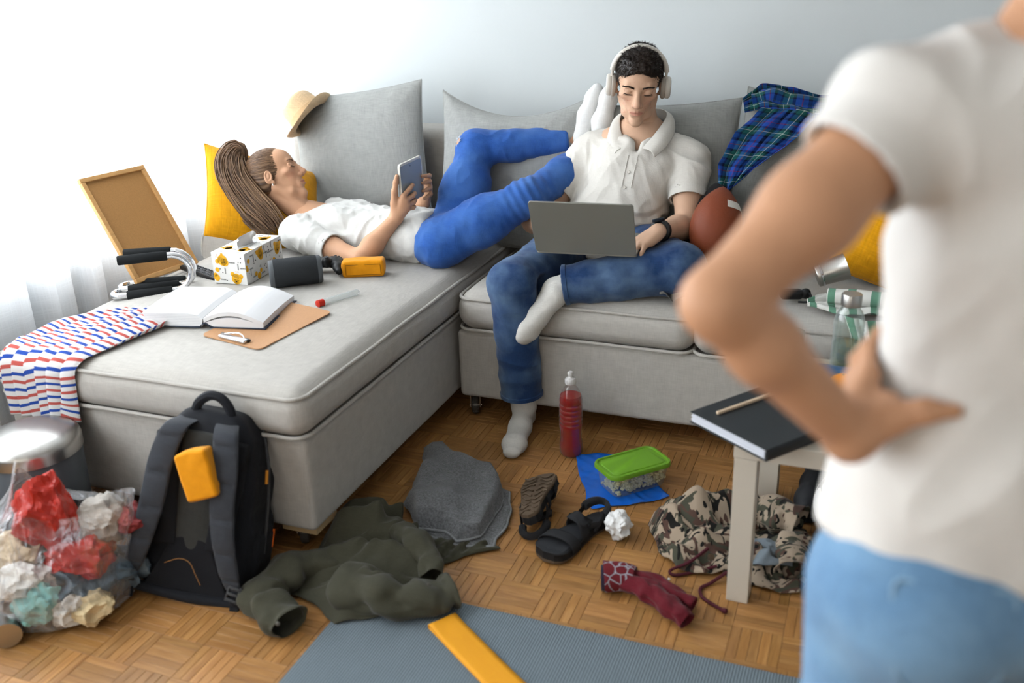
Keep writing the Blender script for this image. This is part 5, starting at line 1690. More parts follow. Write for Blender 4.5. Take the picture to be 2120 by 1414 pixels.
def trash():
    film = bpy.data.materials.new('bag_film'); film.use_nodes = True
    nt = film.node_tree; nt.nodes.remove(nt.nodes['Principled BSDF'])
    tp = nd(nt, 'ShaderNodeBsdfTransparent'); tp.inputs['Color'].default_value = (0.985, 0.985, 0.99, 1)
    gl = nd(nt, 'ShaderNodeBsdfGlossy'); gl.inputs['Roughness'].default_value = 0.18; gl.inputs['Color'].default_value = (0.95, 0.96, 1, 1)
    df = nd(nt, 'ShaderNodeBsdfDiffuse'); df.inputs['Color'].default_value = (0.9, 0.91, 0.93, 1)
    lw = nd(nt, 'ShaderNodeLayerWeight'); lw.inputs['Blend'].default_value = 0.32
    tc = nd(nt, 'ShaderNodeTexCoord'); no = nd(nt, 'ShaderNodeTexNoise'); no.inputs['Scale'].default_value = 15; no.inputs['Detail'].default_value = 4; no.inputs['Distortion'].default_value = 1.5
    mp = nd(nt, 'ShaderNodeMapping'); mp.inputs['Scale'].default_value = (1, 1, 0.35); nt.links.new(tc.outputs['Object'], mp.inputs['Vector']); nt.links.new(mp.outputs['Vector'], no.inputs['Vector'])
    bp = nd(nt, 'ShaderNodeBump'); bp.inputs['Strength'].default_value = 1.0; bp.inputs['Distance'].default_value = 0.03
    nt.links.new(no.outputs['Fac'], bp.inputs['Height'])
    for q in (gl, df, lw): nt.links.new(bp.outputs['Normal'], q.inputs['Normal'])
    m1 = nd(nt, 'ShaderNodeMixShader'); m1.inputs[0].default_value = 0.55
    nt.links.new(df.outputs[0], m1.inputs[1]); nt.links.new(gl.outputs[0], m1.inputs[2])
    mr = nd(nt, 'ShaderNodeMapRange'); mr.inputs['To Min'].default_value = 0.04; mr.inputs['To Max'].default_value = 0.95
    nt.links.new(lw.outputs['Facing'], mr.inputs['Value'])
    m2 = nd(nt, 'ShaderNodeMixShader'); nt.links.new(mr.outputs['Result'], m2.inputs[0])
    nt.links.new(tp.outputs[0], m2.inputs[1]); nt.links.new(m1.outputs[0], m2.inputs[2])
    nt.links.new(m2.outputs[0], nt.nodes['Material Output'].inputs['Surface'])
    c = np.array((-1.925, 1.565, 0.0))
    nu, nv = 120, 70
    A, T = np.meshgrid(np.linspace(0, 2 * PI, nu, endpoint=False), np.linspace(0, 1, nv), indexing='ij')
    rad = np.interp(T, [0, 0.10, 0.35, 0.6, 0.75, 0.88, 1.0], [0.10, 0.185, 0.205, 0.185, 0.15, 0.105, 0.075])
    z = np.interp(T, [0, 0.10, 0.35, 0.6, 0.75, 0.88, 1.0], [0.004, 0.012, 0.09, 0.17, 0.225, 0.27, 0.30])
    pk1 = np.exp(-((np.angle(np.exp(1j * (A - 0.10)))) / 0.45) ** 2) * np.clip((T - 0.45) / 0.55, 0, 1) ** 1.3
    pk2 = np.exp(-((np.angle(np.exp(1j * (A + 1.35)))) / 0.42) ** 2) * np.clip((T - 0.45) / 0.55, 0, 1) ** 1.3
    pk3 = np.exp(-((np.angle(np.exp(1j * (A - 2.9)))) / 0.5) ** 2) * np.clip((T - 0.45) / 0.55, 0, 1) ** 1.3
    rad = rad + 0.175 * pk1 - 0.02 * pk2; z = z + 0.035 * pk1 + 0.135 * pk2 + 0.05 * pk3 - 0.05 * np.clip((T - 0.7) / 0.3, 0, 1) * (1 - np.clip(pk1 + pk2 + pk3, 0, 1))
    q = np.stack([np.cos(A), np.sin(A), T * 1.4], -1).reshape(-1, 3)
    rad = rad * (1 + 0.10 * vnoise(q, 2.2, 4).reshape(nu, nv) + 0.045 * np.abs(vnoise(q * (1, 1, 0.3), 9, 8).reshape(nu, nv)))
    P = np.stack([c[0] + rad * np.cos(A) * 1.08, c[1] + rad * np.sin(A) * 1.0, np.maximum(z, 0.003)], -1)
    bag = thing('trash_bag', 'clear plastic sack full of household rubbish beside the backpack', 'trash bag', tuple(c))
    V = np.concatenate([P.reshape(-1, 3), [(c[0], c[1], 0.003)]])
    F = [tuple(f) for f in grid_faces(nu, nv, True)] + [(((i + 1) % nu) * nv, i * nv, nu * nv) for i in range(nu)]
    o = mk('film', V, F, film, bag)
    # what is in it
    red = mat('red_foil', (196, 44, 28), 0.3, spec=0.6, var=0.1, vscale=14); wht = mat('tissue_white', (238, 234, 226), 0.8); crm = mat('bread_cream', (226, 204, 160), 0.85)
    teal = mat('teal_tissue', (150, 206, 200), 0.8); slate = mat('slate_film', (96, 112, 124), 0.35); blue = mat('blue_card', (92, 150, 200), 0.5); beige = mat('beige_card', (214, 192, 160), 0.7)
    def item(kind, label, cc, r, m, seed, cat, flat=0.8, amp=0.35): crumpled(kind, label, cc, r, m, seed, cat, flat, 5, amp, 0.7)
    item('foil_packet', 'torn red snack packet standing up in the clear sack', (-1.90, 1.55, 0.135), 0.085, red, 22, 'packet', 1.35, 0.5)
    item('foil_packet', 'crushed red snack packet lying lower in the clear sack', (-1.815, 1.55, 0.075), 0.090, red, 25, 'packet', 0.75, 0.5)
    item('paper_towel', 'white crumpled paper towel low in the clear sack', (-1.905, 1.45, 0.060), 0.070, wht, 31, 'paper', 0.75)
    item('paper_towel', 'off-white crumpled paper at the floor of the clear sack', (-1.80, 1.455, 0.008), 0.050, wht, 37, 'paper', 0.9)
    item('bread_crust', 'cream bread crust at the floor of the clear sack', (-1.745, 1.485, 0.006), 0.055, crm, 41, 'bread', 0.75)
    item('teal_napkin', 'pale teal napkin crumpled at the front of the clear sack', (-1.855, 1.425, 0.006), 0.055, teal, 44, 'napkin', 1.1)
    item('film_wad', 'slate blue plastic film wadded in the middle of the sack', (-1.83, 1.52, 0.020), 0.095, slate, 48, 'wrapper', 0.6)
    item('film_wad', 'dark plastic film wadded against the backpack side of the sack', (-1.765, 1.61, 0.012), 0.080, slate, 52, 'wrapper', 0.9)
    item('paper_towel', 'grey paper high in the clear sack against the backpack', (-1.79, 1.62, 0.140), 0.065, mat('paper_grey', (190, 184, 176), 0.8), 55, 'paper', 1.0)
    item('carton_scrap', 'beige carton scrap in the clear sack under the red packet', (-1.965, 1.50, 0.100), 0.070, beige, 58, 'carton', 0.8)
    item('foil_packet', 'dull maroon wrapper at the backpack side of the sack', (-1.715, 1.655, 0.17), 0.055, mat('maroon_wrap', (150, 60, 62), 0.5), 61, 'packet', 0.8)
    item('blue_carton', 'pale blue carton at the outer edge of the clear sack', (-2.02, 1.43, 0.03), 0.065, blue, 64, 'carton', 0.9)
    can = thing('food_can', 'empty metal can lying at the front of the clear sack', 'can', (-1.925, 1.385, 0.0))
    M = TRS((-1.945, 1.405, 0.037), (0, PI / 2, -0.75))
    B().lathe([(0.0, 0.004), (0.031, 0.004), (0.034, 0.0), (0.034, 0.003), (0.033, 0.006), (0.033, 0.094), (0.034, 0.098)], 30, M).out('can_wall', STEEL, can)
    # waste bin
    bx = thing('pedal_bin', 'grey pedal bin with a steel lid in front of the chaise', 'bin', (-2.135, 1.745, 0.0))
    Mb = TRS((-2.135, 1.745, 0.0)); r = 0.128
    B().lathe([(0.0, 0.003), (r * 0.90, 0.003), (r * 0.92, 0.0), (r * 0.94, 0.012), (r * 1.0, 0.295), (r * 0.98, 0.298), (0, 0.298)], 56, Mb).out('body', mat('bin_grey', (92, 98, 104), 0.45, spec=0.4), bx)
    B().lathe([(r * 1.0, 0.296), (r * 1.035, 0.298), (r * 1.035, 0.325), (r * 1.01, 0.338), (r * 0.9, 0.350), (r * 0.6, 0.360), (r * 0.25, 0.364), (0, 0.365)], 56, Mb).out('lid', STEEL, bx)
    B().rbox((-0.03, -r - 0.035, 0.010), (0.03, -r + 0.01, 0.020), 0.004, Mb).out('pedal', BLACK, bx)


def build_floor_things():
    yoga_mat(); resistance_band(); jacket(); grey_towel(); camo_shorts(); rolled_socks()
    d = np.array((-0.125, -0.295)); yaw = math.atan2(d[1], d[0]) - PI / 2
    sandal('sandal', 'black strapped sandal standing upright beside the paper ball', TRS((-0.645, 2.335, 0.0015), (0, 0, yaw)), 1)
    sandal('sandal', 'black strapped sandal turned over with its brown tread up', TRS((-0.822, 2.165, 0.090), (0.06, PI - 0.28, 0.20)), 2)
    crumpled('paper_ball', 'crumpled white paper ball on the floor beside the sandal', (-0.588, 2.268, 0.0), 0.039, WHITEP, 5, 'paper', 1.0, 5, 0.42)
    crumpled('paper_crumb', 'tiny white crumb on the parquet near the shorts cord', (-0.412, 2.118, 0.0), 0.004, WHITEP, 5, 'crumb', 0.6, 2, 0.3)
    drink_bottle(); blue_bag(); popcorn_box(); backpack(); trash()
# ================================================================== things on the sofa and on the side table
def tartan_material():
    m = mat('tartan', (30, 60, 110), 0.9, spec=0.1, sheen=0.1)
    nt = m.node_tree; b = nt.nodes['Principled BSDF']
    uv = nd(nt, 'ShaderNodeUVMap'); uv.uv_map = 'UVMap'
    sp = nd(nt, 'ShaderNodeSeparateXYZ'); nt.links.new(uv.outputs['UV'], sp.inputs[0])
    cols = []
    st = [(0.0, (24, 62, 128)), (0.16, (20, 30, 60)), (0.22, (34, 92, 90)), (0.36, (200, 214, 206)), (0.385, (34, 92, 90)), (0.50, (20, 26, 48)), (0.58, (40, 78, 168)), (0.74, (120, 44, 80)), (0.77, (40, 78, 168)), (0.90, (18, 28, 56))]
    for k in (0, 1):
        dv = nd(nt, 'ShaderNodeMath', operation='DIVIDE'); dv.inputs[1].default_value = 0.105
        nt.links.new(sp.outputs[k], dv.inputs[0])
        fr = nd(nt, 'ShaderNodeMath', operation='FRACT'); nt.links.new(dv.outputs[0], fr.inputs[0])
        cols.append(ramp(nt, fr.outputs[0], st, const=True))
    mx = nd(nt, 'ShaderNodeMix', data_type='RGBA'); mx.inputs[0].default_value = 0.5
    nt.links.new(cols[0], mx.inputs[6]); nt.links.new(cols[1], mx.inputs[7])
    nt.links.new(mx.outputs[2], b.inputs['Base Color'])
    return m


def draped(name, edges, m, label, cat, nrm, amp=0.02, freq=4.0, seed=1, n=70, k=60, parent=None, along='v', thick=0.002, rough=0.006):
    """a thrown garment: a patch through 3-D edges with soft parallel folds standing off along nrm"""
    P = coons(*edges, n, k)
    U, V = np.meshgrid(np.linspace(0, 1, n), np.linspace(0, 1, k), indexing='ij')
    q = np.stack([U * 2, V * 2, 0 * U], -1).reshape(-1, 3)
    w1 = vnoise(q, 1.3, seed).reshape(n, k); w2 = vnoise(q, 4.0, seed + 3).reshape(n, k)
    A = U if along == 'v' else V
    f = np.abs(np.sin(A * freq * PI + 2.0 * w1 + (V if along == 'v' else U) * 1.2)) ** 0.8
    d = amp * f * (0.6 + 0.5 * w1) + rough * w2
    P = P + d[..., None] * np.array(nrm, float)
    o = sheet(name, P, m, parent, thick, 1)
    if label: tag(o, label, cat)
    return o


def football():
    c = np.array((-0.488, 3.085, 0.695)); ax = np.array((0.06, 0.42, 0.82)); ax /= np.linalg.norm(ax)
    M = frame(c, np.cross((0, 1, 0), ax), ax)
    th = thing('football', 'brown leather american football with a white stripe beside the cushion', 'ball', (c[0], c[1], 0.52))
    lea = mat('pebbled_leather', (136, 66, 38), 0.5, spec=0.4, var=0.10, vscale=9, bump=0.5, bscale=420)
    L, R = 0.140, 0.084
    prof = []
    for t in np.linspace(-1, 1, 41):
        prof.append((R * max(0.0, 1 - abs(t) ** 2.1) ** 0.78, t * L))
    n = 48; V, F = lathe(prof, n)
    sd = np.cos(4 * np.arctan2(V[:, 1], V[:, 0]) / 2) ** 40
    V[:, :2] *= (1 - 0.012 * sd)[:, None]
    mk('hide', xf(M, V), F, lea, th)
    # white half stripe and laces
    pts = []
    r_at = lambda z: R * max(0.0, 1 - abs(z / L) ** 2.1) ** 0.78
    Vs = []; a0, a1 = -0.75, 1.6
    for z in (0.062, 0.070, 0.078, 0.086):
        for a in np.linspace(a0, a1, 24): Vs.append(((r_at(z) + 0.0012) * math.cos(a), (r_at(z) + 0.0012) * math.sin(a), z))
    V2 = xf(M @ TRS((0, 0, 0), (0, 0, -0.35)), Vs)
    mk('white_stripe', V2, grid_faces(4, 24), mat('stripe_white', (236, 232, 224), 0.6), th)
    for k in range(8):
        z = -0.042 + k * 0.012
        B().tube([((r_at(z) + 0.002) * math.cos(a), (r_at(z) + 0.002) * math.sin(a), z) for a in np.linspace(2.3, 2.55, 5)], 0.0022, 6, M=M).out('lace', mat('stripe_white', (236, 232, 224), 0.6), th)


def sofa_throws():
    tart = tartan_material()
    th = thing('plaid_shirt', 'blue and green plaid shirt thrown over a grey cushion', 'shirt', (-0.4, 3.4, 0.8))
    lo = [(-0.512, 3.315, 0.775), (-0.495, 3.325, 0.80), (-0.465, 3.325, 0.83)]
    draped('front_panel', ([(-0.512, 3.255, 0.772), (-0.48, 3.25, 0.775), (-0.455, 3.25, 0.80)], [(-0.40, 3.40, 1.035), (-0.30, 3.41, 1.035), (-0.21, 3.41, 1.02)],
                           [(-0.512, 3.255, 0.772), (-0.515, 3.29, 0.86), (-0.475, 3.35, 0.96), (-0.40, 3.40, 1.035)], [(-0.455, 3.25, 0.80), (-0.37, 3.29, 0.875), (-0.27, 3.35, 0.95), (-0.21, 3.41, 1.02)]),
           tart, None, None, (-0.1, -0.9, 0.35), 0.030, 3.2, 3, 60, 90, th)
    draped('back_panel', ([(-0.475, 3.46, 1.055), (-0.42, 3.50, 1.10), (-0.36, 3.52, 1.088), (-0.24, 3.53, 1.055), (-0.12, 3.55, 1.05)], [(-0.46, 3.42, 1.01), (-0.40, 3.40, 1.03), (-0.30, 3.40, 1.03), (-0.21, 3.40, 1.01), (-0.12, 3.42, 0.99)],
                          [(-0.475, 3.46, 1.055), (-0.46, 3.42, 1.01)], [(-0.12, 3.55, 1.05), (-0.12, 3.42, 0.99)]), tart, None, None, (0.0, -0.75, 0.6), 0.036, 3.0, 8, 90, 40, th, along='u')
    wrinkled_tube('sleeve', [(-0.44, 3.44, 1.05), (-0.38, 3.45, 1.065), (-0.30, 3.45, 1.05), (-0.20, 3.46, 1.04)], [0.028, 0.034, 0.032, 0.03], tart, th, 0.85, 0.14, 8, 5, zmin=0.9)
    black = weave('black_knit', (24, 24, 28), scale=500, var=0.2, bump=0.3)
    bt = thing('black_sweater', 'black sweater bunched on the seat between the football and the cushion', 'sweater', (-0.58, 3.25, 0.52))
    wrinkled_tube('bunched_body', [(-0.50, 3.27, 0.79), (-0.535, 3.235, 0.73), (-0.585, 3.215, 0.64), (-0.60, 3.20, 0.56), (-0.62, 3.22, 0.53)], [0.03, 0.055, 0.07, 0.065, 0.05], black, bt, 0.8, 0.14, 6, 4, zmin=0.515)
    wrinkled_tube('sleeve', [(-0.62, 3.22, 0.55), (-0.72, 3.36, 0.56), (-0.88, 3.42, 0.58), (-1.05, 3.40, 0.60), (-1.09, 3.36, 0.66)], [0.05, 0.06, 0.06, 0.05, 0.04], black, bt, 0.8, 0.14, 6, 6, zmin=0.515)
    thr = weave('grey_throw', (128, 126, 122), scale=400, var=0.14, bump=0.5)
    o = draped('grey_throw', ([(-0.72, 3.12, 0.53), (-0.60, 3.12, 0.53), (-0.44, 3.10, 0.535)], [(-0.62, 2.87, 0.505), (-0.54, 2.86, 0.50), (-0.445, 2.91, 0.515)],
                          [(-0.72, 3.12, 0.53), (-0.64, 2.98, 0.52), (-0.62, 2.87, 0.505)], [(-0.44, 3.10, 0.535), (-0.40, 2.98, 0.55), (-0.445, 2.91, 0.515)]), thr, 'grey knitted throw bunched under the bent knee', 'throw', (0, -0.2, 1), 0.05, 3.0, 6, 50, 50)
    # metal cup on its side
    cup = thing('metal_cup', 'shiny metal cup tipped over on the sofa seat', 'cup', (-0.12, 3.03, 0.52))
    ax = np.array((0.90, 0.25, 0.33)); M = frame((-0.158, 3.02, 0.580), ax, (0, 0, 1)) @ TRS((0, 0, 0), (0, PI / 2, 0))
    o = B().lathe([(0.0, 0.003), (0.030, 0.003), (0.034, 0.0), (0.036, 0.003), (0.0365, 0.014), (0.0345, 0.016), (0.036, 0.022), (0.041, 0.092), (0.043, 0.094), (0.041, 0.095)], 40, M).out('wall', STEEL, cup)
    B().lathe([(0.036, 0.010), (0.0385, 0.012), (0.0385, 0.017), (0.036, 0.019)], 40, M).out('bead_ring', CHROME, cup)
    o = thing('black_gadget', 'small black gadget lying on the seat before the metal cup', 'gadget', (-0.20, 2.96, 0.515))
    g = SDF((-0.29, 2.90, 0.50), (-0.14, 3.02, 0.58), 0.003)
    g.box((-0.225, 2.962, 0.533), (0.034, 0.020, 0.014), Euler((0, 0, 0.3)).to_matrix(), r=0.010, k=0.006); g.ell((-0.182, 2.972, 0.535), (0.016, 0.016, 0.017), k=0.006)
    V, F = g.mesh(); mk('case', V, F, BLACK, o)
    B().tube(smooth_path([(-0.185, 2.970, 0.545), (-0.165, 2.955, 0.535), (-0.170, 2.935, 0.522), (-0.20, 2.930, 0.520)], 20), 0.0035, 6).out('wrist_loop', BLACK, o)
    # green striped tea towel
    tm = striped_cloth_material('green_stripe', (238, 238, 232), [(0.05, 0.42, (112, 160, 136))], 0.062, 'u')
    t = thing('striped_tea_towel', 'white tea towel with green stripes hanging off the seat edge', 'towel', (0.02, 2.85, 0.5))
    draped('seat_fold', ([(-0.175, 2.93, 0.515), (-0.10, 2.985, 0.53), (0.0, 3.0, 0.53), (0.12, 3.0, 0.53)], [(-0.165, 2.90, 0.514), (-0.08, 2.875, 0.512), (0.02, 2.87, 0.512), (0.12, 2.87, 0.512)],
                         [(-0.175, 2.93, 0.515), (-0.165, 2.90, 0.514)], [(0.12, 3.0, 0.53), (0.12, 2.87, 0.512)]), tm, None, None, (0, -0.2, 1), 0.022, 3.0, 4, 60, 40, t, along='u')
    wrinkled_tube('rolled_fold', [(-0.115, 2.93, 0.548), (-0.04, 2.925, 0.552), (0.05, 2.92, 0.552), (0.13, 2.92, 0.55)], [0.026, 0.028, 0.028, 0.028], striped_cloth_material('green_stripe_roll', (238, 238, 232), [(0.05, 0.42, (112, 160, 136))], 0.062, 'v'), t, 0.8, 0.07, 8, 3, zmin=0.5)
    draped('hanging_fold', ([(-0.06, 2.86, 0.515), (0.0, 2.845, 0.515), (0.10, 2.845, 0.515)], [(-0.015, 2.800, 0.26), (0.03, 2.798, 0.25), (0.10, 2.800, 0.26)],
                            [(-0.06, 2.86, 0.515), (-0.035, 2.812, 0.47), (-0.015, 2.800, 0.26)], [(0.10, 2.845, 0.515), (0.10, 2.812, 0.47), (0.10, 2.800, 0.26)]), tm, None, None, (0, -1, 0.1), 0.022, 3.0, 7, 50, 50, t)


def side_table():
    lac = mat('white_lacquer', (222, 212, 196), 0.35, spec=0.4)
    M = TRS((-0.258, 2.080, 0), (0, 0, -0.022))
    th = thing('side_table', 'square off-white side table standing before the sofa', 'table', (-0.258, 2.080, 0), (0, 0, -0.022))
    W = 0.565; Lg = 0.054; H0 = 0.410; H1 = 0.458
    modbev(B().box((-0.002, -0.002, H0), (W + 0.002, W + 0.002, H1)).out('top', lac, th, smooth=False, world=False), 0.002)
    for x in (0, W - Lg):
        for y in (0, W - Lg):
            modbev(B().box((x, y, 0), (x + Lg, y + Lg, H0 - 0.0012)).out('leg', lac, th, smooth=False, world=False), 0.0015)
    ZT = H1
    # ring binder / notebook lying across the corner
    L = np.array((-0.378, 2.135)); ux = np.array((0.806, -0.592)); uy = np.array((0.592, 0.806)) * 0.985
    M = frame((L[0], L[1], ZT + 0.001), (*ux, 0), (0, 0, 1))
    nb = thing('notebook', 'thick black notebook lying across the corner of the side table', 'notebook', tuple(M.translation)[:3], M.to_euler())
    cov = mat('black_cover', (40, 44, 48), 0.45, spec=0.4, bump=0.08, bscale=500)
    w_, d = 0.25, 0.31
    modbev(B().box((0, 0, 0), (w_, d, 0.0028)).out('cover_board', cov, nb, smooth=False, world=False), 0.001)
    modbev(B().box((0, 0, 0.0272), (w_, d, 0.030)).out('cover_board', cov, nb, smooth=False, world=False), 0.001)
    o = B(); 
    for k in range(9): o.box((0.004 + 0.002 * math.sin(k * 2.1), 0.003 + 0.0015 * math.cos(k * 1.7), 0.0030 + k * 0.0027), (w_ - 0.008, d - 0.004, 0.0030 + k * 0.0027 + 0.0023))
    pb = o.out('page_block', mat('page_white', (226, 230, 240), 0.8), nb, smooth=False, world=False); pb['kind'] = 'stuff'
    B().tube([(w_, y, 0.015) for y in (0, d)], 0.0152, 10, flat=((1, 0, 0), 0.25)).out('spine', cov, nb, world=False)
    st = thing('wooden_stick', 'pale square wooden stick resting on the black notebook', 'stick', (-0.325, 2.18, ZT + 0.031))
    a = np.array((-0.312, 2.135)); b = np.array((-0.222, 2.255)); Ms = frame((a[0], a[1], ZT + 0.032), (*(b - a), 0), (0, 0, 1))
    modbev(B().box((0, -0.0042, 0), (0.19, 0.0042, 0.007), Ms).out('shaft', mat('pale_birch', (232, 206, 176), 0.6, var=0.06, vscale=40), st, smooth=False), 0.0012)
    # glass bottle
    bt = thing('glass_bottle', 'clear glass water bottle with a brushed steel cap on the side table', 'bottle', (-0.040, 2.598, ZT))
    Mb = TRS((-0.040, 2.598, ZT + 0.0005)); r = 0.0405
    glass = clear('bottle_glass', (238, 246, 242), 0.06, 0.85, 0.35)
    prof = [(0, 0.006), (r * 0.85, 0.004), (r * 0.97, 0.0), (r, 0.006), (r, 0.078)]
    z = 0.082
    for k in range(4): prof += [(r * 0.965, z), (r, z + 0.006)]; z += 0.0115
    prof += [(r * 0.99, 0.134), (r * 0.93, 0.148), (r * 0.78, 0.163), (r * 0.62, 0.172), (r * 0.58, 0.180)]
    B().lathe(prof, 40, Mb).out('glass_wall', glass, bt)
    B().lathe([(0, 0.008), (r * 0.92, 0.010), (r * 0.94, 0.072), (0, 0.072)], 40, Mb).out('water', clear('water', (222, 232, 228), 0.03, 0.35, 0.2), bt)
    B().lathe([(r * 0.60, 0.179), (r * 0.66, 0.180), (r * 0.66, 0.210), (r * 0.62, 0.213), (0, 0.213)], 40, Mb).out('cap', STEEL, bt)
    gt = thing('glass_tumbler', 'clear glass tumbler on the far edge of the side table', 'glass', (-0.185, 2.60, ZT))
    B().lathe([(0, 0.004), (0.026, 0.003), (0.028, 0.0), (0.034, 0.09), (0.0325, 0.09), (0.0265, 0.006), (0, 0.006)], 36, TRS((-0.185, 2.60, ZT))).out('wall', glass, gt)
    jn = weave('table_denim', (70, 104, 140), scale=500, var=0.2, bump=0.3)
    draped('folded_denim', ([(-0.19, 2.555, ZT + 0.012), (-0.08, 2.553, ZT + 0.02), (0.06, 2.55, ZT + 0.015), (0.2, 2.55, ZT + 0.015)], [(-0.19, 2.44, ZT + 0.006), (-0.08, 2.42, ZT + 0.006), (0.06, 2.42, ZT + 0.006), (0.2, 2.42, ZT + 0.006)],
                            [(-0.19, 2.555, ZT + 0.012), (-0.19, 2.44, ZT + 0.006)], [(0.2, 2.55, ZT + 0.015), (0.2, 2.42, ZT + 0.006)]), jn, 'folded blue denim lying on the side table', 'denim', (0, -0.2, 1), 0.016, 2.0, 3, 60, 40, along='u')
    kb = thing('kraft_box', 'flat brown card box on the side table beside the orange', 'box', (-0.18, 2.38, ZT))
    Mk = TRS((-0.205, 2.285, ZT), (0, 0, 0.16))
    modbev(B().box((0, 0, 0), (0.118, 0.125, 0.034), Mk).out('carton', mat('kraft_card', (196, 154, 100), 0.7, var=0.04, vscale=60), kb, smooth=False), 0.002)
    modbev(B().box((-0.001, -0.001, 0.034), (0.119, 0.126, 0.037), Mk).out('lid', mat('kraft_card', (196, 154, 100), 0.7), kb, smooth=False), 0.001)
    og = thing('orange', 'ripe orange fruit on the side table beside the card box', 'fruit', (-0.038, 2.375, ZT))
    prof = [(0.037 * math.sin(t), 0.0355 - 0.0355 * math.cos(t)) for t in np.linspace(0, PI, 24)]
    prof[-1] = (0.0, 0.0695)
    B().lathe(prof, 36, TRS((-0.038, 2.375, ZT))).out('peel', mat('orange_peel', (244, 150, 22), 0.45, bump=0.4, bscale=300), og)
    B().lathe([(0.0035, 0.0685), (0.003, 0.072), (0, 0.072)], 8, TRS((-0.038, 2.375, ZT))).out('stem_nub', mat('stem_green', (110, 110, 50), 0.8), og)


def under_table():
    c = np.array((-0.075, 2.62)); M = TRS((c[0], c[1] + 0.16, 0.0), (0, 0, PI - 0.10))
    th = thing('sneaker', 'black laced shoe on the floor behind the side table', 'shoe', (c[0], c[1], 0), (0, 0, 0))
    s = SDF((-0.07, -0.03, -0.005), (0.07, 0.31, 0.16), 0.0035)
    s.chain([(0, 0.045, 0.055), (0, 0.13, 0.050), (0.0, 0.215, 0.042), (0, 0.25, 0.036)], [0.040, 0.042, 0.041, 0.034], k=0.02)
    s.cap((0, 0.04, 0.06), (0, 0.055, 0.115), 0.040, 0.038, k=0.025); s.cap((0, 0.05, 0.10), (0, 0.05, 0.17), 0.028, k=0.005, op='sub')
    s.cut((0, 0, 0.012), (0, 0, -1))
    V, F = s.mesh(); mk('upper', xf(M, V), F, mat('shoe_black', (38, 40, 44), 0.6, bump=0.2, bscale=300), th)
    s2 = SDF((-0.07, -0.03, -0.005), (0.07, 0.31, 0.05), 0.0035)
    s2.chain([(0, 0.04, 0.012), (0, 0.13, 0.012), (0, 0.245, 0.012)], [0.041, 0.041, 0.040], k=0.02, sq=((0, 0, 1), 0.35))
    V, F = s2.mesh(); V[:, 2] = np.maximum(V[:, 2], 0); mk('sole', xf(M, V), F, mat('shoe_sole', (28, 28, 30), 0.8), th)
    for k in range(6):
        y = 0.105 + k * 0.017
        B().tube([(x, y + 0.004 * math.sin(x * 90 + k), 0.098 - 0.007 * k * 0.62 - 6 * x * x + 0.0) for x in np.linspace(-0.026, 0.026, 7)], 0.003, 6, M=M).out('lace', BLACK, th)
    # ball
    ball = thing('soccer_ball', 'white ball with black patches on the floor beside the shoe', 'ball', (0.015, 2.45, 0))
    bm = bmesh.new(); bmesh.ops.create_icosphere(bm, subdivisions=1, radius=1.0)
    ico = [v.co.copy() for v in bm.verts]; bm.free()
    bm = bmesh.new(); bmesh.ops.create_icosphere(bm, subdivisions=5, radius=0.108)
    V = np.array([v.co[:] for v in bm.verts]); F = [tuple(v.index for v in f.verts) for f in bm.faces]; bm.free()
    c = np.array((0.025, 2.455, 0.110))
    mk('leather', V + c, F, mat('ball_white', (238, 238, 236), 0.4), ball)
    ib = bmesh.new(); bmesh.ops.create_icosphere(ib, subdivisions=0 + 1, radius=1.0)
    dirs = []
    ph = (1 + 5 ** 0.5) / 2
    for a in (-1, 1):
        for b_ in (-ph, ph): dirs += [(0, a, b_), (a, b_, 0), (b_, 0, a)]
    ib.free()
    for q in dirs:
        q = np.array(q) / np.linalg.norm(q); Mq = frame(c, np.cross(q, (0.3, 0.5, 0.8)), q)
        Vp = []
        for rr in (0.0, 0.5, 1.0):
            for k in range(5):
                x, y = 0.036 * rr * math.cos(2 * PI * k / 5), 0.036 * rr * math.sin(2 * PI * k / 5)
                zz = math.sqrt(max(0, 0.1086 ** 2 - x * x - y * y)); Vp.append((x, y, zz))
        Fp = [(i * 5 + k, i * 5 + (k + 1) % 5, (i + 1) * 5 + (k + 1) % 5, (i + 1) * 5 + k) for i in range(2) for k in range(5)]
        mk('black_patch', xf(Mq, Vp), Fp, mat('ball_black', (30, 30, 32), 0.4), ball, smooth=False)


def build_sofa_things():
    football(); sofa_throws(); side_table(); under_table()
# ================================================================== people
def skin_material(name, col):
    return mat(name, col, 0.5, spec=0.35, var=0.05, vscale=30, bump=0.06, bscale=500, attr='tint')


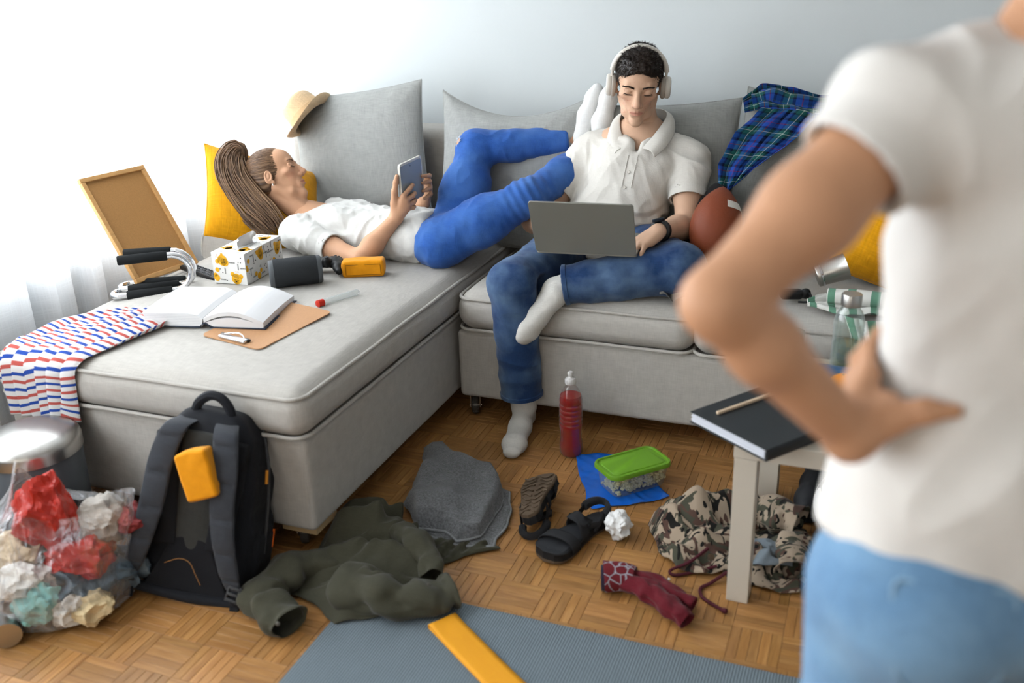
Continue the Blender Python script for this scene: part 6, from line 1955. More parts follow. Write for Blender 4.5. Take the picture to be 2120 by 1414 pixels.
def head_shape(s, fem=False):
    """head in its own frame: x to the side, y forward, z up; about 0.236 high"""
    s.ell((0, -0.018, 0.040), (0.074, 0.095, 0.080), k=0.02)
    s.ell((0, 0.034, 0.046), (0.060, 0.054, 0.056), k=0.025)
    s.ell((0, 0.034, -0.018), (0.053, 0.057, 0.074), k=0.025)
    jw = 0.049 if not fem else 0.044
    s.chain([(-jw, -0.004, -0.048), (-0.034, 0.038, -0.084), (0, 0.068, -0.102), (0.034, 0.038, -0.084), (jw, -0.004, -0.048)], [0.016, 0.015, 0.016, 0.015, 0.016], k=0.016)
    s.ell((0, 0.073, -0.102), (0.017, 0.014, 0.014), k=0.012)
    for q in (-1, 1):
        s.ell((q * 0.044, 0.060, -0.010), (0.018, 0.016, 0.013), k=0.020)
        s.ell((q * 0.062, 0.058, -0.052), (0.014, 0.030, 0.026), k=0.018, op='sub')
    s.cap((-0.034, 0.078, 0.031), (0.034, 0.078, 0.031), 0.011 if not fem else 0.0085, k=0.016)
    s.ell((0, 0.079, -0.062), (0.026, 0.014, 0.022), k=0.016)
    for q in (-1, 1):
        s.ell((q * 0.033, 0.099, 0.012), (0.0185, 0.017, 0.0115), k=0.011, op='sub')
        s.ell((q * 0.0325, 0.0765, 0.010), (0.0145, 0.0125, 0.0110), k=0.003)
        s.cap((q * 0.0175, 0.0850, 0.0175), (q * 0.0465, 0.0785, 0.0165), 0.0034, k=0.004)
        s.cap((q * 0.0190, 0.0880, 0.0030), (q * 0.0460, 0.0800, 0.0040), 0.0022, k=0.003)
    s.cap((0, 0.085, 0.026), (0, 0.1105, -0.020), 0.0068, 0.0092, k=0.010)
    s.cap((0, 0.078, 0.018), (0, 0.091, -0.028), 0.0095, 0.0135, k=0.010)
    s.ell((0, 0.1115, -0.0255), (0.0105, 0.0110, 0.0092), k=0.007)
    for q in (-1, 1):
        s.ell((q * 0.0125, 0.099, -0.0315), (0.0070, 0.0095, 0.0072), k=0.005)
        s.ell((q * 0.0062, 0.1055, -0.0385), (0.0032, 0.0055, 0.0030), k=0.0015, op='sub')
    fl = 0.0056 if fem else 0.0046
    for q in (-1, 1):
        s.cap((q * 0.0220, 0.0845, -0.0612), (q * 0.004, 0.0935, -0.0560), 0.0024, fl, k=0.003)
        s.cap((q * 0.0200, 0.0850, -0.0630), (q * 0.004, 0.0915, -0.0678), 0.0028, fl + 0.0012, k=0.004)
    for q in (-1, 1):
        s.cap((q * 0.0235, 0.0875, -0.0618), (0, 0.1010, -0.0612), 0.0011, k=0.0012, op='sub')
    s.ell((0, 0.0935, -0.081), (0.016, 0.006, 0.006), k=0.008, op='sub')
    for q in (-1, 1):
        R = Euler((-0.22, 0, q * 0.34)).to_matrix()
        s.ell((q * 0.0770, -0.012, -0.004), (0.0075, 0.0165, 0.0285), R, k=0.003)
        s.ell((q * 0.0820, -0.008, 0.002), (0.0062, 0.0110, 0.0195), R, k=0.002, op='sub')
        s.ell((q * 0.0765, -0.010, 0.000), (0.0045, 0.0065, 0.0130), R, k=0.003)
        s.ell((q * 0.0735, -0.004, -0.029), (0.0062, 0.0080, 0.0085), R, k=0.003)


def head_mesh(Xh, fem, neck, rn, sterno=True):
    """fine head and neck, in world space; neck = world point where it meets the shoulders"""
    nl = np.array(Xh.inverted() @ Vector(neck)); sc = Xh.to_scale()[0]
    lo = np.minimum((-0.10, -0.135, -0.16), nl - 0.07); hi = np.maximum((0.10, 0.135, 0.135), nl + 0.07)
    s = SDF(lo, hi, 0.0018)
    head_shape(s, fem)
    s.cap((0, -0.022, -0.055), nl, rn[0] / sc, rn[1] / sc, k=0.022)
    for q in (-1, 1): s.cap((q * 0.052, -0.005, -0.045), nl + (q * 0.016, 0.040, -0.02), 0.011, 0.010, k=0.018)
    V, F = s.mesh(); V = relax(V, F, 1, 0.3)
    return xf(Xh, V), F


def hand_shape(s, M, fingers, thumb, sc=1.0, wrist_r=0.026):
    """M: wrist frame, y towards the fingers, x towards the thumb, z out of the back of the hand.
    fingers: four (spread, bend1, bend2, bend3) from index to little; thumb: list of three points"""
    s.X = M @ Matrix.Scale(sc, 4)
    base = [(0.0270, 0.086, 0.0), (0.0085, 0.091, 0.002), (-0.0105, 0.087, 0.001), (-0.0275, 0.078, -0.003)]
    lens = [(0.043, 0.026, 0.021), (0.047, 0.029, 0.022), (0.043, 0.027, 0.021), (0.034, 0.021, 0.019)]
    rad = [(0.0096, 0.0086, 0.0079, 0.0066), (0.0098, 0.0088, 0.0080, 0.0067), (0.0092, 0.0083, 0.0076, 0.0064), (0.0083, 0.0074, 0.0068, 0.0058)]
    for bpos in base:
        s.cap((bpos[0] * 0.62, 0.004, 0), bpos, 0.0165, 0.0118, k=0.010)
    s.cap((0.010, 0.020, -0.006), (0.028, 0.045, -0.008), 0.018, 0.014, k=0.012)
    s.cap((-0.020, 0.020, -0.006), (-0.026, 0.055, -0.008), 0.014, 0.012, k=0.012)
    tips = []
    for (sp, b1, b2, b3), b0, ln, rr in zip(fingers, base, lens, rad):
        p = np.array(b0, float); ang = 0.0; pts = [p]
        for b_, l in zip((b1, b2, b3), ln):
            ang += b_
            d = np.array((math.sin(sp) * math.cos(ang), math.cos(sp) * math.cos(ang), -math.sin(ang)))
            p = p + d * l; pts.append(p)
        s.chain(pts, rr, k=0.0035); tips.append((pts[-2], pts[-1]))
    s.chain([(0.016, 0.018, -0.006)] + thumb, [0.0165, 0.0125, 0.0105, 0.0078], k=0.006)
    s.X = None
    return tips


KEEP = []


def wrinkles(V, N, d, scale, amp, seed, stretch=0.28):
    """fold relief elongated along d; it fades out near the openings listed in KEEP"""
    d = np.array(d, float); d /= np.linalg.norm(d)
    Q = V - (V @ d)[:, None] * d * (1 - stretch)
    a = 1 - 2 * np.abs(vnoise(Q, scale, seed, 2)); b = vnoise(Q, scale * 0.5, seed + 7, 2)
    f = np.ones(len(V))
    for p, r in KEEP: f *= np.clip((np.linalg.norm(V - p, axis=1) - r) / 0.03, 0.05, 1)
    return V + N * (amp * f * (0.75 * a + 0.6 * b))[:, None]


def face_probe(V, X):
    L = xf(X.inverted(), V)
    fr = L[L[:, 1] > 0.02]
    def y_at(x, z, pad=0.004):
        m = (np.abs(fr[:, 0] - x) < pad) & (np.abs(fr[:, 2] - z) < pad)
        return fr[m, 1].max() if m.any() else 0.08
    return L, y_at


def face_parts(V, X, parent, browcol, fem=False, probe=None):
    """brows, lash lines, lower lids; returns tint for the skin"""
    L = xf(X.inverted(), V); _, y_at = face_probe(probe, X)
    hairm = mat('brow_' + browcol[0], browcol[1], 0.7)
    for q in (-1, 1):
        r = random.Random(4 + q); b = B()
        for k in range(60 if fem else 120):
            t = r.random(); x = q * (0.0135 + 0.036 * t); z = 0.0275 + 0.0075 * math.sin(min(1, t * 1.15) * PI * 0.62) - 0.003 * t + r.uniform(-1, 1) * (0.0032 if not fem else 0.0016) * (1 - 0.65 * t)
            y = y_at(x, z); ln = 0.008
            p0 = np.array((x, y + 0.0002, z)); p1 = p0 + np.array((q * ln * 0.8, 0.0006 - 0.10 * ln * t, ln * (0.45 - 0.7 * t)))
            p1[1] = max(p1[1], y_at(p1[0], p1[2]) + 0.0004) if abs(p1[0]) < 0.052 else p1[1] - 0.001
            b.tube([p0, (p0 + p1) / 2 + (0, 0.0006, 0), p1], [0.0007, 0.0007, 0.0003], 4, M=X)
        b.out('eyebrow', hairm, parent)
        zl = 0.0052
        P = []
        for t in np.linspace(0, 1, 12):
            x = q * (0.0195 + 0.027 * t); z = zl - 0.0025 * math.sin(PI * t) + 0.001 * t
            P.append((x, y_at(x, z, 0.0025) + 0.0004, z))
        o = B().tube(np.array(P), np.interp(np.linspace(0, 1, 12), [0, 0.5, 1], [0.0006, 0.0013, 0.0011]), 6, M=X).out('eyelashes', mat('lash_dark', (34, 24, 20), 0.6), parent)
        b = B()
        for t in np.linspace(0.1, 1, 16):
            x = q * (0.0195 + 0.027 * t); z = zl - 0.0025 * math.sin(PI * t); y = y_at(x, z, 0.0025)
            b.tube([(x, y, z), (x + q * 0.002 * t, y + 0.0035, z - 0.002), (x + q * 0.003 * t, y + 0.0055, z - 0.0022)], [0.0004, 0.0004, 0.0002], 4, M=X)
        b.out('eyelashes', mat('lash_dark', (34, 24, 20), 0.6), parent)
    T = np.ones((len(V), 3))
    x, y, z = L[:, 0], L[:, 1], L[:, 2]
    inface = ((y > 0.05) & (y < 0.13) & (np.abs(x) < 0.07) & (np.abs(z) < 0.13)).astype(float)
    hl = 0.0092 * np.clip(1 - (np.abs(x) / 0.0235) ** 2, 0.02, 1) ** 0.6
    lip = inface * np.exp(-((np.abs(z + 0.0618) / hl) ** 4)) * (np.abs(x) < 0.023) * (y > 0.080)
    T *= 1 - (inface * np.exp(-((z + 0.0614) / 0.0011) ** 2) * np.exp(-((np.abs(x) / 0.0225) ** 6)) * (y > 0.08))[:, None] * np.array((0.45, 0.55, 0.5))  # dark mouth line: shade of the lip crease put into the tint
    T *= 1 - lip[:, None] * np.array((0.14, 0.36, 0.32))
    chk = inface * np.exp(-((np.abs(x) - 0.042) ** 2 + (z + 0.022) ** 2) / 0.0005)
    T *= 1 - chk[:, None] * np.array((0.0, 0.09, 0.08))
    nose = inface * np.exp(-(x ** 2 / 0.0003 + (z + 0.026) ** 2 / 0.0003)) * (y > 0.095)
    T *= 1 - nose[:, None] * np.array((0.0, 0.07, 0.06))
    return L, T


def strands(roots, path_fn, n, rad, m, parent, name='hair', sides=4):
    b = B()
    for i in range(n):
        P, r = path_fn(i)
        b.tube(P, r * rad, sides)
    return b.out(name, m, parent)


def hair_material(name, c1, c2):
    m = mat(name, c1, 0.40, spec=0.5)
    nt = m.node_tree; b = nt.nodes['Principled BSDF']
    tc = nd(nt, 'ShaderNodeTexCoord'); n = nd(nt, 'ShaderNodeTexNoise'); n.inputs['Scale'].default_value = 16; n.inputs['Detail'].default_value = 2
    nt.links.new(tc.outputs['Object'], n.inputs['Vector'])
    at = nd(nt, 'ShaderNodeAttribute'); at.attribute_name = 'tint'
    ad = nd(nt, 'ShaderNodeMath', operation='MULTIPLY_ADD'); ad.inputs[1].default_value = 0.5
    nt.links.new(n.outputs['Fac'], ad.inputs[0]); nt.links.new(at.outputs['Fac'], ad.inputs[2])
    nt.links.new(ramp(nt, ad.outputs[0], [(0.25, c1), (0.80, c2)]), b.inputs['Base Color'])
    return m


def denim(name, col, fade):
    m = weave(name, col, scale=700, var=0.14, bump=0.25, rough=0.85)
    nt = m.node_tree; b = nt.nodes['Principled BSDF']
    src = b.inputs['Base Color'].links[0].from_socket
    tc = nd(nt, 'ShaderNodeTexCoord'); n = nd(nt, 'ShaderNodeTexNoise'); n.inputs['Scale'].default_value = 9; n.inputs['Detail'].default_value = 5
    nt.links.new(tc.outputs['Object'], n.inputs['Vector'])
    mr = nd(nt, 'ShaderNodeMapRange'); mr.inputs['From Min'].default_value = 0.42; mr.inputs['From Max'].default_value = 0.75; mr.inputs['To Max'].default_value = 0.75
    nt.links.new(n.outputs['Fac'], mr.inputs['Value'])
    mx = nd(nt, 'ShaderNodeMix', data_type='RGBA'); mx.inputs[7].default_value = lin(fade)
    nt.links.new(mr.outputs['Result'], mx.inputs[0]); nt.links.new(src, mx.inputs[6]); nt.links.new(mx.outputs[2], b.inputs['Base Color'])
    return m


def foot_shape(s, ankle, heel, toe, up, r=0.034, k=0.02):
    """a socked foot: heel to toe with the ankle above the heel"""
    a, h, t, u = (np.array(q, float) for q in (ankle, heel, toe, up))
    d = t - h; L = np.linalg.norm(d); d /= L; u = u - d * (u @ d); u /= np.linalg.norm(u); w_ = np.cross(d, u)
    s.cap(a, h + u * 0.032, 0.036, 0.034, k=k)
    s.cap(h + u * 0.028 + d * 0.01, h + u * 0.030 + d * 0.10, 0.033, 0.034, k=k)
    s.cap(a - u * 0.0, h + u * 0.045 + d * 0.10, 0.034, 0.026, k=k)
    s.cap(h + u * 0.032 + d * 0.10, h + u * 0.024 + d * L * 0.75, 0.033, 0.032, k=k, sq=(w_, 1.15))
    s.cap(h + u * 0.022 + d * L * 0.75, h + u * 0.018 + d * (L - 0.02), 0.027, 0.021, k=k, sq=(w_, 1.42))


# ------------------------------------------------------------------ the seated person with the laptop
def seated_person():
    P = thing('person', 'person in white polo shirt and blue jeans sitting with a laptop', 'person', (-0.9, 3.2, 0.0))
    skin = skin_material('skin_a', (226, 184, 154))
    Xh = frame((-0.802, 3.292, 1.122), (1, 0, 0), (0, 0, 1))
    # face looks down and slightly to the left of the picture
    Xh = Matrix.Translation((-0.802, 3.285, 1.124)) @ Euler((0, 0, PI + 0.22)).to_matrix().to_4x4() @ Euler((-0.33, 0, 0)).to_matrix().to_4x4() @ Euler((0, -0.07, 0)).to_matrix().to_4x4()
    s = SDF((-1.26, 2.80, 0.50), (-0.48, 3.52, 1.30), 0.0031)
    nk = np.array((-0.800, 3.358, 0.950))
    s.cap(nk + (0, -0.01, 0.03), nk, 0.050, 0.056, k=0.03)
    sR, sL = np.array((-0.985, 3.350, 0.868)), np.array((-0.632, 3.340, 0.862))
    s.cap(nk + (0, 0, -0.03), sR, 0.060, 0.058, k=0.05); s.cap(nk + (0, 0, -0.03), sL, 0.060, 0.058, k=0.05)
    s.chain([(-0.822, 3.36, 0.88), (-0.85, 3.34, 0.76), (-0.885, 3.30, 0.62)], [0.11, 0.105, 0.11], k=0.05, sq=((1, 0, 0), 1.25))
    eR, wR = np.array((-1.155, 3.185, 0.650)), np.array((-1.000, 3.020, 0.695))
    eL, wL = np.array((-0.600, 3.180, 0.668)), np.array((-0.655, 2.985, 0.700))
    s.chain([sR, sR * 0.5 + eR * 0.5, eR], [0.052, 0.047, 0.040], k=0.03); s.chain([eR, eR * 0.65 + wR * 0.35, wR], [0.040, 0.041, 0.026], k=0.02)
    s.chain([sL, sL * 0.5 + eL * 0.5, eL], [0.052, 0.047, 0.040], k=0.03); s.chain([eL, eL * 0.65 + wL * 0.35, wL], [0.040, 0.041, 0.026], k=0.02)
    # hands on the keyboard
    hL = frame(wL, np.cross((-0.62, -0.42, -0.24), (0.0, 0.15, 1.0)), (0.0, 0.15, 1.0))     # x axis to the thumb side (away from us)
    def handframe(w_, fwd, back, thumbside):
        y = np.array(fwd, float); y /= np.linalg.norm(y); z = np.array(back, float); z = z - y * (z @ y); z /= np.linalg.norm(z)
        x = np.cross(y, z)
        if x @ np.array(thumbside) < 0: x = -x
        m = Matrix.Identity(4)
        for i in range(3): m[i][0], m[i][1], m[i][2], m[i][3] = x[i], y[i], z[i], w_[i]
        return m
    ML = handframe(wL, (-0.52, -0.66, -0.30), (-0.25, -0.20, 1.0), (-1, 0.6, 0))
    hand_shape(s, ML, [(0.10, 0.30, 0.45, 0.25), (0.0, 0.35, 0.50, 0.3), (-0.08, 0.42, 0.55, 0.3), (-0.2, 0.50, 0.55, 0.3)], [(0.036, 0.050, -0.014), (0.044, 0.078, -0.024), (0.040, 0.100, -0.030)], 1.0)
    MR = handframe(wR, (0.62, -0.40, -0.15), (0.1, -0.2, 1.0), (0, 1, 0))
    hand_shape(s, MR, [(-0.10, 0.30, 0.45, 0.25), (0.0, 0.35, 0.50, 0.3), (0.08, 0.42, 0.55, 0.3), (0.2, 0.50, 0.55, 0.3)], [(0.036, 0.050, -0.014), (0.044, 0.078, -0.024), (0.040, 0.100, -0.030)], 1.0)
    V, F = s.mesh(); V = relax(V, F, 1, 0.4)
    Vh, Fh = head_mesh(Xh, False, nk, (0.053, 0.058)); F = np.concatenate([F, Fh + len(V)]); nb_ = len(V); V = np.concatenate([V, Vh])
    L, T = face_parts(V, Xh, P, ('dark', (46, 34, 28)), probe=Vh)
    rs = np.random.default_rng(5)
    for k in range(46):       # blemishes
        x, z = rs.choice((-1, 1)) * rs.uniform(0.022, 0.052), rs.uniform(-0.085, -0.005)
        if k > 34: x, z = rs.uniform(-0.03, 0.03), rs.uniform(-0.11, -0.08) if k % 2 else rs.uniform(0.035, 0.06)
        a = np.exp(-((L[:, 0] - x) ** 2 + (L[:, 2] - z) ** 2) / rs.uniform(2e-6, 7e-6)) * (L[:, 1] > 0.03) * (np.abs(L[:, 2]) < 0.13)
        T *= 1 - a[:, None] * np.array((0.06, 0.21, 0.19))
    mk('body', V, F, skin, P, attr=('tint', T))
    for q in (-1, 1):
        pass
    # hair: close-cropped cap, longer on top
    hs = SDF((-0.14, -0.16, -0.09), (0.14, 0.14, 0.17), 0.003)
    hs.ell((0, -0.019, 0.043), (0.0785, 0.0995, 0.0850), k=0.01)
    hs.ell((0, 0.020, 0.075), (0.062, 0.066, 0.050), k=0.03)
    hs.ell((0, -0.055, 0.0), (0.070, 0.060, 0.075), k=0.02)
    hs.ell((0, 0.095, -0.030), (0.062, 0.085, 0.104), k=0.010, op='sub')
    hs.ell((0, 0.115, -0.015), (0.088, 0.088, 0.090), k=0.010, op='sub')
    hs.box((0, 0.02, -0.085), (0.12, 0.13, 0.045), r=0.01, k=0.01, op='sub')
    for q in (-1, 1): hs.ell((q * 0.086, 0.0, -0.022), (0.03, 0.034, 0.034), k=0.008, op='sub')
    Vh, Fh = hs.mesh(); Nh = normals(Vh, Fh)
    top = np.clip((Vh[:, 2] - 0.05) / 0.06, 0, 1)
    Vh = Vh + Nh * ((0.0012 + 0.003 * top) * vnoise(Vh, 120, 3, 2))[:, None]
    hm = hair_material('hair_dark', (38, 28, 23), (72, 54, 43))
    ho = mk('hair', xf(Xh, Vh), Fh, hm, P)
    rs = np.random.default_rng(3); idx = rs.choice(np.where((Nh[:, 2] > -0.4) & (Vh[:, 2] > -0.03))[0], 5200)
    b = B()
    for i in idx:
        t = top[i]; ln = 0.005 + 0.009 * t * rs.random()
        d = Nh[i] * 0.45 + np.array((rs.normal() * 0.22, 0.55 * t + rs.normal() * 0.2, -0.40 * (1 - t))); d /= np.linalg.norm(d)
        p = Vh[i]; b.tube([p, p + d * ln * 0.6, p + d * ln + (0, 0.002 * t, -0.001)], [0.0006, 0.0005, 0.0002], 3, cap=False, M=Xh)
    b.out('hair_tips', hm, ho)
    # polo shirt
    polo = weave('polo_pique', (232, 228, 220), scale=650, var=0.04, bump=0.25, rough=0.9)
    t = SDF((-1.24, 3.02, 0.50), (-0.46, 3.56, 1.02), 0.0042)
    t.cap(nk + (0, 0.006, -0.050), sR + (0.01, 0.004, 0.0), 0.062, 0.058, k=0.04); t.cap(nk + (0, 0.006, -0.050), sL + (-0.01, 0.004, 0), 0.062, 0.058, k=0.04)
    t.chain([(-0.822, 3.350, 0.855), (-0.842, 3.315, 0.76), (-0.880, 3.265, 0.66), (-0.905, 3.235, 0.57)], [0.122, 0.120, 0.120, 0.128], k=0.06, sq=((1, 0, 0.1), 1.22))
    t.ell((-0.81, 3.255, 0.845), (0.13, 0.04, 0.08), k=0.05)
    aR = sR * 0.45 + eR * 0.55; aL = sL * 0.40 + eL * 0.60
    t.cap(sR, aR, 0.062, 0.063, k=0.03, flat=True); t.cap(sL, aL, 0.062, 0.063, k=0.03, flat=True)
    for a_, e_ in ((aR, eR), (aL, eL)):
        d = (e_ - a_) / np.linalg.norm(e_ - a_); t.cap(a_ - d * 0.02, a_ + d * 0.03, 0.057, 0.057, k=0.0, op='sub')
    t.cap(nk + (0.0, -0.02, -0.035), nk + (0, -0.01, 0.10), 0.068, 0.075, k=0.01, op='sub')
    t.cap(nk + (0.008, -0.125, -0.040), nk + (0.0, -0.02, 0.03), 0.014, 0.060, k=0.008, op='sub')   # open neck
    Vt, Ft = t.mesh(); Nt = normals(Vt, Ft); KEEP[:] = [(aR, 0.072), (aL, 0.072), (nk, 0.09)]
    Vt = wrinkles(Vt, Nt, (0.75, 0.2, -0.5), 13, 0.0100, 3, 0.14); Vt = wrinkles(Vt, Nt, (-0.6, 0.1, -0.7), 10, 0.0100, 8, 0.16); Vt = wrinkles(Vt, Nt, (0.3, 0.1, -0.9), 24, 0.0050, 28, 0.16)
    lowb = np.clip((0.74 - Vt[:, 2]) / 0.12, 0, 1)
    Vt = Vt + Nt * (0.010 * lowb * np.sin(Vt[:, 2] * 150 + 6 * vnoise(Vt, 7, 4)))[:, None]
    sh = mk('polo_shirt', Vt, Ft, polo, P)
    # sleeve bands
    for a_, e_, s_ in ((aR, eR, sR), (aL, eL, sL)):
        d = (e_ - s_) / np.linalg.norm(e_ - s_)
        B().tube([a_ - d * 0.022, a_ - d * 0.012, a_ + d * 0.002], [0.0660, 0.0665, 0.0655], 40, cap=False).out('sleeve_band', polo, sh)
    # collar: two wings from the back of the neck
    for q in (-1, 1):
        c = -0.797
        top = smooth_path([(c, 3.428, 1.026), (c + q * 0.056, 3.405, 1.022), (c + q * 0.080, 3.345, 1.008), (c + q * 0.058, 3.270, 0.962), (c + q * 0.020 + 0.004, 3.222, 0.918)], 26)
        bot = smooth_path([(c, 3.450, 0.980), (c + q * 0.080, 3.425, 0.976), (c + q * 0.112, 3.345, 0.958), (c + q * 0.106, 3.255, 0.925), (c + q * 0.070 + 0.004, 3.200, 0.892)], 26)
        n = 7; Vc = np.stack([top + (bot - top) * v + np.array((q * 0.010, -0.006, 0.010)) * math.sin(PI * v) for v in np.linspace(0, 1, n)], 1)
        o = mk('collar', Vc.reshape(-1, 3), grid_faces(26, n), polo, sh); modsolid(o, 0.003, 0); modsub(o, 1)
    for k, z in enumerate((0.845, 0.795)):
        y = Vt[(np.abs(Vt[:, 0] + 0.806 + 0.01 * k) < 0.006) & (np.abs(Vt[:, 2] - z) < 0.006), 1].min()
        B().lathe([(0.0055, 0), (0.0055, 0.0015), (0.0045, 0.0022), (0.0025, 0.0016), (0, 0.0016)], 16, TRS((-0.806 - 0.01 * k, y - 0.001, z), (PI / 2 - 0.35, 0, 0))).out('button', mat('pearl_button', (222, 216, 206), 0.3), sh)
    b = B()
    for q in (-1, 1):
        pl = []
        for z in np.linspace(0.795, 0.900, 14):
            x = -0.800 - (0.865 - z) * 0.14 + q * 0.0165
            m_ = (np.abs(Vt[:, 0] - x) < 0.007) & (np.abs(Vt[:, 2] - z) < 0.007)
            if m_.any(): pl.append((x, Vt[m_, 1].min() - 0.0006, z))
        if len(pl) > 3: b.tube(np.array(pl), 0.0013, 6)
    b.out('placket_seam', polo, sh)
    # jeans
    jm = denim('denim_dark', (38, 64, 106), (112, 140, 172))
    hR, hL_ = np.array((-0.985, 3.27, 0.575)), np.array((-0.815, 3.27, 0.575))
    kR, anR = np.array((-1.095, 2.805, 0.540)), np.array((-1.078, 2.815, 0.135))
    kL, anL = np.array((-0.575, 2.945, 0.590)), np.array((-0.935, 2.850, 0.535))
    j = SDF((-1.22, 2.68, 0.08), (-0.44, 3.45, 0.75), 0.0044)
    j.ell((-0.90, 3.27, 0.585), (0.175, 0.14, 0.085), k=0.04)
    j.chain([hR, hR * 0.5 + kR * 0.5, kR], [0.092, 0.085, 0.071], k=0.035); j.chain([kR, kR * 0.6 + anR * 0.4], [0.071, 0.068], k=0.03); j.cap(kR * 0.6 + anR * 0.4, anR, 0.066, 0.071, k=0.02, flat=True)
    j.chain([hL_, hL_ * 0.5 + kL * 0.5, kL], [0.090, 0.084, 0.074], k=0.035); j.chain([kL, kL * 0.5 + anL * 0.5], [0.074, 0.068], k=0.03); j.cap(kL * 0.5 + anL * 0.5, anL, 0.066, 0.064, k=0.02, flat=True)
    d = (anR - kR) / np.linalg.norm(anR - kR); j.cap(anR - d * 0.03, anR + d * 0.04, 0.062, 0.064, k=0.0, op='sub')
    d = (anL - kL) / np.linalg.norm(anL - kL); j.cap(anL - d * 0.03, anL + d * 0.04, 0.055, 0.057, k=0.0, op='sub')
    Vj, Fj = j.mesh(); Nj = normals(Vj, Fj); KEEP[:] = [(anR, 0.078), (anL, 0.074)]
    Vj = wrinkles(Vj, Nj, (0.9, 0.3, -0.2), 15, 0.0070, 12, 0.18); Vj = wrinkles(Vj, Nj, (0.2, 0.3, -0.9), 9, 0.006, 18, 0.18)
    jo = mk('jeans', Vj, Fj, jm, P)
    # inner leg stitching and hems
    for a_, k_, r_ in ((anR, kR, 0.0715), (anL, kL, 0.0645)):
        d = (a_ - k_) / np.linalg.norm(a_ - k_)
        B().tube([a_ - d * 0.018, a_ - d * 0.016, a_ - d * 0.003, a_ - d * 0.001], [r_ - 0.001, r_ + 0.0022, r_ + 0.0026, r_ - 0.001], 40, cap=False).out('hem_band', jm, jo)
    KEEP[:] = []
    # socks
    sm = weave('white_sock', (228, 226, 220), scale=600, var=0.06, bump=0.3)
    f = SDF((-1.20, 2.52, -0.01), (-0.94, 2.92, 0.24), 0.0035)
    f.cap((-1.078, 2.83, 0.20), (-1.082, 2.84, 0.085), 0.046, 0.042, k=0.02)
    foot_shape(f, (-1.082, 2.842, 0.085), (-1.088, 2.872, 0.004), (-1.040, 2.595, 0.004), (0, 0, 1))
    Vf, Ff = f.mesh(); Vf[:, 2] = np.maximum(Vf[:, 2], 0.002); Nf = normals(Vf, Ff); Vf = wrinkles(Vf, Nf, (1, 0.2, 0), 30, 0.0014, 3)
    mk('sock', Vf, Ff, sm, P)
    f = SDF((-1.14, 2.64, 0.32), (-0.84, 2.96, 0.62), 0.0035)
    f.cap((-0.90, 2.862, 0.540), (-0.955, 2.845, 0.520), 0.044, 0.041, k=0.02)
    foot_shape(f, (-0.962, 2.842, 0.515), (-0.925, 2.800, 0.500), (-1.045, 2.742, 0.350), (-0.55, 0.55, 0.45))
    Vf, Ff = f.mesh(); Nf = normals(Vf, Ff); Vf = wrinkles(Vf, Nf, (0.7, 0.1, 0.6), 30, 0.0014, 6)
    mk('sock', Vf, Ff, sm, P)
    # ------------ headphones
    hp = thing('headphones', 'white over-ear headphones on the seated person', 'headphones', tuple(Xh.translation)[:3])
    wh = mat('headphone_white', (232, 226, 216), 0.35, spec=0.45); cush = mat('headphone_cushion', (196, 188, 178), 0.7); chrome2 = mat('headphone_disc', (150, 176, 214), 0.18, metal=0.9)
    arc = [(0.0905 * math.sin(a), -0.012, 0.028 + 0.104 * math.cos(a)) for a in np.linspace(-1.42, 1.42, 40)]
    B().tube(arc, 0.0105, 10, flat=((0, 0, 1), 0.45), M=Xh).out('headband', wh, hp)
    for q in (-1, 1):
        B().rbox((q * 0.0905 - 0.0045, -0.022, 0.006), (q * 0.0905 + 0.0045, -0.002, 0.055), 0.003, Xh).out('slider', wh, hp)
        Mq = Xh @ TRS((q * 0.0775, -0.010, -0.012), (0, q * PI / 2, 0))
        B().lathe([(0.020, 0.0), (0.034, -0.002), (0.0385, 0.004), (0.0385, 0.010), (0.034, 0.013)], 36, Mq).out('ear_cushion', cush, hp)
        o = B().lathe([(0.0, 0.013), (0.035, 0.013), (0.0365, 0.016), (0.0365, 0.026), (0.032, 0.031), (0.027, 0.032), (0.0, 0.032)], 36, Mq).out('ear_cup', wh, hp)
        B().lathe([(0.0, 0.0328), (0.024, 0.0328), (0.026, 0.0322)], 36, Mq).out('disc', chrome2, o)
    # ------------ laptop
    BLc, BRc = np.array((-1.012, 2.812, 0.660)), np.array((-0.688, 2.850, 0.658)); up = np.array((0.010, -0.105, 0.185))
    x = BRc - BLc; Wl = 0.322; Hl = 0.215
    M = frame(BLc, x, np.cross(up, x) * -1)
    lp = thing('laptop', 'grey aluminium laptop with its lid facing out on the lap', 'laptop', tuple(BLc))
    alu = mat('laptop_alu', (146, 146, 138), 0.42, metal=0.25, spec=0.5)
    yv = up / np.linalg.norm(up); xv = x / np.linalg.norm(x); yv = yv - xv * (yv @ xv); yv /= np.linalg.norm(yv); zv = np.cross(xv, yv)
    Ml = Matrix.Identity(4)
    for i in range(3): Ml[i][0], Ml[i][1], Ml[i][2], Ml[i][3] = xv[i], yv[i], zv[i], BLc[i]
    def plate(nm, w_, h_, t_, M_, m_, r_=0.010, par=lp, z=0.0):
        Lp = loop_rect(0, w_, 0, h_, z, r_, 6); n = len(Lp); V_ = np.concatenate([Lp, Lp + (0, 0, t_)])
        F_ = [tuple(range(n))[::-1], tuple(range(n, 2 * n))] + [(i, (i + 1) % n, n + (i + 1) % n, n + i) for i in range(n)]
        return modbev(mk(nm, xf(M_, V_), F_, m_, par, smooth=False), 0.0015, 2)
    lid = plate('lid', Wl, Hl, 0.006, Ml, alu)
    plate('screen', Wl - 0.012, Hl - 0.016, 0.0006, Ml @ TRS((0.006, 0.008, -0.0008)), mat('screen_dark', (36, 40, 46), 0.15), 0.004, lid)
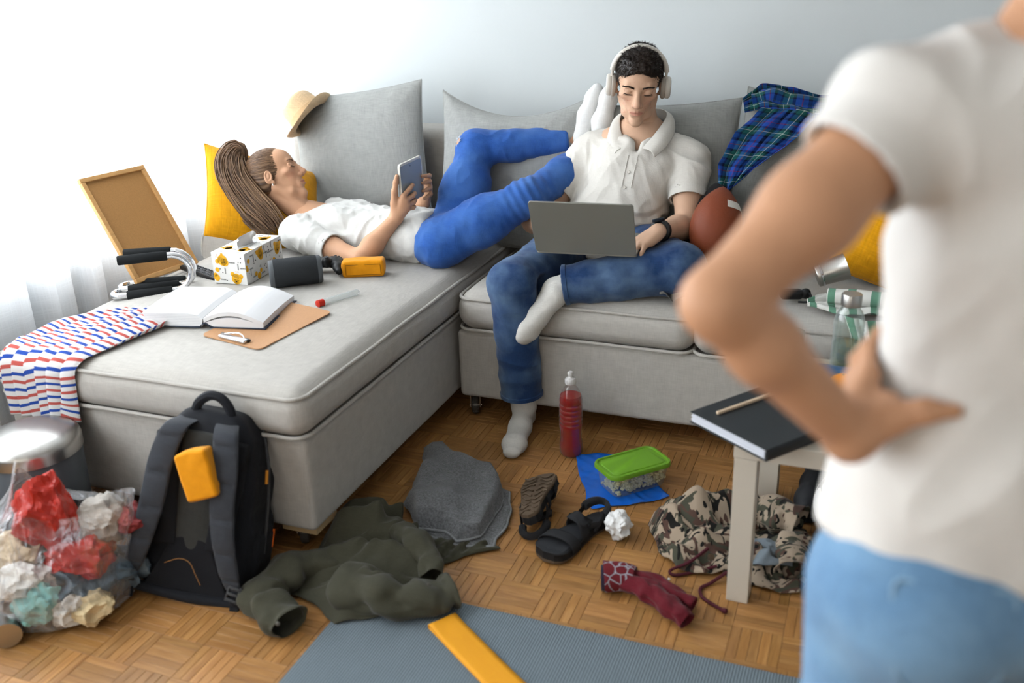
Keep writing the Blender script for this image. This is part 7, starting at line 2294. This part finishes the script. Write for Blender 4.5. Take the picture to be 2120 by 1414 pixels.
    nrm = np.array((0.0, 0.985, 0.045)); nrm = nrm - xv * (nrm @ xv); nrm /= np.linalg.norm(nrm)
    Mb = Matrix.Identity(4); zb = np.cross(xv, nrm)
    for i in range(3): Mb[i][0], Mb[i][1], Mb[i][2], Mb[i][3] = xv[i], nrm[i], zb[i], BLc[i] - 0.010 * zb[i]
    base = plate('base', Wl, Hl, 0.010, Mb, alu)
    kb = B()
    for r_ in range(5):
        for c_ in range(13): kb.box((0.018 + c_ * 0.0222, 0.022 + r_ * 0.020, 0.010), (0.018 + c_ * 0.0222 + 0.019, 0.022 + r_ * 0.020 + 0.016, 0.0112), Mb)
    o = kb.out('keys', BLACK, base, smooth=False); o['kind'] = 'stuff'
    # ------------ watch
    wt = thing('wrist_watch', 'black round-faced sports watch on the wrist at the laptop', 'watch', tuple(wL))
    d = (wL - eL) / np.linalg.norm(wL - eL); c = wL - d * 0.014
    Mw = frame(c, d, (-0.35, -0.55, 0.75))
    ring = [(0, 0.0335 * math.cos(a), 0.030 * math.sin(a)) for a in np.linspace(0, 2 * PI, 36, endpoint=False)]
    B().tube(np.array(ring), 0.0105, 8, closed=True, flat=((0, 0, 1), 1.0), M=Mw @ TRS((0, 0, 0), (0, 0, 0), (1, 0.92, 0.92))).out('strap', BLACK, wt)
    B().lathe([(0.0, 0.0), (0.019, 0.0), (0.021, 0.003), (0.021, 0.009), (0.018, 0.011), (0.017, 0.010), (0, 0.010)], 36, Mw @ TRS((0, 0, 0.030))).out('case', mat('watch_case', (40, 48, 60), 0.3, metal=0.6), wt)
    B().lathe([(0.0, 0.0106), (0.0165, 0.0104)], 36, Mw @ TRS((0, 0, 0.030))).out('dial', mat('watch_dial', (16, 18, 22), 0.08, spec=0.7), wt)
    return P


# ------------------------------------------------------------------ the person lying on the chaise
def lying_person():
    P = thing('person', 'person with brown ponytail in white tee lying down with a tablet', 'person', (-1.75, 3.07, 0.52))
    skin = skin_material('skin_b', (216, 166, 132))
    R_, U_ = np.array((0.930, 0.366, 0.0)), np.array((-0.135, 0.343, 0.930))
    f_ = 0.90 * R_ + 0.42 * U_ + np.array((0.10, -0.25, 0)) * 0.35; u_ = -0.42 * R_ + 0.90 * U_
    f_ /= np.linalg.norm(f_); u_ = u_ - f_ * (u_ @ f_); u_ /= np.linalg.norm(u_); x_ = np.cross(f_, u_)
    hc = np.array((-2.150, 3.075, 0.785)); sc = 0.94
    Xh = Matrix.Identity(4)
    for i in range(3): Xh[i][0], Xh[i][1], Xh[i][2], Xh[i][3] = x_[i] * sc, f_[i] * sc, u_[i] * sc, hc[i]
    s = SDF((-2.34, 2.78, 0.50), (-1.40, 3.42, 0.96), 0.0031)
    nb = np.array((-2.020, 3.085, 0.625))
    s.cap(nb + (-0.02, 0, 0.02), nb, 0.046, 0.050, k=0.03)
    sN, sF = np.array((-2.000, 2.940, 0.610)), np.array((-1.995, 3.225, 0.612))
    s.cap(nb, sN, 0.05, 0.05, k=0.05); s.cap(nb, sF, 0.05, 0.05, k=0.05)
    s.chain([(-1.93, 3.085, 0.60), (-1.78, 3.08, 0.60), (-1.60, 3.075, 0.595)], [0.082, 0.078, 0.080], k=0.05, sq=((0, 1, 0), 1.55))
    eN, wN = np.array((-1.690, 2.855, 0.560)), np.array((-1.592, 2.962, 0.690))
    eF, wF = np.array((-1.720, 3.290, 0.605)), np.array((-1.580, 3.165, 0.700))
    s.chain([sN, sN * 0.5 + eN * 0.5, eN], [0.043, 0.040, 0.034], k=0.03); s.chain([eN, eN * 0.65 + wN * 0.35, wN], [0.034, 0.036, 0.0225], k=0.02)
    s.chain([sF, sF * 0.5 + eF * 0.5, eF], [0.043, 0.039, 0.034], k=0.03); s.chain([eF, eF * 0.65 + wF * 0.35, wF], [0.034, 0.035, 0.0225], k=0.02)
    # near hand: palm up the near edge of the tablet, fingers over its back, thumb up the edge
    tx = -1.562
    def fingers(base_pts, chains, rad):
        for c in chains: s.chain(c, rad, k=0.0035)
    kn = [(-1.556, 2.962, 0.772), (-1.549, 2.968, 0.756), (-1.547, 2.972, 0.739), (-1.550, 2.974, 0.724)]
    for q in kn: s.cap(wN, q, 0.0195, 0.0105, k=0.010)
    s.chain([kn[0], (-1.545, 2.993, 0.792), (-1.546, 3.016, 0.799), (-1.551, 3.034, 0.795)], [0.0090, 0.0084, 0.0074, 0.0062], k=0.004)
    s.chain([kn[1], (-1.539, 3.000, 0.765), (-1.543, 3.024, 0.768), (-1.551, 3.040, 0.763)], [0.0092, 0.0086, 0.0076, 0.0062], k=0.004)
    s.chain([kn[2], (-1.538, 3.003, 0.742), (-1.543, 3.026, 0.744), (-1.551, 3.040, 0.738)], [0.0088, 0.0082, 0.0072, 0.0060], k=0.004)
    s.chain([kn[3], (-1.540, 3.000, 0.722), (-1.545, 3.018, 0.722), (-1.551, 3.028, 0.718)], [0.0080, 0.0074, 0.0066, 0.0055], k=0.004)
    s.chain([wN, (-1.590, 2.958, 0.745), (-1.583, 2.950, 0.790), (-1.576, 2.952, 0.822), (-1.572, 2.954, 0.843)], [0.0205, 0.0150, 0.0108, 0.0092, 0.0070], k=0.008)
    # far hand: fingers come round the far edge
    kn = [(-1.556, 3.158, 0.800), (-1.549, 3.158, 0.783), (-1.547, 3.156, 0.765), (-1.549, 3.154, 0.748)]
    for q in kn: s.cap(wF, q, 0.0190, 0.0100, k=0.010)
    for q, dz in zip(kn, (0.006, 0.002, -0.004, -0.010)):
        s.chain([q, (-1.540, 3.146, q[2] + dz), (-1.544, 3.124, q[2] + dz * 1.6), (-1.551, 3.108, q[2] + dz * 2)], [0.0088, 0.0082, 0.0073, 0.0060], k=0.004)
    s.chain([wF, (-1.588, 3.150, 0.760), (-1.582, 3.135, 0.795), (-1.576, 3.118, 0.815)], [0.020, 0.0125, 0.0105, 0.0078], k=0.008)
    V, F = s.mesh(); V = relax(V, F, 1, 0.4)
    Vh, Fh = head_mesh(Xh, True, nb, (0.045, 0.053)); F = np.concatenate([F, Fh + len(V)]); V = np.concatenate([V, Vh])
    L, T = face_parts(V, Xh, P, ('brown', (66, 44, 32)), True, probe=Vh)
    mk('body', V, F, skin, P, attr=('tint', T))
    B().lathe([(0.0, -0.005), (0.003, -0.003), (0.0032, 0.002), (0, 0.006)], 10, Xh @ TRS((-0.084, -0.006, -0.040))).out('earring', mat('pearl', (240, 236, 230), 0.2), P)
    B().lathe([(0.0, -0.005), (0.003, -0.003), (0.0032, 0.002), (0, 0.006)], 10, Xh @ TRS((0.084, -0.006, -0.040))).out('earring', mat('pearl', (240, 236, 230), 0.2), P)
    # hair pulled back
    hm = hair_material('hair_brown', (78, 54, 38), (160, 126, 96))
    hs = SDF((-0.14, -0.18, -0.12), (0.14, 0.14, 0.17), 0.003)
    hs.ell((0, -0.019, 0.043), (0.0775, 0.0985, 0.0835), k=0.01); hs.ell((0, -0.05, -0.01), (0.066, 0.056, 0.072), k=0.02)
    hs.ell((0, 0.108, -0.040), (0.064, 0.080, 0.100), k=0.010, op='sub'); hs.ell((0, 0.132, 0.0), (0.076, 0.080, 0.080), k=0.012, op='sub')
    for q in (-1, 1): hs.ell((q * 0.085, 0.012, -0.028), (0.034, 0.042, 0.036), k=0.010, op='sub')
    hs.box((0, 0.03, -0.10), (0.12, 0.10, 0.045), r=0.02, k=0.01, op='sub')
    tail = np.array((0.0, -0.112, 0.070))
    hs.ell(tuple(tail * 0.92), (0.030, 0.030, 0.030), k=0.03)
    Vh, Fh = hs.mesh(); Nh = normals(Vh, Fh)
    dv = Vh - tail; ang = np.arctan2(dv[:, 0], dv[:, 2] + 0.3 * dv[:, 1])
    Vh = Vh + Nh * (0.0006 * np.sin(ang * 46 + 3 * vnoise(Vh, 12, 2)))[:, None]
    ho = mk('hair', xf(Xh, Vh), Fh, hm, P, attr=('tint', np.repeat((0.22 + 0.22 * np.sin(ang * 31 + 4 * vnoise(Vh, 9, 6)))[:, None], 3, 1)))
    B().tube([(0.016 * math.cos(a), -0.128 + 0.006 * math.sin(a), 0.082 + 0.017 * math.sin(a)) for a in np.linspace(0, 2 * PI, 20, endpoint=False)], 0.008, 8, closed=True, M=Xh).out('hair_tie', mat('tie_black', (28, 28, 32), 0.8), ho)
    rs = np.random.default_rng(12); fr = np.where((Vh[:, 1] > 0.004 + 0.5 * np.abs(Vh[:, 0]) * (Vh[:, 2] > 0.03)) | ((np.abs(Vh[:, 0]) > 0.05) & (Vh[:, 1] > -0.045)))[0]
    b = B(); tn = []; C = np.array((0, -0.019, 0.043)); E = np.array((0.0785, 0.0995, 0.0845))
    for i in rs.choice(fr, 900):
        p0 = Vh[i] + Nh[i] * 0.0004; pts = []
        for t in np.linspace(0, 1, 9):
            p = p0 * (1 - t) + tail * t; q = (p - C) / E; l = np.linalg.norm(q); pts.append(p if t == 0 else C + q / l * E * (1.006 + 0.012 * rs.random() * math.sin(PI * t)))
        b.tube(pts, [0.0004, 0.0010, 0.0011, 0.0011, 0.0011, 0.0011, 0.0011, 0.0011, 0.0011], 4, cap=False, M=Xh); tn += [(rs.random() * 0.5,) * 3] * 36
    mk('hair_strands', np.concatenate(b.V), b.F, hm, ho, attr=('tint', tn))
    # ponytail: strands from the tie, over and down on the cushion towards the near shoulder
    g = smooth_path([xf(Xh, [tail + (0, -0.008, 0.006)])[0], (-2.292, 3.045, 0.888), (-2.300, 3.005, 0.855), (-2.262, 2.965, 0.790), (-2.190, 2.940, 0.715), (-2.115, 2.928, 0.655), (-2.070, 2.918, 0.615)], 44)
    rs = np.random.default_rng(9)
    T_ = np.gradient(g, axis=0); T_ /= np.linalg.norm(T_, axis=1, keepdims=True)
    S_ = np.cross(T_, (0.5, -0.7, 0.45)); S_ /= np.linalg.norm(S_, axis=1, keepdims=True); N_ = np.cross(S_, T_)
    wprof = np.interp(np.linspace(0, 1, 44), [0, 0.12, 0.4, 0.75, 0.95, 1], [0.012, 0.032, 0.056, 0.062, 0.050, 0.034])
    b = B(); tn = []
    for k in range(560):
        a, r = rs.random() * 2 * PI, math.sqrt(rs.random()); ph = rs.random() * 6
        e = int(44 * (0.82 + 0.18 * rs.random()))
        wv = 0.006 * np.sin(np.linspace(0, 7, 44) + ph)
        pts = g + S_ * (wprof * r * math.cos(a) + wv)[:, None] + N_ * (0.55 * wprof * r * math.sin(a))[:, None] + rs.normal(size=3) * 0.002
        b.tube(pts[:e], np.interp(np.linspace(0, 1, e), [0, 0.85, 1], [0.0022, 0.0021, 0.0006]), 4, cap=False); tn += [(rs.random() * 0.55,) * 3] * (4 * e)
    mk('ponytail', np.concatenate(b.V), b.F, hm, ho, attr=('tint', tn))
    # tee
    tee = weave('white_jersey', (226, 225, 221), scale=800, var=0.03, bump=0.12, rough=0.9)
    t = SDF((-2.08, 2.82, 0.49), (-1.44, 3.38, 0.80), 0.0042)
    t.cap(nb + (0.032, 0, -0.012), sN + (0.01, 0.012, 0), 0.058, 0.052, k=0.05); t.cap(nb + (0.032, 0, -0.012), sF + (0.01, -0.012, 0), 0.058, 0.052, k=0.05)
    t.chain([(-1.90, 3.085, 0.600), (-1.76, 3.08, 0.600), (-1.62, 3.075, 0.598), (-1.535, 3.072, 0.598)], [0.084, 0.078, 0.080, 0.088], k=0.05, sq=((0, 1, 0), 1.58))
    for q in (-1, 1): t.ell((-1.865, 3.085 + q * 0.065, 0.645), (0.068, 0.060, 0.044), k=0.04)
    aN = sN * 0.42 + eN * 0.58; aF = sF * 0.5 + eF * 0.5
    t.cap(sN, aN, 0.054, 0.055, k=0.03, flat=True); t.cap(sF, aF, 0.054, 0.055, k=0.035, flat=True)
    for a_, e_ in ((aN, eN), (aF, eF)):
        d = (e_ - a_) / np.linalg.norm(e_ - a_); t.cap(a_ - d * 0.02, a_ + d * 0.03, 0.049, k=0.0, op='sub')
    t.cap(nb + (-0.02, 0, 0.02), nb + (-0.10, 0, 0.09), 0.062, 0.07, k=0.008, op='sub')
    t.ell(nb + np.array((0.0, 0.0, 0.05)), (0.055, 0.066, 0.05), k=0.008, op='sub')
    t.cut((-1.502, 3.07, 0.6), (0.985, 0.05, 0.16))
    Vt, Ft = t.mesh(); Nt = normals(Vt, Ft); KEEP[:] = [(aN, 0.062), (aF, 0.062)]
    Vt = wrinkles(Vt, Nt, (-0.30, -0.5, -0.8), 18, 0.0090, 3, 0.12); Vt = wrinkles(Vt, Nt, (0.9, 0.2, 0.3), 11, 0.0060, 8, 0.2); Vt = wrinkles(Vt, Nt, (0.5, -0.6, -0.5), 26, 0.0045, 18, 0.2)
    Vt[:, 2] = np.maximum(Vt[:, 2], zch(Vt[:, 0], Vt[:, 1]) - 0.01)
    sh = mk('tee_shirt', Vt, Ft, tee, P); KEEP[:] = []
    # jeans
    jm = denim('denim_blue', (52, 98, 178), (84, 130, 200))
    hN, hF = np.array((-1.445, 2.998, 0.598)), np.array((-1.450, 3.150, 0.605))
    kN, aNk = np.array((-1.150, 3.110, 0.755)), np.array((-0.990, 3.455, 0.860))
    kF, aFk = np.array((-1.425, 3.315, 0.880)), np.array((-1.110, 3.440, 0.893))
    j = SDF((-1.63, 2.84, 0.49), (-0.96, 3.54, 1.0), 0.0044)
    j.chain([(-1.545, 3.072, 0.594), (-1.45, 3.072, 0.600)], [0.068, 0.082], k=0.04, sq=((0, 1, 0), 1.6))
    j.chain([hN, hN * 0.5 + kN * 0.5, kN], [0.086, 0.080, 0.060], k=0.04); j.chain([kN, kN * 0.5 + aNk * 0.5, aNk], [0.059, 0.056, 0.044], k=0.03)
    j.chain([hF, hF * 0.5 + kF * 0.5, kF], [0.090, 0.080, 0.060], k=0.04); j.chain([kF, kF * 0.55 + aFk * 0.45], [0.060, 0.056], k=0.03); j.cap(kF * 0.55 + aFk * 0.45, aFk, 0.056, 0.043, k=0.01, flat=True)
    Vj, Fj = j.mesh(); Nj = normals(Vj, Fj)
    Vj = wrinkles(Vj, Nj, (0.1, 0.8, -0.5), 20, 0.0052, 12, 0.2); Vj = wrinkles(Vj, Nj, (0.8, 0.3, 0.4), 9, 0.0045, 18)
    kb = np.exp(-((Vj - kN) ** 2).sum(1) / 0.006); Vj = Vj + Nj * (0.005 * kb * np.sin((Vj @ np.array((0.75, 0.35, 0.45))) * 230))[:, None]
    jo = mk('jeans', Vj, Fj, jm, P)
    # torn knee: skin showing through a frayed hole
    i = ((Vj - (kF + np.array((-0.045, -0.048, 0.030)))) ** 2).sum(1).argmin(); c, n_ = Vj[i] + Nj[i] * 0.001, Nj[i]
    Mt = frame(c, np.cross((0, 0, 1), n_), n_)
    V2 = [(0, 0, 0.001)] + [(0.011 * math.cos(a) * (1 + 0.2 * math.sin(5 * a)), 0.014 * math.sin(a) * (1 + 0.2 * math.cos(3 * a)), 0.0) for a in np.linspace(0, 2 * PI, 20, endpoint=False)]
    mk('torn_knee', xf(Mt, V2), [(0, 1 + k, 1 + (k + 1) % 20) for k in range(20)], mat('knee_skin', (214, 164, 132), 0.6), jo)
    b = B(); rs = np.random.default_rng(2)
    for k in range(40):
        a = rs.random() * 2 * PI; p = np.array((0.010 * math.cos(a), 0.013 * math.sin(a), 0.001)); q = p + np.array((rs.normal() * 0.007, rs.normal() * 0.007, 0.002))
        b.tube([p, (p + q) / 2 + (0, 0, 0.001), q], [0.0007, 0.0006, 0.0003], 4, M=Mt)
    b.out('frayed_threads', mat('fray_white', (214, 224, 238), 0.9), jo)
    # bare ankle and socks
    sm = weave('white_sock_b', (240, 240, 238), scale=600, var=0.05, bump=0.3)
    f = SDF((-1.16, 3.34, 0.84), (-0.92, 3.56, 1.02), 0.0035)
    f.cap(aFk * 0.9 + kF * 0.1, aFk + np.array((0.06, 0.02, 0.01)), 0.034, 0.032, k=0.0); f.cap(aNk * 0.9 + kN * 0.1, aNk + np.array((0.03, 0.0, 0.03)), 0.034, 0.032, k=0.0)
    Vf, Ff = f.mesh(); mk('ankles', Vf, Ff, mat('knee_skin', (214, 164, 132), 0.6), P)
    for an, he, to, upv in ((aFk + (0.055, 0.012, 0.012), (-1.020, 3.465, 0.880), (-0.985, 3.495, 1.095), (-0.85, -0.2, 0.1)), (aNk + (0.02, -0.01, 0.02), (-0.950, 3.430, 0.865), (-0.925, 3.475, 1.110), (-0.9, -0.15, 0.1))):
        f = SDF((-1.16, 3.32, 0.83), (-0.86, 3.58, 1.16), 0.0035)
        foot_shape(f, an, he, to, upv); Vf, Ff = f.mesh(); Nf = normals(Vf, Ff)
        mk('sock', wrinkles(Vf, Nf, (1, 0.2, 0), 30, 0.0012, 3), Ff, sm, P)
    # ------------ tablet
    tb = thing('tablet', 'small white-edged tablet held up by the lying person', 'tablet', (tx, 3.045, 0.73))
    M = frame((tx, 2.962, 0.735), (0.012, 1, 0.02), (1, -0.012, 0.02))
    def plate(nm, w_, h_, t0, t1, m_, r_):
        Lp = loop_rect(0, w_, 0, h_, 0, r_, 6); n = len(Lp); V_ = np.concatenate([Lp + (0, 0, t0), Lp + (0, 0, t1)])
        F_ = [tuple(range(n))[::-1], tuple(range(n, 2 * n))] + [(i, (i + 1) % n, n + (i + 1) % n, n + i) for i in range(n)]
        return modbev(mk(nm, xf(M, V_), F_, m_, tb, smooth=False), 0.0012, 2)
    plate('case', 0.168, 0.146, -0.0055, 0.0035, mat('tablet_white', (238, 234, 224), 0.35), 0.012)
    plate('back_panel', 0.160, 0.138, 0.0035, 0.0045, mat('tablet_grey', (164, 170, 172), 0.22, spec=0.5), 0.010)
    plate('screen', 0.150, 0.128, -0.0062, -0.0055, mat('screen_glass', (30, 34, 40), 0.08), 0.006)
    B().lathe([(0, 0.0048), (0.003, 0.0048)], 12, M @ TRS((0.075, 0.128, 0))).out('camera_dot', BLACK, tb)
    return P


# ------------------------------------------------------------------ the person standing in front
def standing_person():
    r = np.array((0.930, 0.366, 0.0)); f = np.array((-0.366, 0.930, 0.0)); up = np.array((0, 0, 1.0)); b0 = np.array((0.150, 1.085, 0.0))
    def W(a, c, z): return b0 + r * a + f * c + up * z
    P = thing('person', 'person in white tee and light jeans standing with hand on hip', 'person', tuple(b0))
    skin = skin_material('skin_c', (212, 160, 124))
    s = SDF(W(0, 0, 0) + (-0.40, -0.36, 0.60), W(0, 0, 0) + (0.52, 0.34, 1.80), 0.0040)
    Xh = Matrix.Identity(4); hc = W(0.0, 0.02, 1.615)
    for i in range(3): Xh[i][0], Xh[i][1], Xh[i][2], Xh[i][3] = -r[i] * 0.95, f[i] * 0.95, up[i] * 0.95, hc[i]
    # frame is right handed: x = f x up
    xa = np.cross(f, up)
    for i in range(3): Xh[i][0] = xa[i] * 0.95
    s.cap(W(0, 0.0, 1.47), W(0, -0.015, 1.43), 0.050, 0.056, k=0.03)
    sL, sR = W(-0.158, -0.015, 1.372), W(0.165, -0.015, 1.375)
    s.cap(W(0, -0.015, 1.415), sL, 0.055, 0.050, k=0.05); s.cap(W(0, -0.015, 1.415), sR, 0.055, 0.050, k=0.05)
    s.chain([W(0.02, 0, 1.34), W(0.025, 0.01, 1.20), W(0.015, 0.005, 1.05), W(0, 0, 0.92)], [0.090, 0.084, 0.080, 0.092], k=0.05, sq=(r, 1.30))
    eL, wL = np.array((-0.130, 0.864, 1.226)), np.array((-0.002, 0.955, 1.062))
    s.chain([sL, sL * 0.5 + eL * 0.5, eL], [0.048, 0.0435, 0.034], k=0.03); s.chain([eL, eL * 0.68 + wL * 0.32, wL], [0.033, 0.0345, 0.0255], k=0.02)
    eR, wR = W(0.27, -0.10, 1.13), W(0.23, 0.05, 0.92)
    s.chain([sR, sR * 0.5 + eR * 0.5, eR], [0.048, 0.042, 0.036], k=0.03); s.chain([eR, eR * 0.65 + wR * 0.35, wR], [0.036, 0.037, 0.025], k=0.02)
    s.chain([wR, wR + (0, 0, -0.08), wR + (0.0, 0.01, -0.15)], [0.028, 0.032, 0.018], k=0.01, sq=(r, 0.6))
    # hand on the hip: palm on the side, fingers reach forward, thumb lies back
    kn = [np.array((0.010, 1.018, 1.106)), np.array((0.000, 1.024, 1.092)), np.array((-0.004, 1.026, 1.076)), np.array((-0.002, 1.022, 1.060))]
    for q in kn: s.cap(wL, q, 0.022, 0.0125, k=0.012)
    for q, dz, ln in zip(kn, (0.022, 0.016, 0.008, 0.0), (1.0, 1.06, 1.0, 0.82)):
        s.chain([q, q + np.array((-0.004, 0.040, dz * 0.6)) * ln, q + np.array((0.006, 0.068, dz)) * ln, q + np.array((0.026, 0.088, dz * 1.2)) * ln], [0.0100, 0.0090, 0.0080, 0.0065], k=0.004)
    s.cap(wL, (0.030, 0.985, 1.085), 0.022, 0.018, k=0.012)
    s.chain([wL, (0.036, 0.966, 1.082), (0.066, 0.962, 1.096), (0.094, 0.966, 1.098)], [0.023, 0.0165, 0.0115, 0.0080], k=0.012)
    V, F = s.mesh(); V = relax(V, F, 1, 0.4)
    Vh, Fh = head_mesh(Xh, True, W(0, -0.015, 1.44), (0.048, 0.054)); F = np.concatenate([F, Fh + len(V)]); V = np.concatenate([V, Vh])
    L, T = face_parts(V, Xh, P, ('brown', (66, 44, 32)), True, probe=Vh)
    mk('body', V, F, skin, P, attr=('tint', T))
    hm = hair_material('hair_auburn', (92, 56, 34), (150, 100, 62))
    hs = SDF((-0.15, -0.20, -0.22), (0.15, 0.14, 0.17), 0.005)
    hs.ell((0, -0.019, 0.043), (0.084, 0.106, 0.090), k=0.01); hs.chain([(0, -0.07, 0.0), (0, -0.085, -0.08), (0.0, -0.080, -0.140)], [0.075, 0.066, 0.048], k=0.03)
    hs.ell((0, 0.100, -0.030), (0.070, 0.085, 0.115), k=0.010, op='sub')
    Vh, Fh = hs.mesh(); Nh = normals(Vh, Fh); Vh = Vh + Nh * (0.004 * np.sin(np.arctan2(Vh[:, 0], Vh[:, 1]) * 40 + 2 * vnoise(Vh, 10, 3)))[:, None]
    mk('hair', xf(Xh, Vh), Fh, hm, P)
    # tee
    tee = weave('white_tee', (236, 233, 228), scale=800, var=0.03, bump=0.1, rough=0.9)
    t = SDF(W(0, 0, 0) + (-0.30, -0.26, 0.78), W(0, 0, 0) + (0.40, 0.26, 1.47), 0.0045)
    t.cap(W(0, -0.015, 1.395), sL + r * 0.0, 0.064, 0.061, k=0.05); t.cap(W(0, -0.015, 1.395), sR, 0.064, 0.061, k=0.05)
    t.chain([W(0.02, 0.0, 1.34), W(0.025, 0.01, 1.22), W(0.02, 0.01, 1.10), W(0.005, 0.005, 0.98), W(0, 0, 0.84)], [0.106, 0.102, 0.099, 0.112, 0.124], k=0.06, sq=(r, 1.28))
    t.cap(W(0, 0, 0.98), W(0, 0, 0.86), 0.108, 0.116, k=0.05, sq=(r, 1.40))
    aL = sL * 0.74 + eL * 0.26; aR = sR * 0.45 + eR * 0.55
    t.cap(sL, aL, 0.060, 0.060, k=0.03, flat=True); t.cap(sR, aR, 0.063, 0.06, k=0.035, flat=True)
    for a_, e_ in ((aL, eL), (aR, eR)):
        d = (e_ - a_) / np.linalg.norm(e_ - a_); t.cap(a_ - d * 0.02, a_ + d * 0.03, 0.053, k=0.0, op='sub')
    t.cap(W(0, 0.0, 1.43), W(0, 0.0, 1.56), 0.066, 0.07, k=0.01, op='sub')
    t.cut(W(0, 0, 0.888), tuple((-up + r * -0.10)))
    t.cap(W(0, 0, 0.92), W(0, 0, 0.80), 0.112, k=0.0, op='sub', sq=(r, 1.40))
    Vt, Ft = t.mesh(); Nt = normals(Vt, Ft); KEEP[:] = [(aL, 0.072), (aR, 0.07)]
    Vt = wrinkles(Vt, Nt, (0.55, 0.1, -0.8), 8, 0.014, 3, 0.14); Vt = wrinkles(Vt, Nt, (-0.5, -0.1, -0.8), 12, 0.009, 8, 0.18)
    mk('tee_shirt', Vt, Ft, tee, P); KEEP[:] = []
    # jeans
    jm = denim('denim_light', (112, 152, 190), (146, 184, 214))
    j = SDF(W(0, 0, 0) + (-0.34, -0.30, 0.03), W(0, 0, 0) + (0.44, 0.32, 1.02), 0.0055)
    j.chain([W(0, 0.0, 0.96), W(0, -0.005, 0.88)], [0.100, 0.114], k=0.05, sq=(r, 1.50))
    for q in (-1, 1):
        j.ell(W(q * 0.080, -0.055, 0.835), (0.100, 0.095, 0.105), k=0.05)
        j.chain([W(q * 0.092, 0.0, 0.82), W(q * 0.100, 0.0, 0.62), W(q * 0.105, 0.01, 0.46), W(q * 0.110, -0.01, 0.10)], [0.100, 0.082, 0.064, 0.048], k=0.02)
    Vj, Fj = j.mesh(); Nj = normals(Vj, Fj)
    Vj = wrinkles(Vj, Nj, (0.9, 0.3, 0.1), 12, 0.003, 12)
    jo = mk('jeans', Vj, Fj, jm, P)
    for q in (-1, 1):        # back pockets
        pts = []
        for a, z in ((-0.055, 0.905), (0.055, 0.905), (0.05, 0.80), (0.0, 0.775), (-0.05, 0.80)):
            p = W(q * 0.082 + a, -0.4, z); dd = np.abs((Vj - p) @ r) + np.abs(Vj[:, 2] - z) + ((Vj - b0) @ f > 0) * 9; i = dd.argmin(); pts.append(Vj[i] + Nj[i] * 0.002)
        B().tube(smooth_path([pts[0], (pts[0] + pts[4]) / 2 + Nj[i] * 0.004, pts[4], pts[3], pts[2], (pts[1] + pts[2]) / 2 + Nj[i] * 0.004, pts[1], (pts[0] + pts[1]) / 2 + Nj[i] * 0.006], 60, True), 0.0022, 6, closed=True).out('pocket_seam', mat('pale_denim_seam', (150, 184, 212), 0.9), jo)
    for q in (-1, 1):
        fs = SDF(W(q * 0.11, 0.05, 0) + (-0.2, -0.2, -0.02), W(q * 0.11, 0.05, 0) + (0.2, 0.2, 0.2), 0.006)
        foot_shape(fs, W(q * 0.11, -0.01, 0.10), W(q * 0.11, -0.05, 0.008), W(q * 0.13, 0.19, 0.008), (0, 0, 1))
        Vf, Ff = fs.mesh(); Vf[:, 2] = np.maximum(Vf[:, 2], 0.008)
        mk('sock', Vf, Ff, weave('grey_sock', (190, 188, 184), scale=600), P)
    return P


def build_people():
    seated_person(); lying_person(); standing_person()
build_floor(); build_shell(); build_curtain(); build_sofas()
build_chaise_things()
build_floor_things()
build_sofa_things()
build_people()
